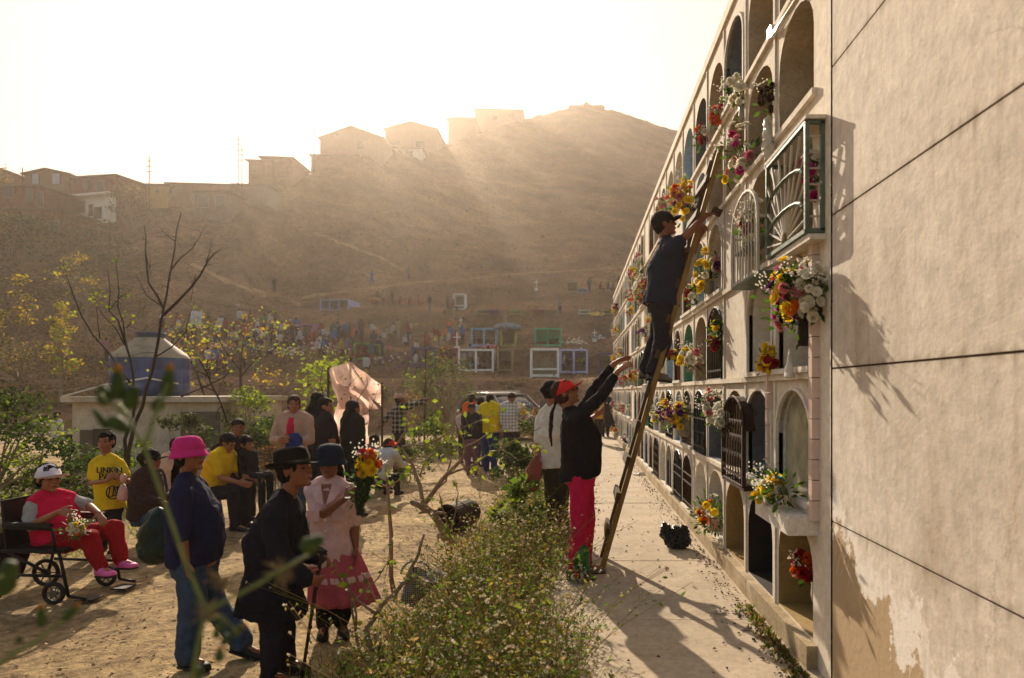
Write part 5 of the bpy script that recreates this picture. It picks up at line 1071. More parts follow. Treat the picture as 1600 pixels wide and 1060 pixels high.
# ---------------------------------------------------------------- vegetation
BARK = mat('pale_bark', '86705a', .9, .35, 20, .5, stretch=(1, 1, .3)); BARKD = mat('dark_bark', '33261b', .9, .35, 20, .5)
G = {'dark': mat('leaf_dark', '1c2a10', .7, .35, 9, 0, leaf=True, col2='40541c'), 'mid': mat('leaf_mid', '2c4214', .7, .3, 9, 0, leaf=True, col2='627a26'), 'lime': mat('leaf_lime', '66801c', .7, .25, 9, 0, leaf=True, col2='a8b42e'),
     'gold': mat('leaf_gold', '8a7a1c', .7, .3, 9, 0, leaf=True, col2='c8a62c'), 'olive': mat('leaf_olive', '3c4020', .7, .3, 9, 0, leaf=True, col2='6c6a34'), 'dry': mat('leaf_dry', '6a4e2a', .8, .35, 9, 0, leaf=True, col2='a8884e'), 'rust': mat('leaf_rust', '6a3a22', .8, .3, 9, 0, leaf=True, col2='96603a')}
def leaf(mb, p, L_, d=None, wd=.32):
    d = d or V(R.gauss(0, 1), R.gauss(0, 1), R.gauss(0, .7)).normalized(); t = d.cross(V(R.gauss(0, 1), R.gauss(0, 1), R.gauss(0, 1))).normalized() * L_ * wd
    n = d.cross(t).normalized() * L_ * .08; mb.add([p, p + d * L_ * .5 + t + n, p + d * L_, p + d * L_ * .5 - t + n], [(0, 1, 2, 3)])
def shrub(label, base, rx, h, g1, g2, n=900, L_=.06, name='shrub', cat='shrub', trunk=.25, clumps=14, group=None, bark=None, lo=.1, ry=None, holes=1.0):
    base = Vector(base); ry = ry or rx; root = empty(name, base, label, cat, group); st_ = MB(); fo = MB(); cl = []
    for i in range(clumps):
        a = R.random() * 6.28; q = math.sqrt(R.random()); z = lo + (1 - lo) * R.random() ** .8; k = math.sin(math.pi * min(1, (z - lo) / (1 - lo) * .75 + .2)) ** .7
        cl.append((base + V(math.cos(a) * q * rx * k, math.sin(a) * q * ry * k, z * h), R.uniform(.22, .42) * min(rx, h * .6) * holes))
    fork = base + V(R.uniform(-.05, .05) * rx, 0, h * trunk)
    st_.tube([base - V(0, 0, .03), base.lerp(fork, .5) + V(R.uniform(-.04, .04) * rx, 0, 0), fork], [max(.012, h * .022), max(.01, h * .018), max(.008, h * .014)], 7)
    for c, r in cl:
        m_ = fork.lerp(c, .5) + V(R.uniform(-.1, .1) * rx, R.uniform(-.1, .1) * rx, .05 * h); st_.tube([fork, m_, c], [max(.006, h * .010), max(.004, h * .007), .002], 5)
        for q in range(4): st_.tube([c, c + V(R.gauss(0, 1), R.gauss(0, 1), R.gauss(0, 1)) * r * .7], [.004, .0015], 3, False)
    st_.build('trunk' if 'tree' in name else 'stems', bark or BARK, root)
    for i in range(n):
        c, r = R.choice(cl); d = V(R.gauss(0, 1), R.gauss(0, 1), R.gauss(0, 1)).normalized(); rr = r * R.random() ** .45; fo.mi = 0 if R.random() < .6 else 1
        leaf(fo, c + V(d.x * rr * 1.15, d.y * rr * 1.15, d.z * rr * .75), L_ * R.uniform(.6, 1.3))
    fo.build('crown' if 'tree' in name else 'foliage', [G[g1], G[g2]], root); return root
def flat(x, y, z=D): Yq = (EYE - z) * FPX / (y - CY); q = P(x, y, Yq); q.z = z; return q
def sl(x, Y): return P(x, 0, Y).x
def at(x, Y, z=D): return V(sl(x, Y), Y, z)
def sketch(label, Y, lines, m, name, cat, leaves=None, dy=.25, lm='lime', L_=.07, base=None, twigs=0):
    """a bare plant drawn stem by stem"""
    b = P(base[0], base[1], Y); root = empty(name, b, label, cat); mb = MB(); fo = MB()
    for (pts, r0, r1) in lines:
        yo = R.uniform(-1, 1) * dy; n = len(pts); W_ = [P(p[0], p[1], Y + yo * (i / max(1, n - 1))) for i, p in enumerate(pts)]; W2 = []
        for a, bb in zip(W_[:-1], W_[1:]): W2 += [a, a.lerp(bb, .5) + V(R.uniform(-1, 1), R.uniform(-1, 1), R.uniform(-1, 1)) * (bb - a).length * .05]
        W2.append(W_[-1]); k = len(W2); mb.tube(W2, [r0 + (r1 - r0) * i / (k - 1) for i in range(k)], 6)
        if leaves:
            for _ in range(leaves):
                t = R.random() ** .6 * (k - 1.01); i = int(t); p = W2[i].lerp(W2[i + 1], t - i); leaf(fo, p, L_ * R.uniform(.6, 1.3))
        for _ in range(twigs):
            t = (.25 + .75 * R.random()) * (k - 1.01); i = int(t); p = W2[i].lerp(W2[i + 1], t - i); d = V(R.gauss(0, 1), R.gauss(0, 1), R.gauss(.3, .8)).normalized(); L2 = R.uniform(.08, .3) * (.6 if Y < 8 else 1.2); q_ = [p]
            for _j in range(3): d = (d + V(R.gauss(0, .35), R.gauss(0, .35), R.gauss(0, .35))).normalized(); q_.append(q_[-1] + d * L2 / 3)
            r_ = max(.0015, r1 * .8); mb.tube(q_, [r_, r_ * .8, r_ * .6, r_ * .35], 4)
            if leaves and R.random() < .5: leaf(fo, q_[-1], L_ * R.uniform(.5, 1.1))
    mb.build('trunk' if 'tree' in name else 'stems', m, root, smooth=True)
    if leaves: fo.build('foliage', G[lm], root)
    return root
sketch('tall leafless young tree in front of the blue water tank', 9.4, [
    ([(200, 790), (201, 704), (212, 659), (227, 613), (244, 551), (252, 500), (255, 485), (263, 442), (273, 389), (283, 332)], .028, .006), ([(255, 482), (232, 442), (227, 391), (225, 352)], .016, .004), ([(255, 493), (297, 451), (326, 406), (346, 389)], .02, .004),
    ([(322, 410), (331, 377)], .008, .003), ([(266, 423), (300, 389), (320, 355)], .012, .003), ([(249, 476), (229, 462), (212, 428)], .01, .003), ([(273, 377), (249, 355)], .007, .003), ([(227, 391), (234, 420), (236, 400)], .006, .002), ([(300, 448), (306, 430), (298, 470)], .005, .003), ([(283, 620), (350, 590), (355, 585)], .01, .006), ([(240, 560), (290, 520), (305, 470)], .01, .003), ([(310, 560), (330, 600), (355, 660)], .01, .012)], BARKD, 'bare_tree', 'tree', base=(200, 790), twigs=4)
sketch('many stemmed leafless shrub left of the tall bare tree', 9.9, [
    ([(205, 770), (195, 687), (208, 650), (211, 613), (204, 562), (184, 500), (170, 485), (168, 423)], .026, .005), ([(204, 562), (195, 527), (184, 479), (183, 428), (185, 397)], .014, .003), ([(205, 600), (173, 555), (127, 493), (105, 434), (98, 411)], .016, .003), ([(195, 540), (161, 493), (139, 457)], .01, .003), ([(170, 485), (210, 448)], .007, .002), ([(198, 513), (227, 479)], .007, .002), ([(156, 530), (150, 470), (146, 455)], .006, .002), ([(211, 613), (190, 590), (150, 560)], .008, .003)], BARKD, 'bare_shrub', 'shrub', leaves=4, base=(205, 770), twigs=4)
sketch('gnarled pale shrub with bare crooked branches and few leaves in the flower bed', 6.6, [
    ([(704, 850), (681, 809), (662, 792), (643, 785)], .040, .026), ([(662, 792), (656, 758), (645, 727), (632, 708), (619, 696)], .022, .010), ([(662, 790), (687, 755), (710, 730), (727, 707), (724, 687), (710, 656)], .024, .006), ([(619, 697), (639, 665), (647, 645)], .010, .004), ([(628, 698), (662, 696), (700, 677), (735, 664)], .012, .004), ([(676, 770), (697, 752), (705, 720), (690, 700), (672, 696)], .010, .004), ([(656, 745), (664, 722), (680, 706), (700, 716)], .008, .003), ([(700, 742), (735, 730), (760, 712), (781, 702), (800, 690), (845, 668)], .012, .004), ([(724, 700), (745, 690), (770, 676), (800, 668)], .009, .003), ([(723, 726), (740, 745), (760, 740), (740, 720)], .006, .003), ([(706, 860), (700, 820), (690, 790), (686, 770)], .012, .004), ([(700, 840), (712, 800), (716, 770), (706, 750)], .008, .003), ([(735, 664), (760, 655), (790, 640)], .006, .002), ([(700, 678), (690, 655), (676, 640)], .005, .002), ([(781, 702), (810, 720), (850, 700), (830, 690)], .006, .002)], BARK, 'gnarled_shrub', 'shrub', leaves=4, lm='lime', L_=.075, base=(704, 850), dy=.4, twigs=8)
sketch('thin knobbly stem with three short arms beside the bouquet', 5.5, [([(618, 940), (611, 860), (609, 809), (606, 761), (591, 755), (577, 741)], .020, .007), ([(606, 763), (625, 750), (632, 735)], .010, .005), ([(606, 762), (602, 740), (604, 725)], .009, .004)], BARK, 'stem_plant', 'plant', leaves=6, L_=.09, lm='lime', base=(618, 940), dy=.05)
sketch('broken grey branch rising out of the weeds near the camera', 4.45, [([(585, 1030), (572, 985), (597, 945), (636, 903), (654, 867), (663, 835)], .022, .008), ([(588, 960), (560, 940), (552, 925)], .012, .004), ([(586, 990), (600, 1040)], .02, .02)], BARK, 'dead_branch', 'branch', base=(585, 1030), dy=.1)
sketch('thin sapling with pale green leaves in front of the rose skirt', 4.5, [([(562, 1030), (556, 985), (548, 930), (528, 900), (522, 878)], .010, .003), ([(556, 985), (552, 940), (590, 905), (612, 870)], .008, .003), ([(548, 930), (540, 900), (546, 885)], .006, .002)], BARK, 'sapling', 'plant', leaves=7, L_=.05, lm='lime', base=(562, 1030), dy=.1)
# middle trees with golden leaves
def ytree(label, x, yb, Y, lines, lm, n, L_, zb=None):
    b = V(sl(x, Y), Y, zt(sl(x, Y), Y)); root = empty('young_tree', b, label, 'tree'); mb = MB(); fo = MB()
    for pts, r0, r1 in lines:
        W_ = [P(px_, py_, Y + R.uniform(-.6, .6) * (i > 0)) for i, (px_, py_) in enumerate(pts)]; W_[0] = W_[0] if pts[0][1] < yb - 2 else b; k = len(W_); mb.tube(W_, [r0 + (r1 - r0) * i / (k - 1) for i in range(k)], 6)
        if r1 < .012:
            for _ in range(n):
                t = (.35 + .65 * R.random()) * (k - 1.001); i = int(t); p = W_[i].lerp(W_[i + 1], t - i) + V(R.gauss(0, 1), R.gauss(0, 1), R.gauss(0, .6)) * .28; fo.mi = R.random() < .4; leaf(fo, p, L_ * R.uniform(.6, 1.3))
    mb.build('trunk', BARKD, root, smooth=True); fo.build('crown', [G[lm], G['lime']], root)
ytree('slender tree with golden leaves spreading over the crowd on the hill', 378, 690, 22, [([(378, 690), (377, 640), (376, 590), (376, 575)], .05, .03), ([(376, 580), (350, 545), (330, 510), (300, 490)], .025, .006), ([(376, 590), (400, 560), (430, 545), (470, 555)], .025, .006), ([(376, 575), (380, 530), (385, 500)], .02, .006), ([(340, 530), (300, 545), (275, 560)], .014, .005), ([(390, 570), (415, 590), (435, 592)], .014, .005), ([(385, 530), (420, 515), (445, 500)], .012, .005), ([(330, 510), (315, 520), (285, 510)], .012, .005)], 'gold', 62, .12)
ytree('leaning sapling with golden leaves right of the water tank', 345, 690, 20, [([(352, 690), (330, 650), (308, 585), (300, 565)], .04, .02), ([(300, 570), (290, 540), (300, 500)], .015, .006), ([(308, 590), (285, 600), (300, 630)], .015, .006), ([(305, 575), (320, 560), (335, 570)], .015, .005)], 'gold', 50, .11)
ytree('small lime green tree left of the plastic tent', 512, 690, 17, [([(515, 690), (513, 640), (512, 600)], .04, .02), ([(512, 640), (500, 600), (505, 570)], .015, .006), ([(512, 610), (520, 580), (515, 562)], .015, .006), ([(512, 650), (500, 625), (494, 600)], .012, .006)], 'lime', 150, .12)
ytree('thin tall sapling with few leaves at the foot of the hill', 663, 700, 22, [([(663, 700), (664, 640), (665, 560), (662, 510)], .035, .005), ([(665, 620), (650, 590), (645, 560)], .01, .004), ([(665, 600), (690, 560), (680, 530)], .01, .004)], 'olive', 22, .11)
ytree('small leafy sapling in front of the plastic tent', 552, 700, 12.3, [([(552, 700), (550, 660), (548, 620)], .025, .012), ([(549, 650), (540, 610), (556, 590)], .008, .003), ([(549, 640), (575, 600), (570, 575)], .008, .003), ([(550, 660), (580, 640), (590, 610)], .008, .003)], 'olive', 18, .07)
def hz_(x, Y): X_ = sl(x, Y); return V(X_, Y, zt(X_, Y))
shrub('yellow green poplar like tree beside the leafless shrub', hz_(95, 33), 0.9, 4.6, 'gold', 'lime', 900, .16, 'young_tree', 'tree', .3, 16, lo=.28)
shrub('pale leafed young tree at the far left edge of the slope', hz_(22, 38), 1.1, 5.6, 'gold', 'olive', 650, .18, 'young_tree', 'tree', .4, 14, lo=.35)
shrub('sparse yellowish tree higher on the left slope', hz_(135, 48), 1.9, 6.2, 'gold', 'olive', 420, .22, 'young_tree', 'tree', .4, 14, lo=.45)
for i, (x, Y, rx, h, lab) in enumerate(((15, 58, 5, 7, 'big dark tree mass below the brick houses at the left edge'), (55, 64, 4, 5, 'dark rounded tree under the lowest brick house'), (150, 66, 3.5, 4, 'dusty tree just below the white walled house'), (25, 34, 3.2, 2.6, 'dark scrub on the bank at the far left'), (205, 76, 2.4, 4.6, 'backlit tree at the skyline beside the white house'), (5, 76, 3, 6.5, 'leafy treetop behind the leftmost brick house'), (120, 56, 3, 3, 'dry scrub low on the left slope'), (60, 44, 3, 2.4, 'scraggly bush in the gully left of the yellow tree'))):
    shrub(lab, hz_(x, Y), rx, h, 'olive', 'dark' if i < 3 else 'dry', 1500, .22 if Y > 50 else .13, 'tree' if h > 4 else 'shrub', 'tree' if h > 4 else 'shrub', .3, 22)
shrub('feathery olive tree at the foot of the hill behind the group', at(700, 24), 1.35, 2.9, 'olive', 'mid', 2600, .10, 'olive_tree', 'tree', .2, 26)
shrub('second feathery bush left of the silver car', at(655, 25), .9, 1.9, 'olive', 'dry', 1100, .10, clumps=16)
# hedge bushes
for lab, x, Y, rx, h, a, b_, n, L_ in (
    ('bright green bush in the row behind the seated people', 398, 15.5, .9, 1.75, 'lime', 'mid', 1500, .08), ('rounded dark bush below the bright green one', 415, 14.0, .65, 1.2, 'dark', 'mid', 1600, .07), ('round topped dark bush before the white building', 287, 13.0, .55, 1.35, 'dark', 'olive', 1500, .07),
    ('tall leafy bush at the far left edge behind the wheelchair', -6, 9.5, .75, 1.65, 'mid', 'dark', 2000, .07), ('sunlit bush between the wheelchair and the building', 52, 10.5, .6, 1.3, 'mid', 'lime', 1400, .06), ('low hedge bush behind the woman in the white cap', 105, 9.6, .7, .85, 'mid', 'dark', 1500, .055), ('low hedge bush just behind the boy', 150, 10.2, .6, .9, 'mid', 'dark', 1200, .055),
    ('green leafy bush to the right of the boy', 215, 10.6, .5, 1.0, 'mid', 'lime', 900, .06), ('bright green bush beside the pointing man', 684, 19, .7, 1.0, 'lime', 'mid', 1300, .09), ('low green ground bush left of the pointing man', 655, 19, .8, .8, 'mid', 'lime', 900, .09),
    ('dark green bush between the group and the walkway', 835, 13.0, .5, 1.15, 'dark', 'mid', 2000, .07), ('lower dark bush in front of the man with flowers', 800, 11.6, .45, .9, 'dark', 'mid', 1500, .07), ('rust coloured flowering bush behind the white top woman', 842, 18, .6, 1.25, 'rust', 'mid', 1300, .08), ('reddish weed clump beside the car', 880, 23, 1.0, .9, 'rust', 'olive', 900, .09),
    ('dusty bush behind the dark bush near the tent', 450, 17.5, .8, 1.0, 'olive', 'dark', 900, .08), ('low bush by the crouching people', 640, 13.8, .5, .6, 'mid', 'olive', 700, .06), ('purple tinged bush in shade behind the seated pair', 430, 12.6, .5, .8, 'dark', 'rust', 800, .06), ('dry bush at the foot of the bank on the far right', 905, 27, 1.2, .7, 'dry', 'olive', 700, .10)):
    shrub(lab, at(x, Y), rx, h, a, b_, n, L_, lo=.05)
shrub('large leaved green bush by the legs of the woman in white', at(815, 7.6), .30, .75, 'mid', 'lime', 420, .11, lo=.15, clumps=10)
# the weed bed along the walkway
G['wolive'] = mat('weed_olive', '5a5e26', .7, .3, 9, 0, leaf=True, col2='8f8c40'); G['wgreen'] = mat('weed_green', '466a1e', .7, .3, 9, 0, leaf=True, col2='7d962e'); G['wdry'] = mat('weed_straw', '8a6c3c', .8, .3, 9, 0, leaf=True, col2='c4a468'); G['wgold'] = mat('weed_gold', '8c8028', .7, .3, 9, 0, leaf=True, col2='b0a23c')
mb = MB(); cols = ['wolive', 'wgreen', 'wdry', 'wgold']
def bedx(y): return (-1.5 + .05 * y, -.16 + .10 * math.sin(y * 2.1) + (.12 if y < 5 else 0)) if y < 9.5 else (-1.0, -.4)
for i in range(2300):
    y = 3.1 + R.random() ** 1.25 * 8.3; a, b_ = bedx(y); t = R.random() ** .85; x = a + (b_ - a) * t; edge = min(1, (t) * 2.4 + .12)
    if t < .2 and R.random() < .5: continue
    h = (.16 + .60 * R.random() ** 1.3 + (.22 if R.random() < .06 else 0)) * (.35 + .65 * edge) * (.75 + .5 * abs(noise.noise(V(x * 2.2, y * 2.2, 0))) * 2) * (1.0 if y < 7 else .7); p0 = V(x, y, D); lean = V(R.gauss(0, .3), R.gauss(0, .3), 0) * h * 1.6; n = 4
    pts = [p0 + lean * (q / n) ** 1.6 + V(0, 0, h * q / n) for q in range(n + 1)]; mb.mi = R.choice([4, 4, 5]); mb.tube(pts, [.0032, .0028, .0024, .0018, .001], 3, False); ci = R.choice([0, 0, 0, 1, 1, 1, 1, 7, 7, 7, 2, 3])
    for q in range(int(9 + 26 * h)):
        t2 = (.15 + .85 * R.random()) * n; k = min(n - 1, int(t2)); p = pts[k].lerp(pts[k + 1], t2 - k) + V(R.gauss(0, 1), R.gauss(0, 1), R.gauss(0, .6)) * .028; mb.mi = ci if R.random() < .8 else R.choice([0, 1, 2]); leaf(mb, p, R.uniform(.016, .042), wd=.24)
    if R.random() < .5:
        for q in range(R.randrange(2, 6)):
            p = pts[-1] + V(R.gauss(0, 1), R.gauss(0, 1), R.gauss(0, .7)) * .05; mb.mi = 4; mb.tube([pts[-2], p], .001, 3, False); mb.mi = 6 if R.random() < .8 else 3
            for w_ in range(5): leaf(mb, p, R.uniform(.009, .016), wd=.5)
for i in range(5200):                                  # ground layer
    y = 3.1 + R.random() ** 1.2 * 9; a, b_ = bedx(y); x = a - .25 + (b_ - a + .3) * R.random(); mb.mi = R.choice([0, 1, 2, 2, 2]); leaf(mb, V(x, y, D + R.random() * .07), R.uniform(.03, .09), V(R.gauss(0, 1), R.gauss(0, 1), abs(R.gauss(0, .9))).normalized(), .12)
PODM = mat('seed_fluff', 'b9ad94', .9, .2, 9, 0, leaf=True)
tag(mb.build('weeds', [G[c] for c in cols] + [mat('weed_stem', '6a6430', .8, .3, 9, 0), mat('dry_stem', 'a07e50', .8, .3, 9, 0), PODM, G['mid']]), 'dense bed of tangled weeds with white seed heads beside the walkway', kind='stuff')
mb = MB()
for i in range(2600):
    q = R.choice([(3.5, 4.6, -1.75, -1.1), (3.5, 5.4, -1.5, -1.0), (9.4, 10.5, -8.2, -5.6), (7.2, 9, -6.5, -5.0), (12, 14, -7, -3), (17, 22, -5, -2)]); p = V(R.uniform(q[2], q[3]), R.uniform(q[0], q[1]), D + .005); s_ = .5 + p.y * .1; mb.mi = R.choice([0, 0, 1, 2]); leaf(mb, p, R.uniform(.05, .13) * s_, V(R.gauss(0, .5), R.gauss(0, .5), 1).normalized(), .05)
tag(mb.build('grass', [G['mid'], G['dry'], G['lime']]), 'thin tufts of grass on the edges of the dirt yard', kind='stuff')
mb = MB()
for i in range(160):
    y = 3.9 + R.random() * 1.3; p = V(WX - .1 - abs(R.gauss(0, .05)), y, .005)
    for q in range(6): mb.mi = R.choice([0, 1]); leaf(mb, p, R.uniform(.02, .05), V(R.gauss(0, .6), R.gauss(0, .6), 1).normalized(), .14)
tag(mb.build('weed_tufts', [G['mid'], G['dry']]), 'small weeds growing in the crack at the foot of the wall', kind='stuff')
# out of focus plant right before the lens
YF0 = .78; fg = empty('sow_thistle', P(300, 1075, YF0) - V(0, 0, .2), 'blurred tall weed with green buds right in front of the lens', 'plant'); ms = mat('pale_stem', '6c763e', .7, .25, 30, .1, trans=.25); mbud = mat('bud_green', '3a4c1e', .7, .35, 60, .2, trans=.2); morg = mat('bud_tip', '8f6420', .8, .3, 60, .1, trans=.3); mflf = mat('seed_beige', '8a7a5c', .9, .3, 60, .3, trans=.4)
q = MB()
for pts, r0, r1 in (([(255, 1600), (300, 1060), (316, 975), (322, 955), (290, 880), (255, 780), (225, 700), (200, 650), (185, 630)], .0032, .0019), ([(322, 955), (400, 915), (450, 885), (485, 866)], .0026, .0016), ([(225, 700), (240, 655), (262, 600)], .0024, .0018), ([(316, 975), (345, 960), (372, 990)], .0016, .001), ([(255, 780), (300, 730)], .001, .001) if 0 else ([(200, 650), (165, 625), (158, 615)], .002, .0014), ([(-60, 1060), (0, 1035), (60, 1000), (125, 948)], .003, .0018), ([(-50, 930), (5, 900)], .003, .002)):
    W_ = [P(a, b, YF0 + .02 * i) for i, (a, b) in enumerate(pts)]; k = len(W_); q.tube(W_, [r0 + (r1 - r0) * i / (k - 1) for i in range(k)], 8)
q.build('stem', ms, fg, smooth=True)
def bud(x, y, w_, h_, ang, tip=0):
    c = P(x, y, YF0 + .05); s_ = YF0 / FPX; M = Matrix.Rotation(rad(ang), 3, 'Y'); b = MB(); pr = [(.001, -.5), (.62, -.45), (1, -.2), (.85, .1), (.55, .4), (.45, .5), (.001, .52)]
    b.lathe([(r * w_ * s_ / 2, z * h_ * s_) for r, z in pr], c, 14, M); o = b.build('bud', mbud, fg, smooth=True)
    if tip: b = MB(); b.ell(c + M @ V(0, 0, .5 * h_ * s_), (w_ * s_ * .28, w_ * s_ * .28, h_ * s_ * .2), M); b.build('bud_tip', morg, o, smooth=True)
for a in ((184, 602, 26, 52, 0, 1), (262, 598, 24, 48, 8, 1), (163, 618, 26, 34, -20, 0), (206, 622, 26, 42, 15, 0), (186, 664, 26, 40, 120, 0), (158, 655, 14, 40, -35, 0), (247, 632, 20, 26, 30, 0), (488, 850, 30, 40, 60, 0), (345, 975, 12, 26, -20, 0), (338, 990, 12, 18, 0, 0), (352, 1000, 14, 20, 20, 0), (372, 985, 16, 26, 50, 1), (343, 1024, 16, 22, 0, 1), (310, 1050, 18, 20, 0, 0), (65, 965, 18, 34, -5, 1), (110, 958, 16, 34, 40, 1), (8, 905, 40, 60, 20, 0), (30, 1000, 12, 12, 0, 1)): bud(*a)
for (x, y, r) in ((345, 905, 26), (440, 893, 30), (322, 955, 24)):
    q = MB(); c = P(x, y, YF0 + .05)
    for i in range(26): d = V(R.gauss(0, 1), R.gauss(0, .6), R.gauss(0, .7)).normalized() * r * YF0 / FPX * R.uniform(.6, 1.3); q.tube([c, c + d], [.0022, .0006], 4)
    q.build('seed_head', mflf, fg)
# ---------------------------------------------------------------- white block building with the water tank
M_OLDW = concrete('peeling_wall', '9a8b78', 'c4b8a4', 2.5, .8, '5a4a38'); M_DOOR = mat('grey_planks', '5f5344', .85, .3, 6, .4, stretch=(8, 8, .5)); M_PANE = mat('dark_window', '15120f', .25, .3, 6, 0, spec=.6)
Yb = 15.5; bx0, bx1 = sl(113, Yb), sl(345, Yb); zt_ = P(0, 622, Yb).z; zl = P(0, 652, Yb).z
bd = empty('utility_building', V((bx0 + bx1) / 2, Yb, D), 'low peeling white block building carrying the blue water tank', 'building')
q = MB(); q.box(((bx0 + bx1) / 2, Yb + 1.6, (D + zt_) / 2 - .1), (bx1 - bx0, 3.2, zt_ - D)); q.build('wall', M_OLDW, bd)
q = MB(); q.box(((bx0 + bx1) / 2, Yb + 1.55, zt_ - .03), (bx1 - bx0 + .24, 3.5, .12)); q.build('roof_slab', M_OLDW, bd)
q = MB(); q.box((sl(137, Yb), Yb - .02, (D + P(0, 672, Yb).z) / 2), (.28, .06, P(0, 672, Yb).z - D)); q.build('door', M_DOOR, bd)
q = MB(); q.box((sl(160, Yb), Yb - .02, P(0, 688, Yb).z), (.36, .05, .5)); q.build('window', M_PANE, bd)
q = MB(); q.box((sl(314, Yb), Yb - .02, P(0, 672, Yb).z), (.85, .05, .8)); q.build('shutter', M_DOOR, bd)
tk = empty('water_tank', V(sl(235, 17.2), 17.2, zt_), 'big round blue water tank with a domed beige top', 'tank'); tc = V(sl(235, 17.2), 17.2, zt_ + .03)
r = (sl(298, 17.2) - sl(176, 17.2)) / 2 * .90; zs = P(0, 560, 17.2).z - zt_; zd = P(0, 532, 17.2).z - zt_
M_TB = mat('blue_tank_plastic', '232f5c', .45, .35, 3, .1, stretch=(1, 1, .15), col2='4a5880'); M_TD = mat('dusty_dome', '8a7c66', .7, .2, 4, .1, col2='a8977c')
q = MB(); pr = [(.001, 0), (r, 0), (r, zs * .3), (r * .985, zs * .32), (r, zs * .36), (r, zs * .64), (r * .985, zs * .66), (r, zs * .7), (r, zs * .96)]; q.lathe(pr, tc, 48); q.build('tank_body', M_TB, tk, smooth=True)
q = MB(); q.lathe([(r, zs * .96), (r * .99, zs), (r * .93, zs * 1.07), (r * .38, zd), (r * .36, zd + .03)], tc, 48); q.build('dome', M_TD, tk, smooth=True)
q = MB(); q.lathe([(r * .36, zd - .02), (r * .36, zd + .10), (r * .40, zd + .10), (r * .40, zd + .15), (.001, zd + .17)], tc, 28); q.build('tank_lid', M_TB, tk, smooth=True)
q = MB(); a = tc + V(r * .98, -.3, .3); q.tube([a, a + V(-.2, -.9, .12), a + V(-.7, -1.6, -.05), a + V(-1.5, -1.75, -.3)], .022, 6); tag(q.build('water_pipe', M_TRIM, None, a, True), 'thin pale pipe curving down from the water tank', 'pipe')
# railing at the far left and low wall
rl = empty('railing', at(40, 20.5), 'pale metal railing crossing the yard at the far left', 'railing')
q = MB()
for y in (675, 692): q.tube([P(-160, y, 20.5), P(112, y + 1, 20.5)], .025, 6)
q.build('rail', M_TRIM, rl)
for x in (-140, -80, -20, 28, 70, 108): q = MB(); a = P(x, 672, 20.5); q.tube([V(a.x, a.y, D), a], .03, 6); q.build('post', M_TRIM, rl)
# ---------------------------------------------------------------- car
cb = empty('parked_car', V(0, 0, 0), 'silver station wagon parked at the foot of the hill', 'car'); ORG[cb.name] = V(0, 0, 0)
M_SIL = mat('silver_paint', '85807a', .3, .05, 3, 0, metal=.5, spec=.6); M_CG = mat('car_glass', '14171a', .08, .1, 3, 0, spec=.9); M_LAMP = mat('lamp_lens', 'b5b0a8', .15, .1, 5, 0, spec=.8)
q = MB(); S = []
for x, zb, zt2, w_ in ((-2.1, .5, .85, .74), (-2.05, .35, 1.0, .82), (-1.4, .3, 1.02, .86), (0, .3, 1.0, .87), (.9, .3, .97, .86), (1.7, .32, .88, .83), (2.05, .38, .74, .74), (2.12, .45, .62, .66)):
    S.append((V(x, 0, (zb + zt2) / 2), V(0, w_, 0), V(0, 0, (zt2 - zb) / 2)))
q.loft(S, 24, 4.2); q.build('car_body', M_SIL, cb, smooth=True)
q = MB(); S = [(V(x, 0, .9 + (z - .9) / 2), V(0, w_, 0), V(0, 0, (z - .9) / 2 + .02)) for x, z, w_ in ((-2.0, 1.0, .72), (-1.7, 1.42, .66), (-1.2, 1.5, .66), (-.2, 1.52, .66), (.35, 1.46, .66), (1.05, .98, .74))]; q.loft(S, 24, 4.5); q.build('window_glass', M_CG, cb, smooth=True)
q = MB(); S = [(V(x, 0, z), V(0, .64, 0), V(0, 0, .03)) for x, z in ((-1.75, 1.45), (-1.2, 1.525), (-.2, 1.545), (.38, 1.48))]; q.loft(S, 20, 3); q.build('roof', M_SIL, cb, smooth=True)
for t in (-1, 1):
    for (a, b) in (((-1.75, 1.42), (-2.02, 1.0)), ((.36, 1.46), (1.05, .98)), ((-.95, 1.5), (-1.0, 1.0)), ((-.1, 1.5), (-.1, 1.0))): q = MB(); q.bar(V(a[0], t * .665, a[1]), V(b[0], t * .76, b[1]), .06, .05); q.build('pillar', M_SIL, cb)
    q = MB(); q.tube([V(-1.6, t * .55, 1.6), V(.1, t * .55, 1.6)], .02, 6); q.build('roof_rail', M_LAMP, cb)
    q = MB(); q.ell((2.02, t * .58, .68), (.10, .16, .08)); q.build('headlight', M_LAMP, cb, smooth=True); q = MB(); q.ell((.75, t * .95, 1.02), (.07, .11, .07)); q.build('mirror', M_SIL, cb, smooth=True)
    for x in (-1.3, 1.35):
        q = MB(); q.lathe([(.001, -.1), (.30, -.1), (.33, -.07), (.33, .07), (.30, .1), (.001, .1)], (x, t * .78, .33), 24, Matrix.Rotation(math.pi / 2, 3, 'X')); wh = q.build('wheel', SHOE, cb, smooth=True)
        q = MB(); q.lathe([(.001, -.11), (.19, -.11), (.2, -.09)] if t > 0 else [(.001, .11), (.19, .11), (.2, .09)], (x, t * .78, .33), 16, Matrix.Rotation(math.pi / 2, 3, 'X')); q.build('rim', M_LAMP, wh)
cb.location = at(789, 26.8); cb.rotation_euler = (0, 0, rad(-52)); cb.location.z = D; cb.scale = (1.1,) * 3
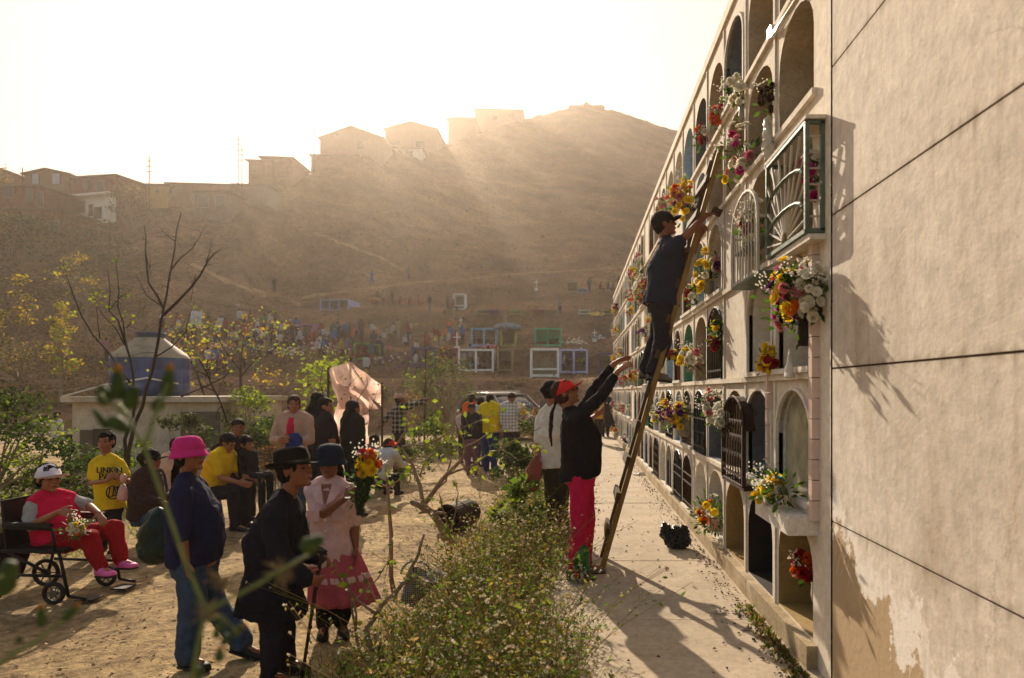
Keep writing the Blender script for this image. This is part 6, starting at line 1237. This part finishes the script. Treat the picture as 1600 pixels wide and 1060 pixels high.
# ---------------------------------------------------------------- houses on the ridge
M_BRICK = mat('raw_brick', '703f2a', .9, .3, 2.5, .3, 8, col2='8a6048'); M_ADOBE = mat('plywood_wall', '7d6045', .9, .25, 1.5, .1, col2='96765a'); M_WHW = mat('white_plaster_far', 'd8d0c4', .85, .12, 1.5, .05); M_OCH = mat('ochre_plaster', 'a9854a', .85, .15, 1.5, .05); M_ROOF = mat('sheet_roof', '6c5d50', .8, .25, 2, .1); M_PINKW = mat('dusty_pink_wall', 'a08070', .9, .12, 2, .1); M_BLK = mat('concrete_block_far', '8a7d70', .9, .15, 2, .2)
def house(label, x0, x1, yb, yt, Y, m, dep=6, gable=0, wins=(), yaw=0, roofm=None, over=.3, name='house', drop=3, side=None, band=None):
    a, b = P(x0, yb, Y), P(x1, yb, Y); w_ = b.x - a.x; h = P(0, yt, Y).z - a.z; c = (a + b) / 2; Mr = Matrix.Rotation(rad(yaw), 3, 'Z'); root = empty(name, c, label, 'house')
    def T(x, y, z): return c + Mr @ V(x, y, z)
    q = MB(); q.box(T(0, dep / 2, (h - drop) / 2), (w_, dep, h + drop), M=Mr); q.build('wall', m, root)
    q = MB()
    if gable:
        vs = [T(-w_ / 2 - over, -over, h - .1), T(0, -over, h + gable), T(w_ / 2 + over, -over, h - .1), T(-w_ / 2 - over, dep + over, h - .1), T(0, dep + over, h + gable), T(w_ / 2 + over, dep + over, h - .1)]; dz = V(0, 0, .12)
        q.add(vs + [v + dz for v in vs], [(0, 1, 4, 3), (1, 2, 5, 4), (6, 9, 10, 7), (7, 10, 11, 8), (0, 6, 7, 1), (1, 7, 8, 2), (3, 4, 10, 9), (4, 5, 11, 10), (0, 3, 9, 6), (2, 8, 11, 5)]); q.build('roof', roofm or M_ROOF, root)
        q = MB(); q.add([T(-w_ / 2, -.004, h - .01), T(w_ / 2, -.004, h - .01), T(0, -.004, h + gable * .98)], [(0, 1, 2)]); q.build('gable_wall', m, root)
    else:
        q.box(T(0, dep / 2, h + .06), (w_ + over * 2, dep + over * 2, .14), M=Mr @ Matrix.Rotation(rad(1.5), 3, 'Y')); q.build('roof', roofm or M_ROOF, root)
    if band: q = MB(); z = (P(0, band, Y).z - a.z); q.box(T(0, -.35, z), (w_ + .1, .7, .22), M=Mr); q.build('balcony_slab', M_WHW, root); q = MB(); q.box(T(0, -.03, (z - .4) / 2), (w_ - .02, .08, z + .4), M=Mr); q.build('lower_wall', M_WHW, root)
    for (wx0, wx1, wy0, wy1, *pm) in wins:
        xx = (P((wx0 + wx1) / 2, 0, Y).x - c.x); ww = (wx1 - wx0) / FPX * Y; z0_, z1_ = P(0, wy1, Y).z - a.z, P(0, wy0, Y).z - a.z
        q = MB(); q.box(T(xx, -.04 - (.06 if band else 0), (z0_ + z1_) / 2), (ww + .14, .12, z1_ - z0_ + .14), M=Mr); f = q.build('window', M_BLK if not pm else M_ROOF, root)
        q = MB(); q.box(T(xx, -.07 - (.06 if band else 0), (z0_ + z1_) / 2), (ww, .12, z1_ - z0_), M=Mr); q.build('pane', pm[0] if pm else M_PANE, f)
    return root
WL = mat('lit_blue_curtain', 'a8adb8', .6, .1, 3, 0)  # plain pale blue colour for two panes of the plywood house
house('brick two storey house with a white lower floor and balcony', 100, 190, 344, 277, 77, M_BRICK, 8, .0, ((128, 140, 281, 293), (155, 168, 286, 305), (118, 131, 314, 331), (140, 147, 321, 337), (151, 163, 326, 342)), -14, band=306)
house('tall plywood house front with two pale blue windows', 38, 108, 330, 272, 77.5, M_ADOBE, 8, .5, ((52, 61, 273, 288, WL), (83, 94, 272, 288, WL)))
house('lower brick house with dark window openings at the left', -10, 66, 352, 292, 73, M_BRICK, 6, 0, ((5, 20, 290, 309), (45, 55, 297, 318), (66, 72, 303, 325)), -8)
house('half hidden brick ground floor under the left houses', 0, 95, 372, 328, 70, M_BRICK, 5, 0, ((30, 52, 335, 352), (82, 96, 348, 362)), -6)
house('small brown house at the very left edge of the ridge', -60, 12, 330, 268, 80, M_ADOBE, 6, .8, ((0, 8, 292, 305),))
house('ochre walled low house at the left end of the long shack', 230, 262, 316, 290, 80, M_OCH, 6, 0, ((245, 249, 296, 302),))
house('long plywood shack with a flat roof beside the ochre house', 262, 364, 318, 289, 80.5, M_ADOBE, 6, 0, ((263, 277, 290, 304), (300, 312, 300, 316)))
house('open stick shed on the slope right of the long shack', 305, 360, 334, 300, 78, M_ROOF, 3, 0, ((310, 326, 306, 324), (338, 352, 306, 322)), drop=1)
house('pale block hut on the slope left of the stepped shack', 366, 418, 308, 290, 83, M_BLK, 4, 0, drop=1)
house('stepped brown shack with an overhanging flat roof', 388, 424, 300, 252, 90, M_ADOBE, 5, 0, ((392, 400, 262, 270),), drop=4)
house('taller brown box of the stepped shack', 408, 456, 292, 247, 91, M_BRICK, 6, 0, drop=4)
house('wide gabled pale house with a small window near the ridge', 500, 598, 250, 216, 107, M_PINKW, 8, 1.7, ((526, 534, 208, 216), (560, 568, 222, 232)))
house('low brown house with a long flat roof under the gabled houses', 486, 560, 275, 244, 104, M_ADOBE, 6, 0, drop=4)
house('big hazy gabled house on the ridge', 602, 682, 250, 202, 122, M_PINKW, 10, 1.2, ((615, 625, 222, 234), (650, 662, 222, 234)))
house('pale bluish walled house below the big hazy gable', 590, 660, 255, 232, 116, M_WHW, 6, 0, ((612, 622, 238, 246), (634, 644, 238, 248)))
house('small pale shed right of the bluish walled house', 686, 704, 252, 242, 126, M_WHW, 4, 0)
house('long hazy building high on the ridge near the summit', 700, 742, 206, 186, 152, M_PINKW, 8, .3, drop=6)
house('flat long wall like house along the ridge line', 742, 816, 196, 172, 165, M_PINKW, 8, 0, ((770, 780, 180, 188), (795, 803, 178, 187)), drop=10)
for i, (x, yb, yt, Y, lab) in enumerate(((233, 300, 245, 80, 'thin antenna mast above the ochre house'), (372, 300, 212, 82, 'tall antenna mast left of the stepped shack'), (378, 296, 228, 83, 'shorter antenna mast beside the tall one'), (491, 262, 200, 100, 'thin antenna mast at the left of the gabled houses'), (568, 215, 180, 108, 'small antenna on the roof of the gabled house'), (35, 285, 262, 77, 'short pipe on the roof of the plywood house'))):
    a = P(x, yb, Y); r_ = empty('antenna', a, lab, 'antenna'); q = MB(); q.tube([a - V(0, 0, 3), P(x, yt, Y)], .06, 5); q.build('mast', M_RUST, r_)
    for k in range(3 if i < 5 else 0): q = MB(); z = P(x, yt, Y) - V(0, 0, .5 + .6 * k); q.tube([z - V(.45, 0, 0), z + V(.45, 0, 0)], .04, 4); q.build('crossbar', M_RUST, r_)
c = P(917, 166, 190); rk = MB()
for i in range(7): rk.ell(c + V(i * 1.3 - 4, 0, -.5), (1.2, 1, .8 + .8 * (i == 3)), None, 7, 5)
tag(link('summit_rocks', remesh(rk, .3, 1), M_HILL, None, c), 'small rocks and marker on the very top of the hill', kind='structure')
# ---------------------------------------------------------------- tombs
def paint(n, h): return mat(n, h, .7, .15, 4, .1)
TP = {'white': paint('tomb_white', 'dcd8d0'), 'blue': paint('tomb_blue', '7fa6c4'), 'pink': paint('tomb_pink', 'a0708f'), 'lime': paint('tomb_lime', '66903a'), 'lav': paint('tomb_lavender', 'a8a8cc'), 'yel': paint('tomb_yellow', 'a5a852'), 'green': paint('tomb_green', '3fae84'), 'red': paint('tomb_red', '96303a'), 'indigo': paint('tomb_indigo', '34366e'), 'tan': paint('tomb_tan', '8a7658'), 'dpink': paint('tomb_mauve', '84548c'), 'cream': paint('tomb_cream', 'a89c80')}
def tomb(label, x0, x1, yt, yb, col, cells=2, Y=None, back=None, shelf=0, dep=1.3, rz=0, solidb=False):
    p0 = hit((x0 + x1) / 2, yb); Y = Y or p0.y - .3; a, b, t_ = P(x0, yb, Y), P(x1, yb, Y), P(x0, yt, Y); w_, h = b.x - a.x, t_.z - a.z; c = (a + b) / 2; r_ = empty('tomb', c, label, 'tomb'); Mr = Matrix.Rotation(rad(rz), 3, 'Z'); T = lambda x, y, z: c + Mr @ V(x, y, z); th = max(.08, min(.16, h * .09)); q = MB()
    q.box(T(0, dep / 2, h + .0), (w_ + .06, dep + .06, th), M=Mr)
    for i in range(cells + 1): x = -w_ / 2 + w_ * i / cells; q.box(T(x, .06, h / 2 - .2), (th, .14, h + .4), M=Mr)
    for x in (-w_ / 2, w_ / 2): q.box(T(x, dep / 2, h / 2 - .2), (th * .6, dep - .1, h + .36), M=Mr)
    q.box(T(0, .05, th / 2), (w_, .10, th), M=Mr)
    if shelf: q.box(T(0, .3, h * .28), (w_ - th, .5, th * .8), M=Mr)
    q.build('frame', TP[col], r_); q = MB(); q.box(T(0, dep - .05, h / 2 - .1), (w_ - .1, .08, h), M=Mr); q.build('back_panel', TP[back] if back else NM['raw'], r_); return r_
tomb('white open tomb frame with a low shelf above the car', 830, 872, 546, 589, 'white', 1, shelf=1); tomb('pale lavender double tomb joined to the white one', 876, 917, 547, 583, 'lav', 2, back='indigo')
tomb('white double tomb with a family in front', 717, 770, 547, 580, 'white', 2); tomb('tan narrow tomb beside the white double one', 778, 800, 547, 580, 'tan', 1)
tomb('pale blue double tomb on the second terrace', 737, 775, 514, 541, 'blue', 2); tomb('yellow green tomb with a torn tarp on its roof', 783, 805, 515, 541, 'yel', 1); tomb('sea green double tomb with green back walls', 836, 876, 514, 541, 'green', 2, back='green')
tomb('light blue tomb with three open bays high on the slope', 499, 545, 469, 485, 'lav', 3, dep=2.5, rz=-8); tomb('mauve pink tomb frame among the crowd', 453, 490, 508, 532, 'pink', 2, rz=-10); tomb('bright lime green tomb with a red interior', 554, 577, 537, 562, 'lime', 1, back='red'); tomb('smaller lime green tomb frame right of the bright one', 579, 593, 539, 558, 'lime', 1)
tomb('indigo tomb behind the feathery tree', 643, 678, 544, 574, 'indigo', 2); tomb('dull red tomb beside the indigo one', 688, 713, 545, 574, 'red', 1); tomb('violet blue tomb at the edge of the niche wall', 937, 968, 553, 580, 'indigo', 1)
tomb('white shelf like tomb standing alone on the upper terrace', 709, 726, 460, 484, 'white', 1, shelf=1); tomb('small cream tomb with a cross high on the slope', 886, 902, 441, 457, 'cream', 1); tomb('small flat blue tomb beside the cream one', 903, 918, 452, 458, 'blue', 1, dep=1)
for x0, x1, c_, lab in ((744, 762, 'cream', 'low cream tomb opening at the left of the terrace row'), (762, 780, 'dpink', 'low pinkish tomb opening in the terrace row'), (797, 815, 'yel', 'low dull yellow tomb opening in the terrace row'), (833, 850, 'red', 'low reddish tomb opening in the terrace row'), (852, 870, 'tan', 'low tan tomb opening in the terrace row'), (905, 922, 'white', 'low white tomb opening in the terrace row'), (943, 960, 'cream', 'low cream tomb opening next to the niche wall'), (693, 708, 'tan', 'low tan tomb opening left of the white shelf tomb')): tomb(lab, x0, x1, 485, 491, c_, 1, dep=1)
def cross(label, x, yt, yb, m, w_=.9):
    p = hit(x, yb); h = P(0, yt, p.y).z - p.z; r_ = MB(); t_ = max(.07, h * .05); r_.box(p + V(0, 0, h / 2 - .2), (t_, t_, h + .4)); r_.box(p + V(0, 0, h * .72), (h * .48 * w_, t_ * .8, t_)); r_.box(p + V(0, .0, .05), (t_ * 5, t_ * 4, .3)); tag(r_.build('grave_cross', m, None, p), label, 'cross')
for x, yt, yb, m, lab in ((838, 437, 455, 'white', 'white cross alone on the upper slope'), (893, 430, 441, 'tan', 'small tan cross above the cream tomb'), (720, 496, 512, 'white', 'white cross wearing a dark wreath above the terrace'), (714, 520, 547, 'white', 'tall white cross left of the pale blue tomb'), (745, 521, 541, 'tan', 'dark thin cross inside the pale blue tomb'), (790, 487, 512, 'cream', 'thin cross above the yellow green tomb'), (897, 515, 541, 'tan', 'tan cross on a white base right of the green tomb'), (929, 515, 533, 'white', 'white cross hung with wreaths near the niche wall'), (470, 520, 545, 'white', 'slim white cross in the crowd by the pink tomb'), (605, 505, 520, 'tan', 'low wooden cross behind the hillside crowd'), (432, 520, 540, 'white', 'white cross post in the densest crowd')): cross(lab, x, yt, yb, TP[m])
def wreath(label, x, y, r, c1, n=26, w_=1.6, name='flower_heap', cat='flowers', h_=.5):
    p = hit(x, y) - V(0, .3, 0); q = MB(); cs = list(c1); 
    for i in range(n * 3): d = V(R.gauss(0, .5) * w_, R.gauss(0, .5), abs(R.gauss(0, .5)) * h_); q.mi = R.randrange(len(cs)); leaf(q, p + d * r + V(0, 0, .1), .16, wd=.5)
    tag(q.build(name, [FM[k] for k in cs], None, p), label, cat, kind='stuff')
for a in (('heap of mixed flowers below the crowd left of centre', 345, 548, .7, 'orwy'), ('orange and red wreaths held by the kneeling group', 352, 568, .6, 'orr'), ('blue sheet and white flowers spread among the crowd', 395, 552, 1.1, 'bbw'), ('yellow flowers heaped at the middle of the crowd', 430, 540, .8, 'yyw'), ('pink and red flowers heaped by the mauve tomb', 497, 545, .9, 'kkrw'), ('violet flower heap right of the lime green tomb', 603, 570, 1.0, 'vvw'), ('violet heap by the foot of the indigo tomb', 640, 585, .9, 'vv'), ('white flowers at the base of the tan cross', 897, 540, .6, 'www'), ('yellow bloom heap on the low terrace row', 932, 495, .4, 'yw'), ('red flowers around the upper terrace family', 640, 478, 1.0, 'rrk'), ('white litter of petals below the densest crowd', 455, 560, .8, 'w'), ('white petals strewn near the yellow clothed person', 520, 556, 1.2, 'wk'), ('pink flowers held high over the family tomb', 768, 549, .35, 'kr'), ('wreath inside the white open tomb', 850, 575, .5, 'dg'), ('yellow plant inside the lavender tomb', 908, 570, .35, 'yg'), ('dark bush like wreath inside the green tomb', 867, 537, .4, 'dg'), ('dark wreath on the cross with the wreath', 720, 502, .35, 'dd'), ('mixed wreaths on the cross near the niche wall', 934, 533, .5, 'wbd'), ('red blossoms among the crowd left of centre', 375, 520, .9, 'rro'), ('orange and yellow flowers beside the shaded platform', 405, 520, .9, 'oyg')): wreath(*a)
# torn tarp, banner, plank, parasols
p = hit(793, 541); q = MB(); c = P(793, 511, p.y - .4); q.loft([(c + V(-1, 0, 0), V(0, .5, 0), V(0, 0, .12)), (c, V(0, .7, 0), V(0, 0, .28)), (c + V(1, 0, -.1), V(0, .5, 0), V(0, 0, .2))], 14); tag(link('tarp', remesh(q, .06, 1, .2, 3), mat('grey_blue_tarp', '7d858c', .6, .2, 5, .2), None, c), 'torn grey blue tarp thrown over the yellow green tomb', 'tarp')
p = hit(305, 520); a, b = P(298, 486, p.y - .2), P(315, 487, p.y - .2); bn = empty('banner_board', p, 'white upright banner board with a faint blue mark in the crowd', 'banner'); h = a.z - P(0, 512, p.y - .2).z
q = MB(); q.box((a + b) / 2 - V(0, 0, h / 2), (b.x - a.x, .06, h), M=Matrix.Rotation(.06, 3, 'Y')); q.build('board', mat('banner_white', 'c2c4c8', .7, .05, 3, 0), bn)
q = MB(); q.tube([(a + b) / 2 - V(0, .045, h * .5) + V(math.cos(t) * .2, 0, math.sin(t) * .2) for t in [i * .7 for i in range(10)]], .035, 5); q.build('emblem', TP['blue'], bn)
for x in (299, 313): q = MB(); aa = P(x, 512, p.y - .2); q.tube([V(aa.x, aa.y, p.z - .5), aa], .04, 5); q.build('leg', M_RUST, bn)
p = hit(350, 520); q = MB(); q.bar(P(346, 500, p.y), P(382, 506, p.y), .12, .3); q.bar(P(330, 502, p.y), P(350, 500, p.y), .12, .25)
for x in (336, 380): q.bar(V(sl(x, p.y), p.y, p.z - .3), P(x, 504, p.y), .1)
tag(q.build('timber_shelter', mat('red_brown_timber', '6e3626', .8, .3, 4, .2), None, p), 'reddish plank shelter frame over the crowd', 'shelter')
def parasol(label, x, y, m, rpx=9, drop=14):
    p = hit(x, y + drop); c = P(x, y, p.y - .2); r = rpx / FPX * p.y; rt = empty('parasol', V(c.x, c.y, p.z), label, 'umbrella'); q = MB(); q.lathe([(r, -.25 * r), (r * .8, -.05 * r), (r * .4, .18 * r), (.02, .3 * r)], c, 12); q.build('canopy', m, rt); q = MB(); q.tube([c, V(c.x, c.y, p.z - .2)], .03, 5); q.build('pole', M_RUST, rt)
parasol('ochre parasol by the upper terrace family', 586, 467, mat('ochre_canvas', 'a0743c', .8, .1, 5, 0, trans=.3)); parasol('small pink parasol right of the lime green tomb', 607, 542, mat('pink_canvas', 'c06080', .8, .1, 5, 0, trans=.3), 6, 16)
# ---------------------------------------------------------------- the crowd on the hill: five figure kinds, copied
FAR = [SKIN, HAIR]; FT = {k: cloth('far_' + k, h) for k, h in dict(white='aaa59e', red='7a2228', blue='3c5a88', black='1c1a1c', teal='275050', yellow='a8862c', pink='8a5a60', grey='6c6864', green='1f7a50', orange='b0582a', lav='6c6478', brown='4d382a', cream='8f8266', navy='24283c').items()}
protos = {}
def far(kind, x, y, top, label, bot='black', hat=None, s=1.0, yaw=0, group='people scattered on the hillside'):
    if kind not in protos:
        kw = dict(stand=dict(), lift=dict(aR=((.7, 0, -.4), (.9, .3, .2))), sit=dict(sit=.3, lean=8), bend=dict(lean=50), walk=dict(stride=.4, lean=5), skirt=dict())[kind]
        J = pose((0, 0, 0), 0, 1.64, **kw); protos[kind] = person((0, 0, 0), 'x', J, vox=.032, top=FT['white'], sleeve=.6 if kind != 'skirt' else .9, loose=.03, bottom=FT['black'], hair='short', wr=0, length=.1, hem=.0 if kind != 'skirt' else .04, group='x')
    src = protos[kind]; p = hit(x, y); o = copy_thing(src, p - V(0, 0, .03), rad(yaw), s, label, 'person'); o['group'] = group
    for c in o.children:
        n = c.name.split('.')[0]
        if n in ('top', 'trousers', 'hair', 'body'):
            c.material_slots[0].link = 'OBJECT'; c.material_slots[0].material = FT[top] if n == 'top' else FT[bot] if n == 'trousers' else (FT[hat] if hat and n == 'hair' else HAIR if n == 'hair' else SKIN)
    return o
places = [(0, 'stand')]
crowd = [  # x, y of feet, kind, top, bottom, hat, landmark
 (429, 458, 'stand', 'black', 'black', None, 'alone on the footpath of the bare slope', 90), (581, 446, 'walk', 'blue', 'blue', None, 'walking alone on the upper footpath', 0), (639, 440, 'stand', 'grey', 'brown', None, 'alone right of the blue walker on the upper path', 60),
 (166, 567, 'stand', 'pink', 'black', None, 'alone on the slope left of the tank', 80), (253, 522, 'stand', 'white', 'black', None, 'at the left end of the crowd', 200), (277, 522, 'stand', 'red', 'black', None, 'left of the banner board', 80), (287, 526, 'sit', 'grey', 'black', None, 'squatting below the red top', 30), (303, 528, 'sit', 'red', 'grey', None, 'seated under the banner board', 0),
 (340, 537, 'stand', 'white', 'brown', 'white', 'with a white hat by the plank shelter', 270), (336, 541, 'stand', 'brown', 'black', None, 'beside the white hatted one', 80), (352, 530, 'stand', 'red', 'black', None, 'under the plank shelter', 60), (363, 530, 'sit', 'brown', 'black', None, 'seated under the shelter plank', 0), (374, 512, 'stand', 'white', 'grey', None, 'above the right end of the plank', 100), (381, 513, 'stand', 'cream', 'black', None, 'next to the white shirt above the plank', 20),
 (391, 517, 'stand', 'brown', 'black', None, 'at the top of the dense crowd', 40), (397, 520, 'sit', 'pink', 'brown', None, 'seated at the top of the dense crowd', 40), (402, 530, 'stand', 'white', 'navy', 'white', 'with a white cap in the dense crowd', 200), (412, 522, 'stand', 'green', 'black', None, 'in green at the top of the crowd', 180), (422, 522, 'stand', 'cream', 'brown', None, 'right of the green top', 10), (431, 522, 'stand', 'brown', 'black', None, 'two steps right of the green top', 80), (438, 524, 'sit', 'white', 'black', None, 'seated left of the mauve tomb', 0),
 (385, 545, 'sit', 'navy', 'black', 'white', 'with a white cap seated below the plank', 50), (397, 548, 'sit', 'pink', 'grey', None, 'seated in the middle of the crowd', 10), (408, 548, 'bend', 'white', 'navy', None, 'bending in the middle of the crowd', 0), (421, 545, 'sit', 'grey', 'black', None, 'seated right of the bending one', 190), (428, 548, 'sit', 'black', 'black', None, 'seated in black at the crowd edge', 90), (414, 556, 'sit', 'yellow', 'navy', None, 'seated in yellow below the crowd', 0), (444, 548, 'sit', 'brown', 'black', None, 'seated by the slim white cross', 0),
 (325, 581, 'stand', 'white', 'black', None, 'back turned, below the golden tree', 90), (337, 582, 'stand', 'blue', 'navy', None, 'in a blue shirt beside the white back', 85), (350, 584, 'sit', 'red', 'black', None, 'kneeling with wreaths', 180), (358, 582, 'sit', 'grey', 'black', None, 'kneeling right of the wreaths', 200), (381, 578, 'stand', 'yellow', 'black', None, 'beyond the golden tree trunk', 60), (312, 561, 'sit', 'orange', 'brown', None, 'seated in orange by the golden leaves', 0),
 (456, 548, 'walk', 'black', 'black', None, 'striding left of the mauve tomb', 180), (468, 549, 'walk', 'white', 'black', None, 'striding in a white shirt by the mauve tomb', 0), (463, 545, 'sit', 'white', 'brown', None, 'seated between the two striding ones', 0), (448, 545, 'sit', 'lav', 'black', None, 'seated left of the black strider', 0),
 (478, 546, 'sit', 'red', 'pink', None, 'seated under the mauve tomb', 0), (495, 534, 'sit', 'orange', 'black', 'yellow', 'with a yellow hat right of the mauve tomb', 0), (503, 534, 'sit', 'brown', 'grey', None, 'seated right of the yellow hat', 0), (508, 541, 'bend', 'lav', 'grey', None, 'bending near the mauve tomb', 180), (499, 544, 'sit', 'white', 'pink', None, 'seated in white on the strewn petals', 0), (520, 537, 'stand', 'teal', 'brown', None, 'in grey green left of the orange hat', 80),
 (531, 540, 'stand', 'navy', 'brown', 'orange', 'with an orange hat from behind', 90), (539, 537, 'stand', 'blue', 'black', 'white', 'with a white cap beside the orange hat', 60), (528, 537, 'stand', 'grey', 'black', None, 'left of the orange hat', 70), (534, 565, 'stand', 'yellow', 'black', None, 'in yellow below the orange hat', 200), (541, 566, 'stand', 'lav', 'brown', None, 'right of the yellow clothed one', 20), (547, 563, 'sit', 'pink', 'red', None, 'seated at the left of the lime tomb', 0),
 (556, 533, 'skirt', 'pink', 'grey', 'white', 'with a white sun hat above the lime tomb', 90), (565, 533, 'stand', 'brown', 'brown', None, 'at the brown post above the lime tomb', 90), (587, 533, 'bend', 'white', 'cream', None, 'bending in white above the lime tomb', 190), (603, 530, 'sit', 'cream', 'brown', None, 'seated in cream on the terrace edge', 0), (613, 527, 'sit', 'white', 'black', None, 'seated in white high on the terrace', 0), (622, 532, 'stand', 'cream', 'cream', None, 'in cream between two white shirts', 60), (635, 527, 'sit', 'white', 'grey', None, 'in white at the right end of the terrace', 0), (632, 532, 'sit', 'pink', 'white', None, 'seated in pink at the right end', 0),
 (563, 560, 'sit', 'red', 'red', None, 'inside the lime green tomb', 0), (580, 575, 'stand', 'teal', 'red', None, 'in teal with red trousers by the tent', 90), (572, 584, 'sit', 'white', 'brown', None, 'seated in white just above the tent', 90), (584, 556, 'stand', 'navy', 'black', None, 'at the right of the lime green tomb', 90),
 (590, 479, 'stand', 'brown', 'brown', None, 'beneath the ochre parasol', 90), (599, 478, 'stand', 'cream', 'brown', None, 'in a cream shirt by the ochre parasol', 90), (613, 478, 'stand', 'brown', 'brown', None, 'in brown right of the parasol', 70), (625, 481, 'sit', 'red', 'pink', None, 'seated in red on the upper terrace', 0), (640, 482, 'sit', 'red', 'grey', None, 'in red at the middle of the upper terrace', 0), (652, 480, 'sit', 'pink', 'red', None, 'in pink at the right of the upper terrace', 0), (671, 487, 'stand', 'black', 'grey', None, 'in black by the upper tan tomb', 60), (700, 487, 'stand', 'brown', 'brown', None, 'in brown left of the white shelf tomb', 90), (707, 486, 'sit', 'pink', 'brown', None, 'seated left of the white shelf tomb', 0), (582, 480, 'sit', 'orange', 'brown', None, 'seated left of the ochre parasol', 0),
 (875, 492, 'stand', 'grey', 'black', None, 'standing on the low terrace row', 90), (921, 457, 'skirt', 'teal', 'teal', None, 'in teal beside the flat blue tomb', 90), (938, 457, 'sit', 'red', 'brown', None, 'in red near the top edge of the niche wall', 0), (950, 456, 'sit', 'black', 'black', None, 'in black near the top edge of the niche wall', 0), (957, 457, 'sit', 'lav', 'grey', None, 'seated in mauve near the top edge of the wall', 0), (967, 455, 'stand', 'navy', 'navy', None, 'in navy nearest the upper edge of the wall', 0),
 (704, 541, 'stand', 'blue', 'brown', None, 'in blue left of the tall white cross', 90), (722, 539, 'stand', 'blue', 'navy', None, 'in blue right of the tall white cross', 90), (710, 541, 'sit', 'red', 'brown', None, 'seated by the tall white cross', 0), (701, 541, 'sit', 'white', 'black', None, 'seated at the left of the tall cross', 0),
 (724, 577, 'sit', 'white', 'grey', None, 'seated in the white family tomb', 270), (735, 579, 'stand', 'lav', 'brown', None, 'standing before the white family tomb', 70), (745, 580, 'sit', 'white', 'blue', None, 'small one before the white family tomb', 200), (752, 580, 'sit', 'brown', 'brown', None, 'squatting before the white family tomb', 0), (763, 577, 'stand', 'black', 'black', None, 'in black holding flowers by the family tomb', 100), (880, 576, 'sit', 'white', 'navy', None, 'seated inside the lavender tomb', 0), (649, 577, 'sit', 'white', 'grey', None, 'seated by the indigo tomb', 0), (697, 577, 'sit', 'red', 'brown', None, 'seated in the dull red tomb', 0)]
KN = dict(stand='standing', lift='reaching', sit='seated', bend='bent over', walk='walking', skirt='skirted')
for x, y, kd, t, b, hat, lm_, yaw in crowd:
    far(kd, x, y, t, 'distant %s person %s' % (t if t != 'lav' else 'mauve', lm_) if False else 'distant person in %s top %s' % ({'lav': 'mauve', 'cream': 'cream'}.get(t, t), lm_), b, hat, R.uniform(.92, 1.04), yaw)
RC = random.Random(3)
for i in range(64):
    q_ = RC.random(); x, y = (RC.gauss(425, 32), RC.uniform(522, 556)) if q_ < .5 else (RC.uniform(250, 345), RC.uniform(518, 548)) if q_ < .62 else (RC.uniform(495, 560), RC.uniform(524, 560)) if q_ < .8 else (RC.uniform(585, 705), RC.uniform(524, 560))
    t = RC.choice(['white', 'white', 'black', 'brown', 'red', 'navy', 'grey', 'blue', 'pink', 'black', 'cream', 'orange']); kd = RC.choice(['stand', 'sit', 'sit', 'sit', 'stand', 'bend'])
    far(kd, x, y, t, 'distant %s person in %s packed among others on the lower terraces' % (KN[kd], t), RC.choice(['black', 'brown', 'navy', 'grey']), RC.choice([None, None, None, 'white', 'red']), RC.uniform(.8, 1.05), RC.uniform(0, 360), 'people packed together on the lower terraces')
for o in protos.values():
    for c in list(o.children_recursive) + [o]: bpy.data.objects.remove(c)
# rubble and low bushes on the slope
mb = MB()
for i in range(1500):
    x, y = R.uniform(230, 985), R.uniform(330, 610)
    if R.random() < .35: x, y = R.gauss(770, 60), R.choice([R.gauss(422, 3), R.gauss(438, 4), R.gauss(460, 8)])
    p = hit(x, y); s_ = R.uniform(.05, .22) * (1 + (p.y > 80) * .6); mb.mi = R.choice([0, 0, 0, 1]) if R.random() < .9 else 2
    q = [p + V(R.uniform(-1, 1), R.uniform(-1, 1), R.uniform(-.3, .8)) * s_ for _ in range(5)]; mb.add(q, [(0, 1, 2), (0, 2, 3), (0, 3, 4), (1, 2, 3), (2, 3, 4), (0, 1, 4)])
tag(mb.build('rubble', [M_HILL, M_BLK, mat('white_stone', 'a8a094', .9, .2, 3, 0)]), 'loose stones and pale rubble scattered over the hillside', kind='stuff')
mb = MB()
for i in range(1900):
    x, y = R.uniform(-100, 1000), R.uniform(300, 640)
    if R.random() < .5: x, y = R.uniform(-100, 260), R.uniform(380, 640)
    p = hit(x, y); r_ = R.uniform(.15, .6)
    for k in range(16): d = V(R.gauss(0, .5), R.gauss(0, .5), abs(R.gauss(0, .35))) * r_; mb.mi = R.choice([0, 1, 1]); leaf(mb, p + d, R.uniform(.10, .22))
tag(mb.build('dry_scrub', [G['olive'], G['dry']]), 'low dry scrub dotted over the hillside', kind='stuff')
# ---------------------------------------------------------------- haze
hz = MB(); hz.box((0, 105, 44), (520, 330, 92)); hm = bpy.data.materials.new('haze_air'); hm.use_nodes = True; n = hm.node_tree; n.nodes.clear()
pv = n.nodes.new('ShaderNodeVolumePrincipled'); oo = n.nodes.new('ShaderNodeOutputMaterial'); n.links.new(pv.outputs[0], oo.inputs['Volume'])
pv.inputs['Color'].default_value = (1.0, .87, .74, 1); pv.inputs['Density'].default_value = HAZE; pv.inputs['Anisotropy'].default_value = .72
tag(hz.build('haze', hm), 'warm dusty air against the low sun', kind='stuff')
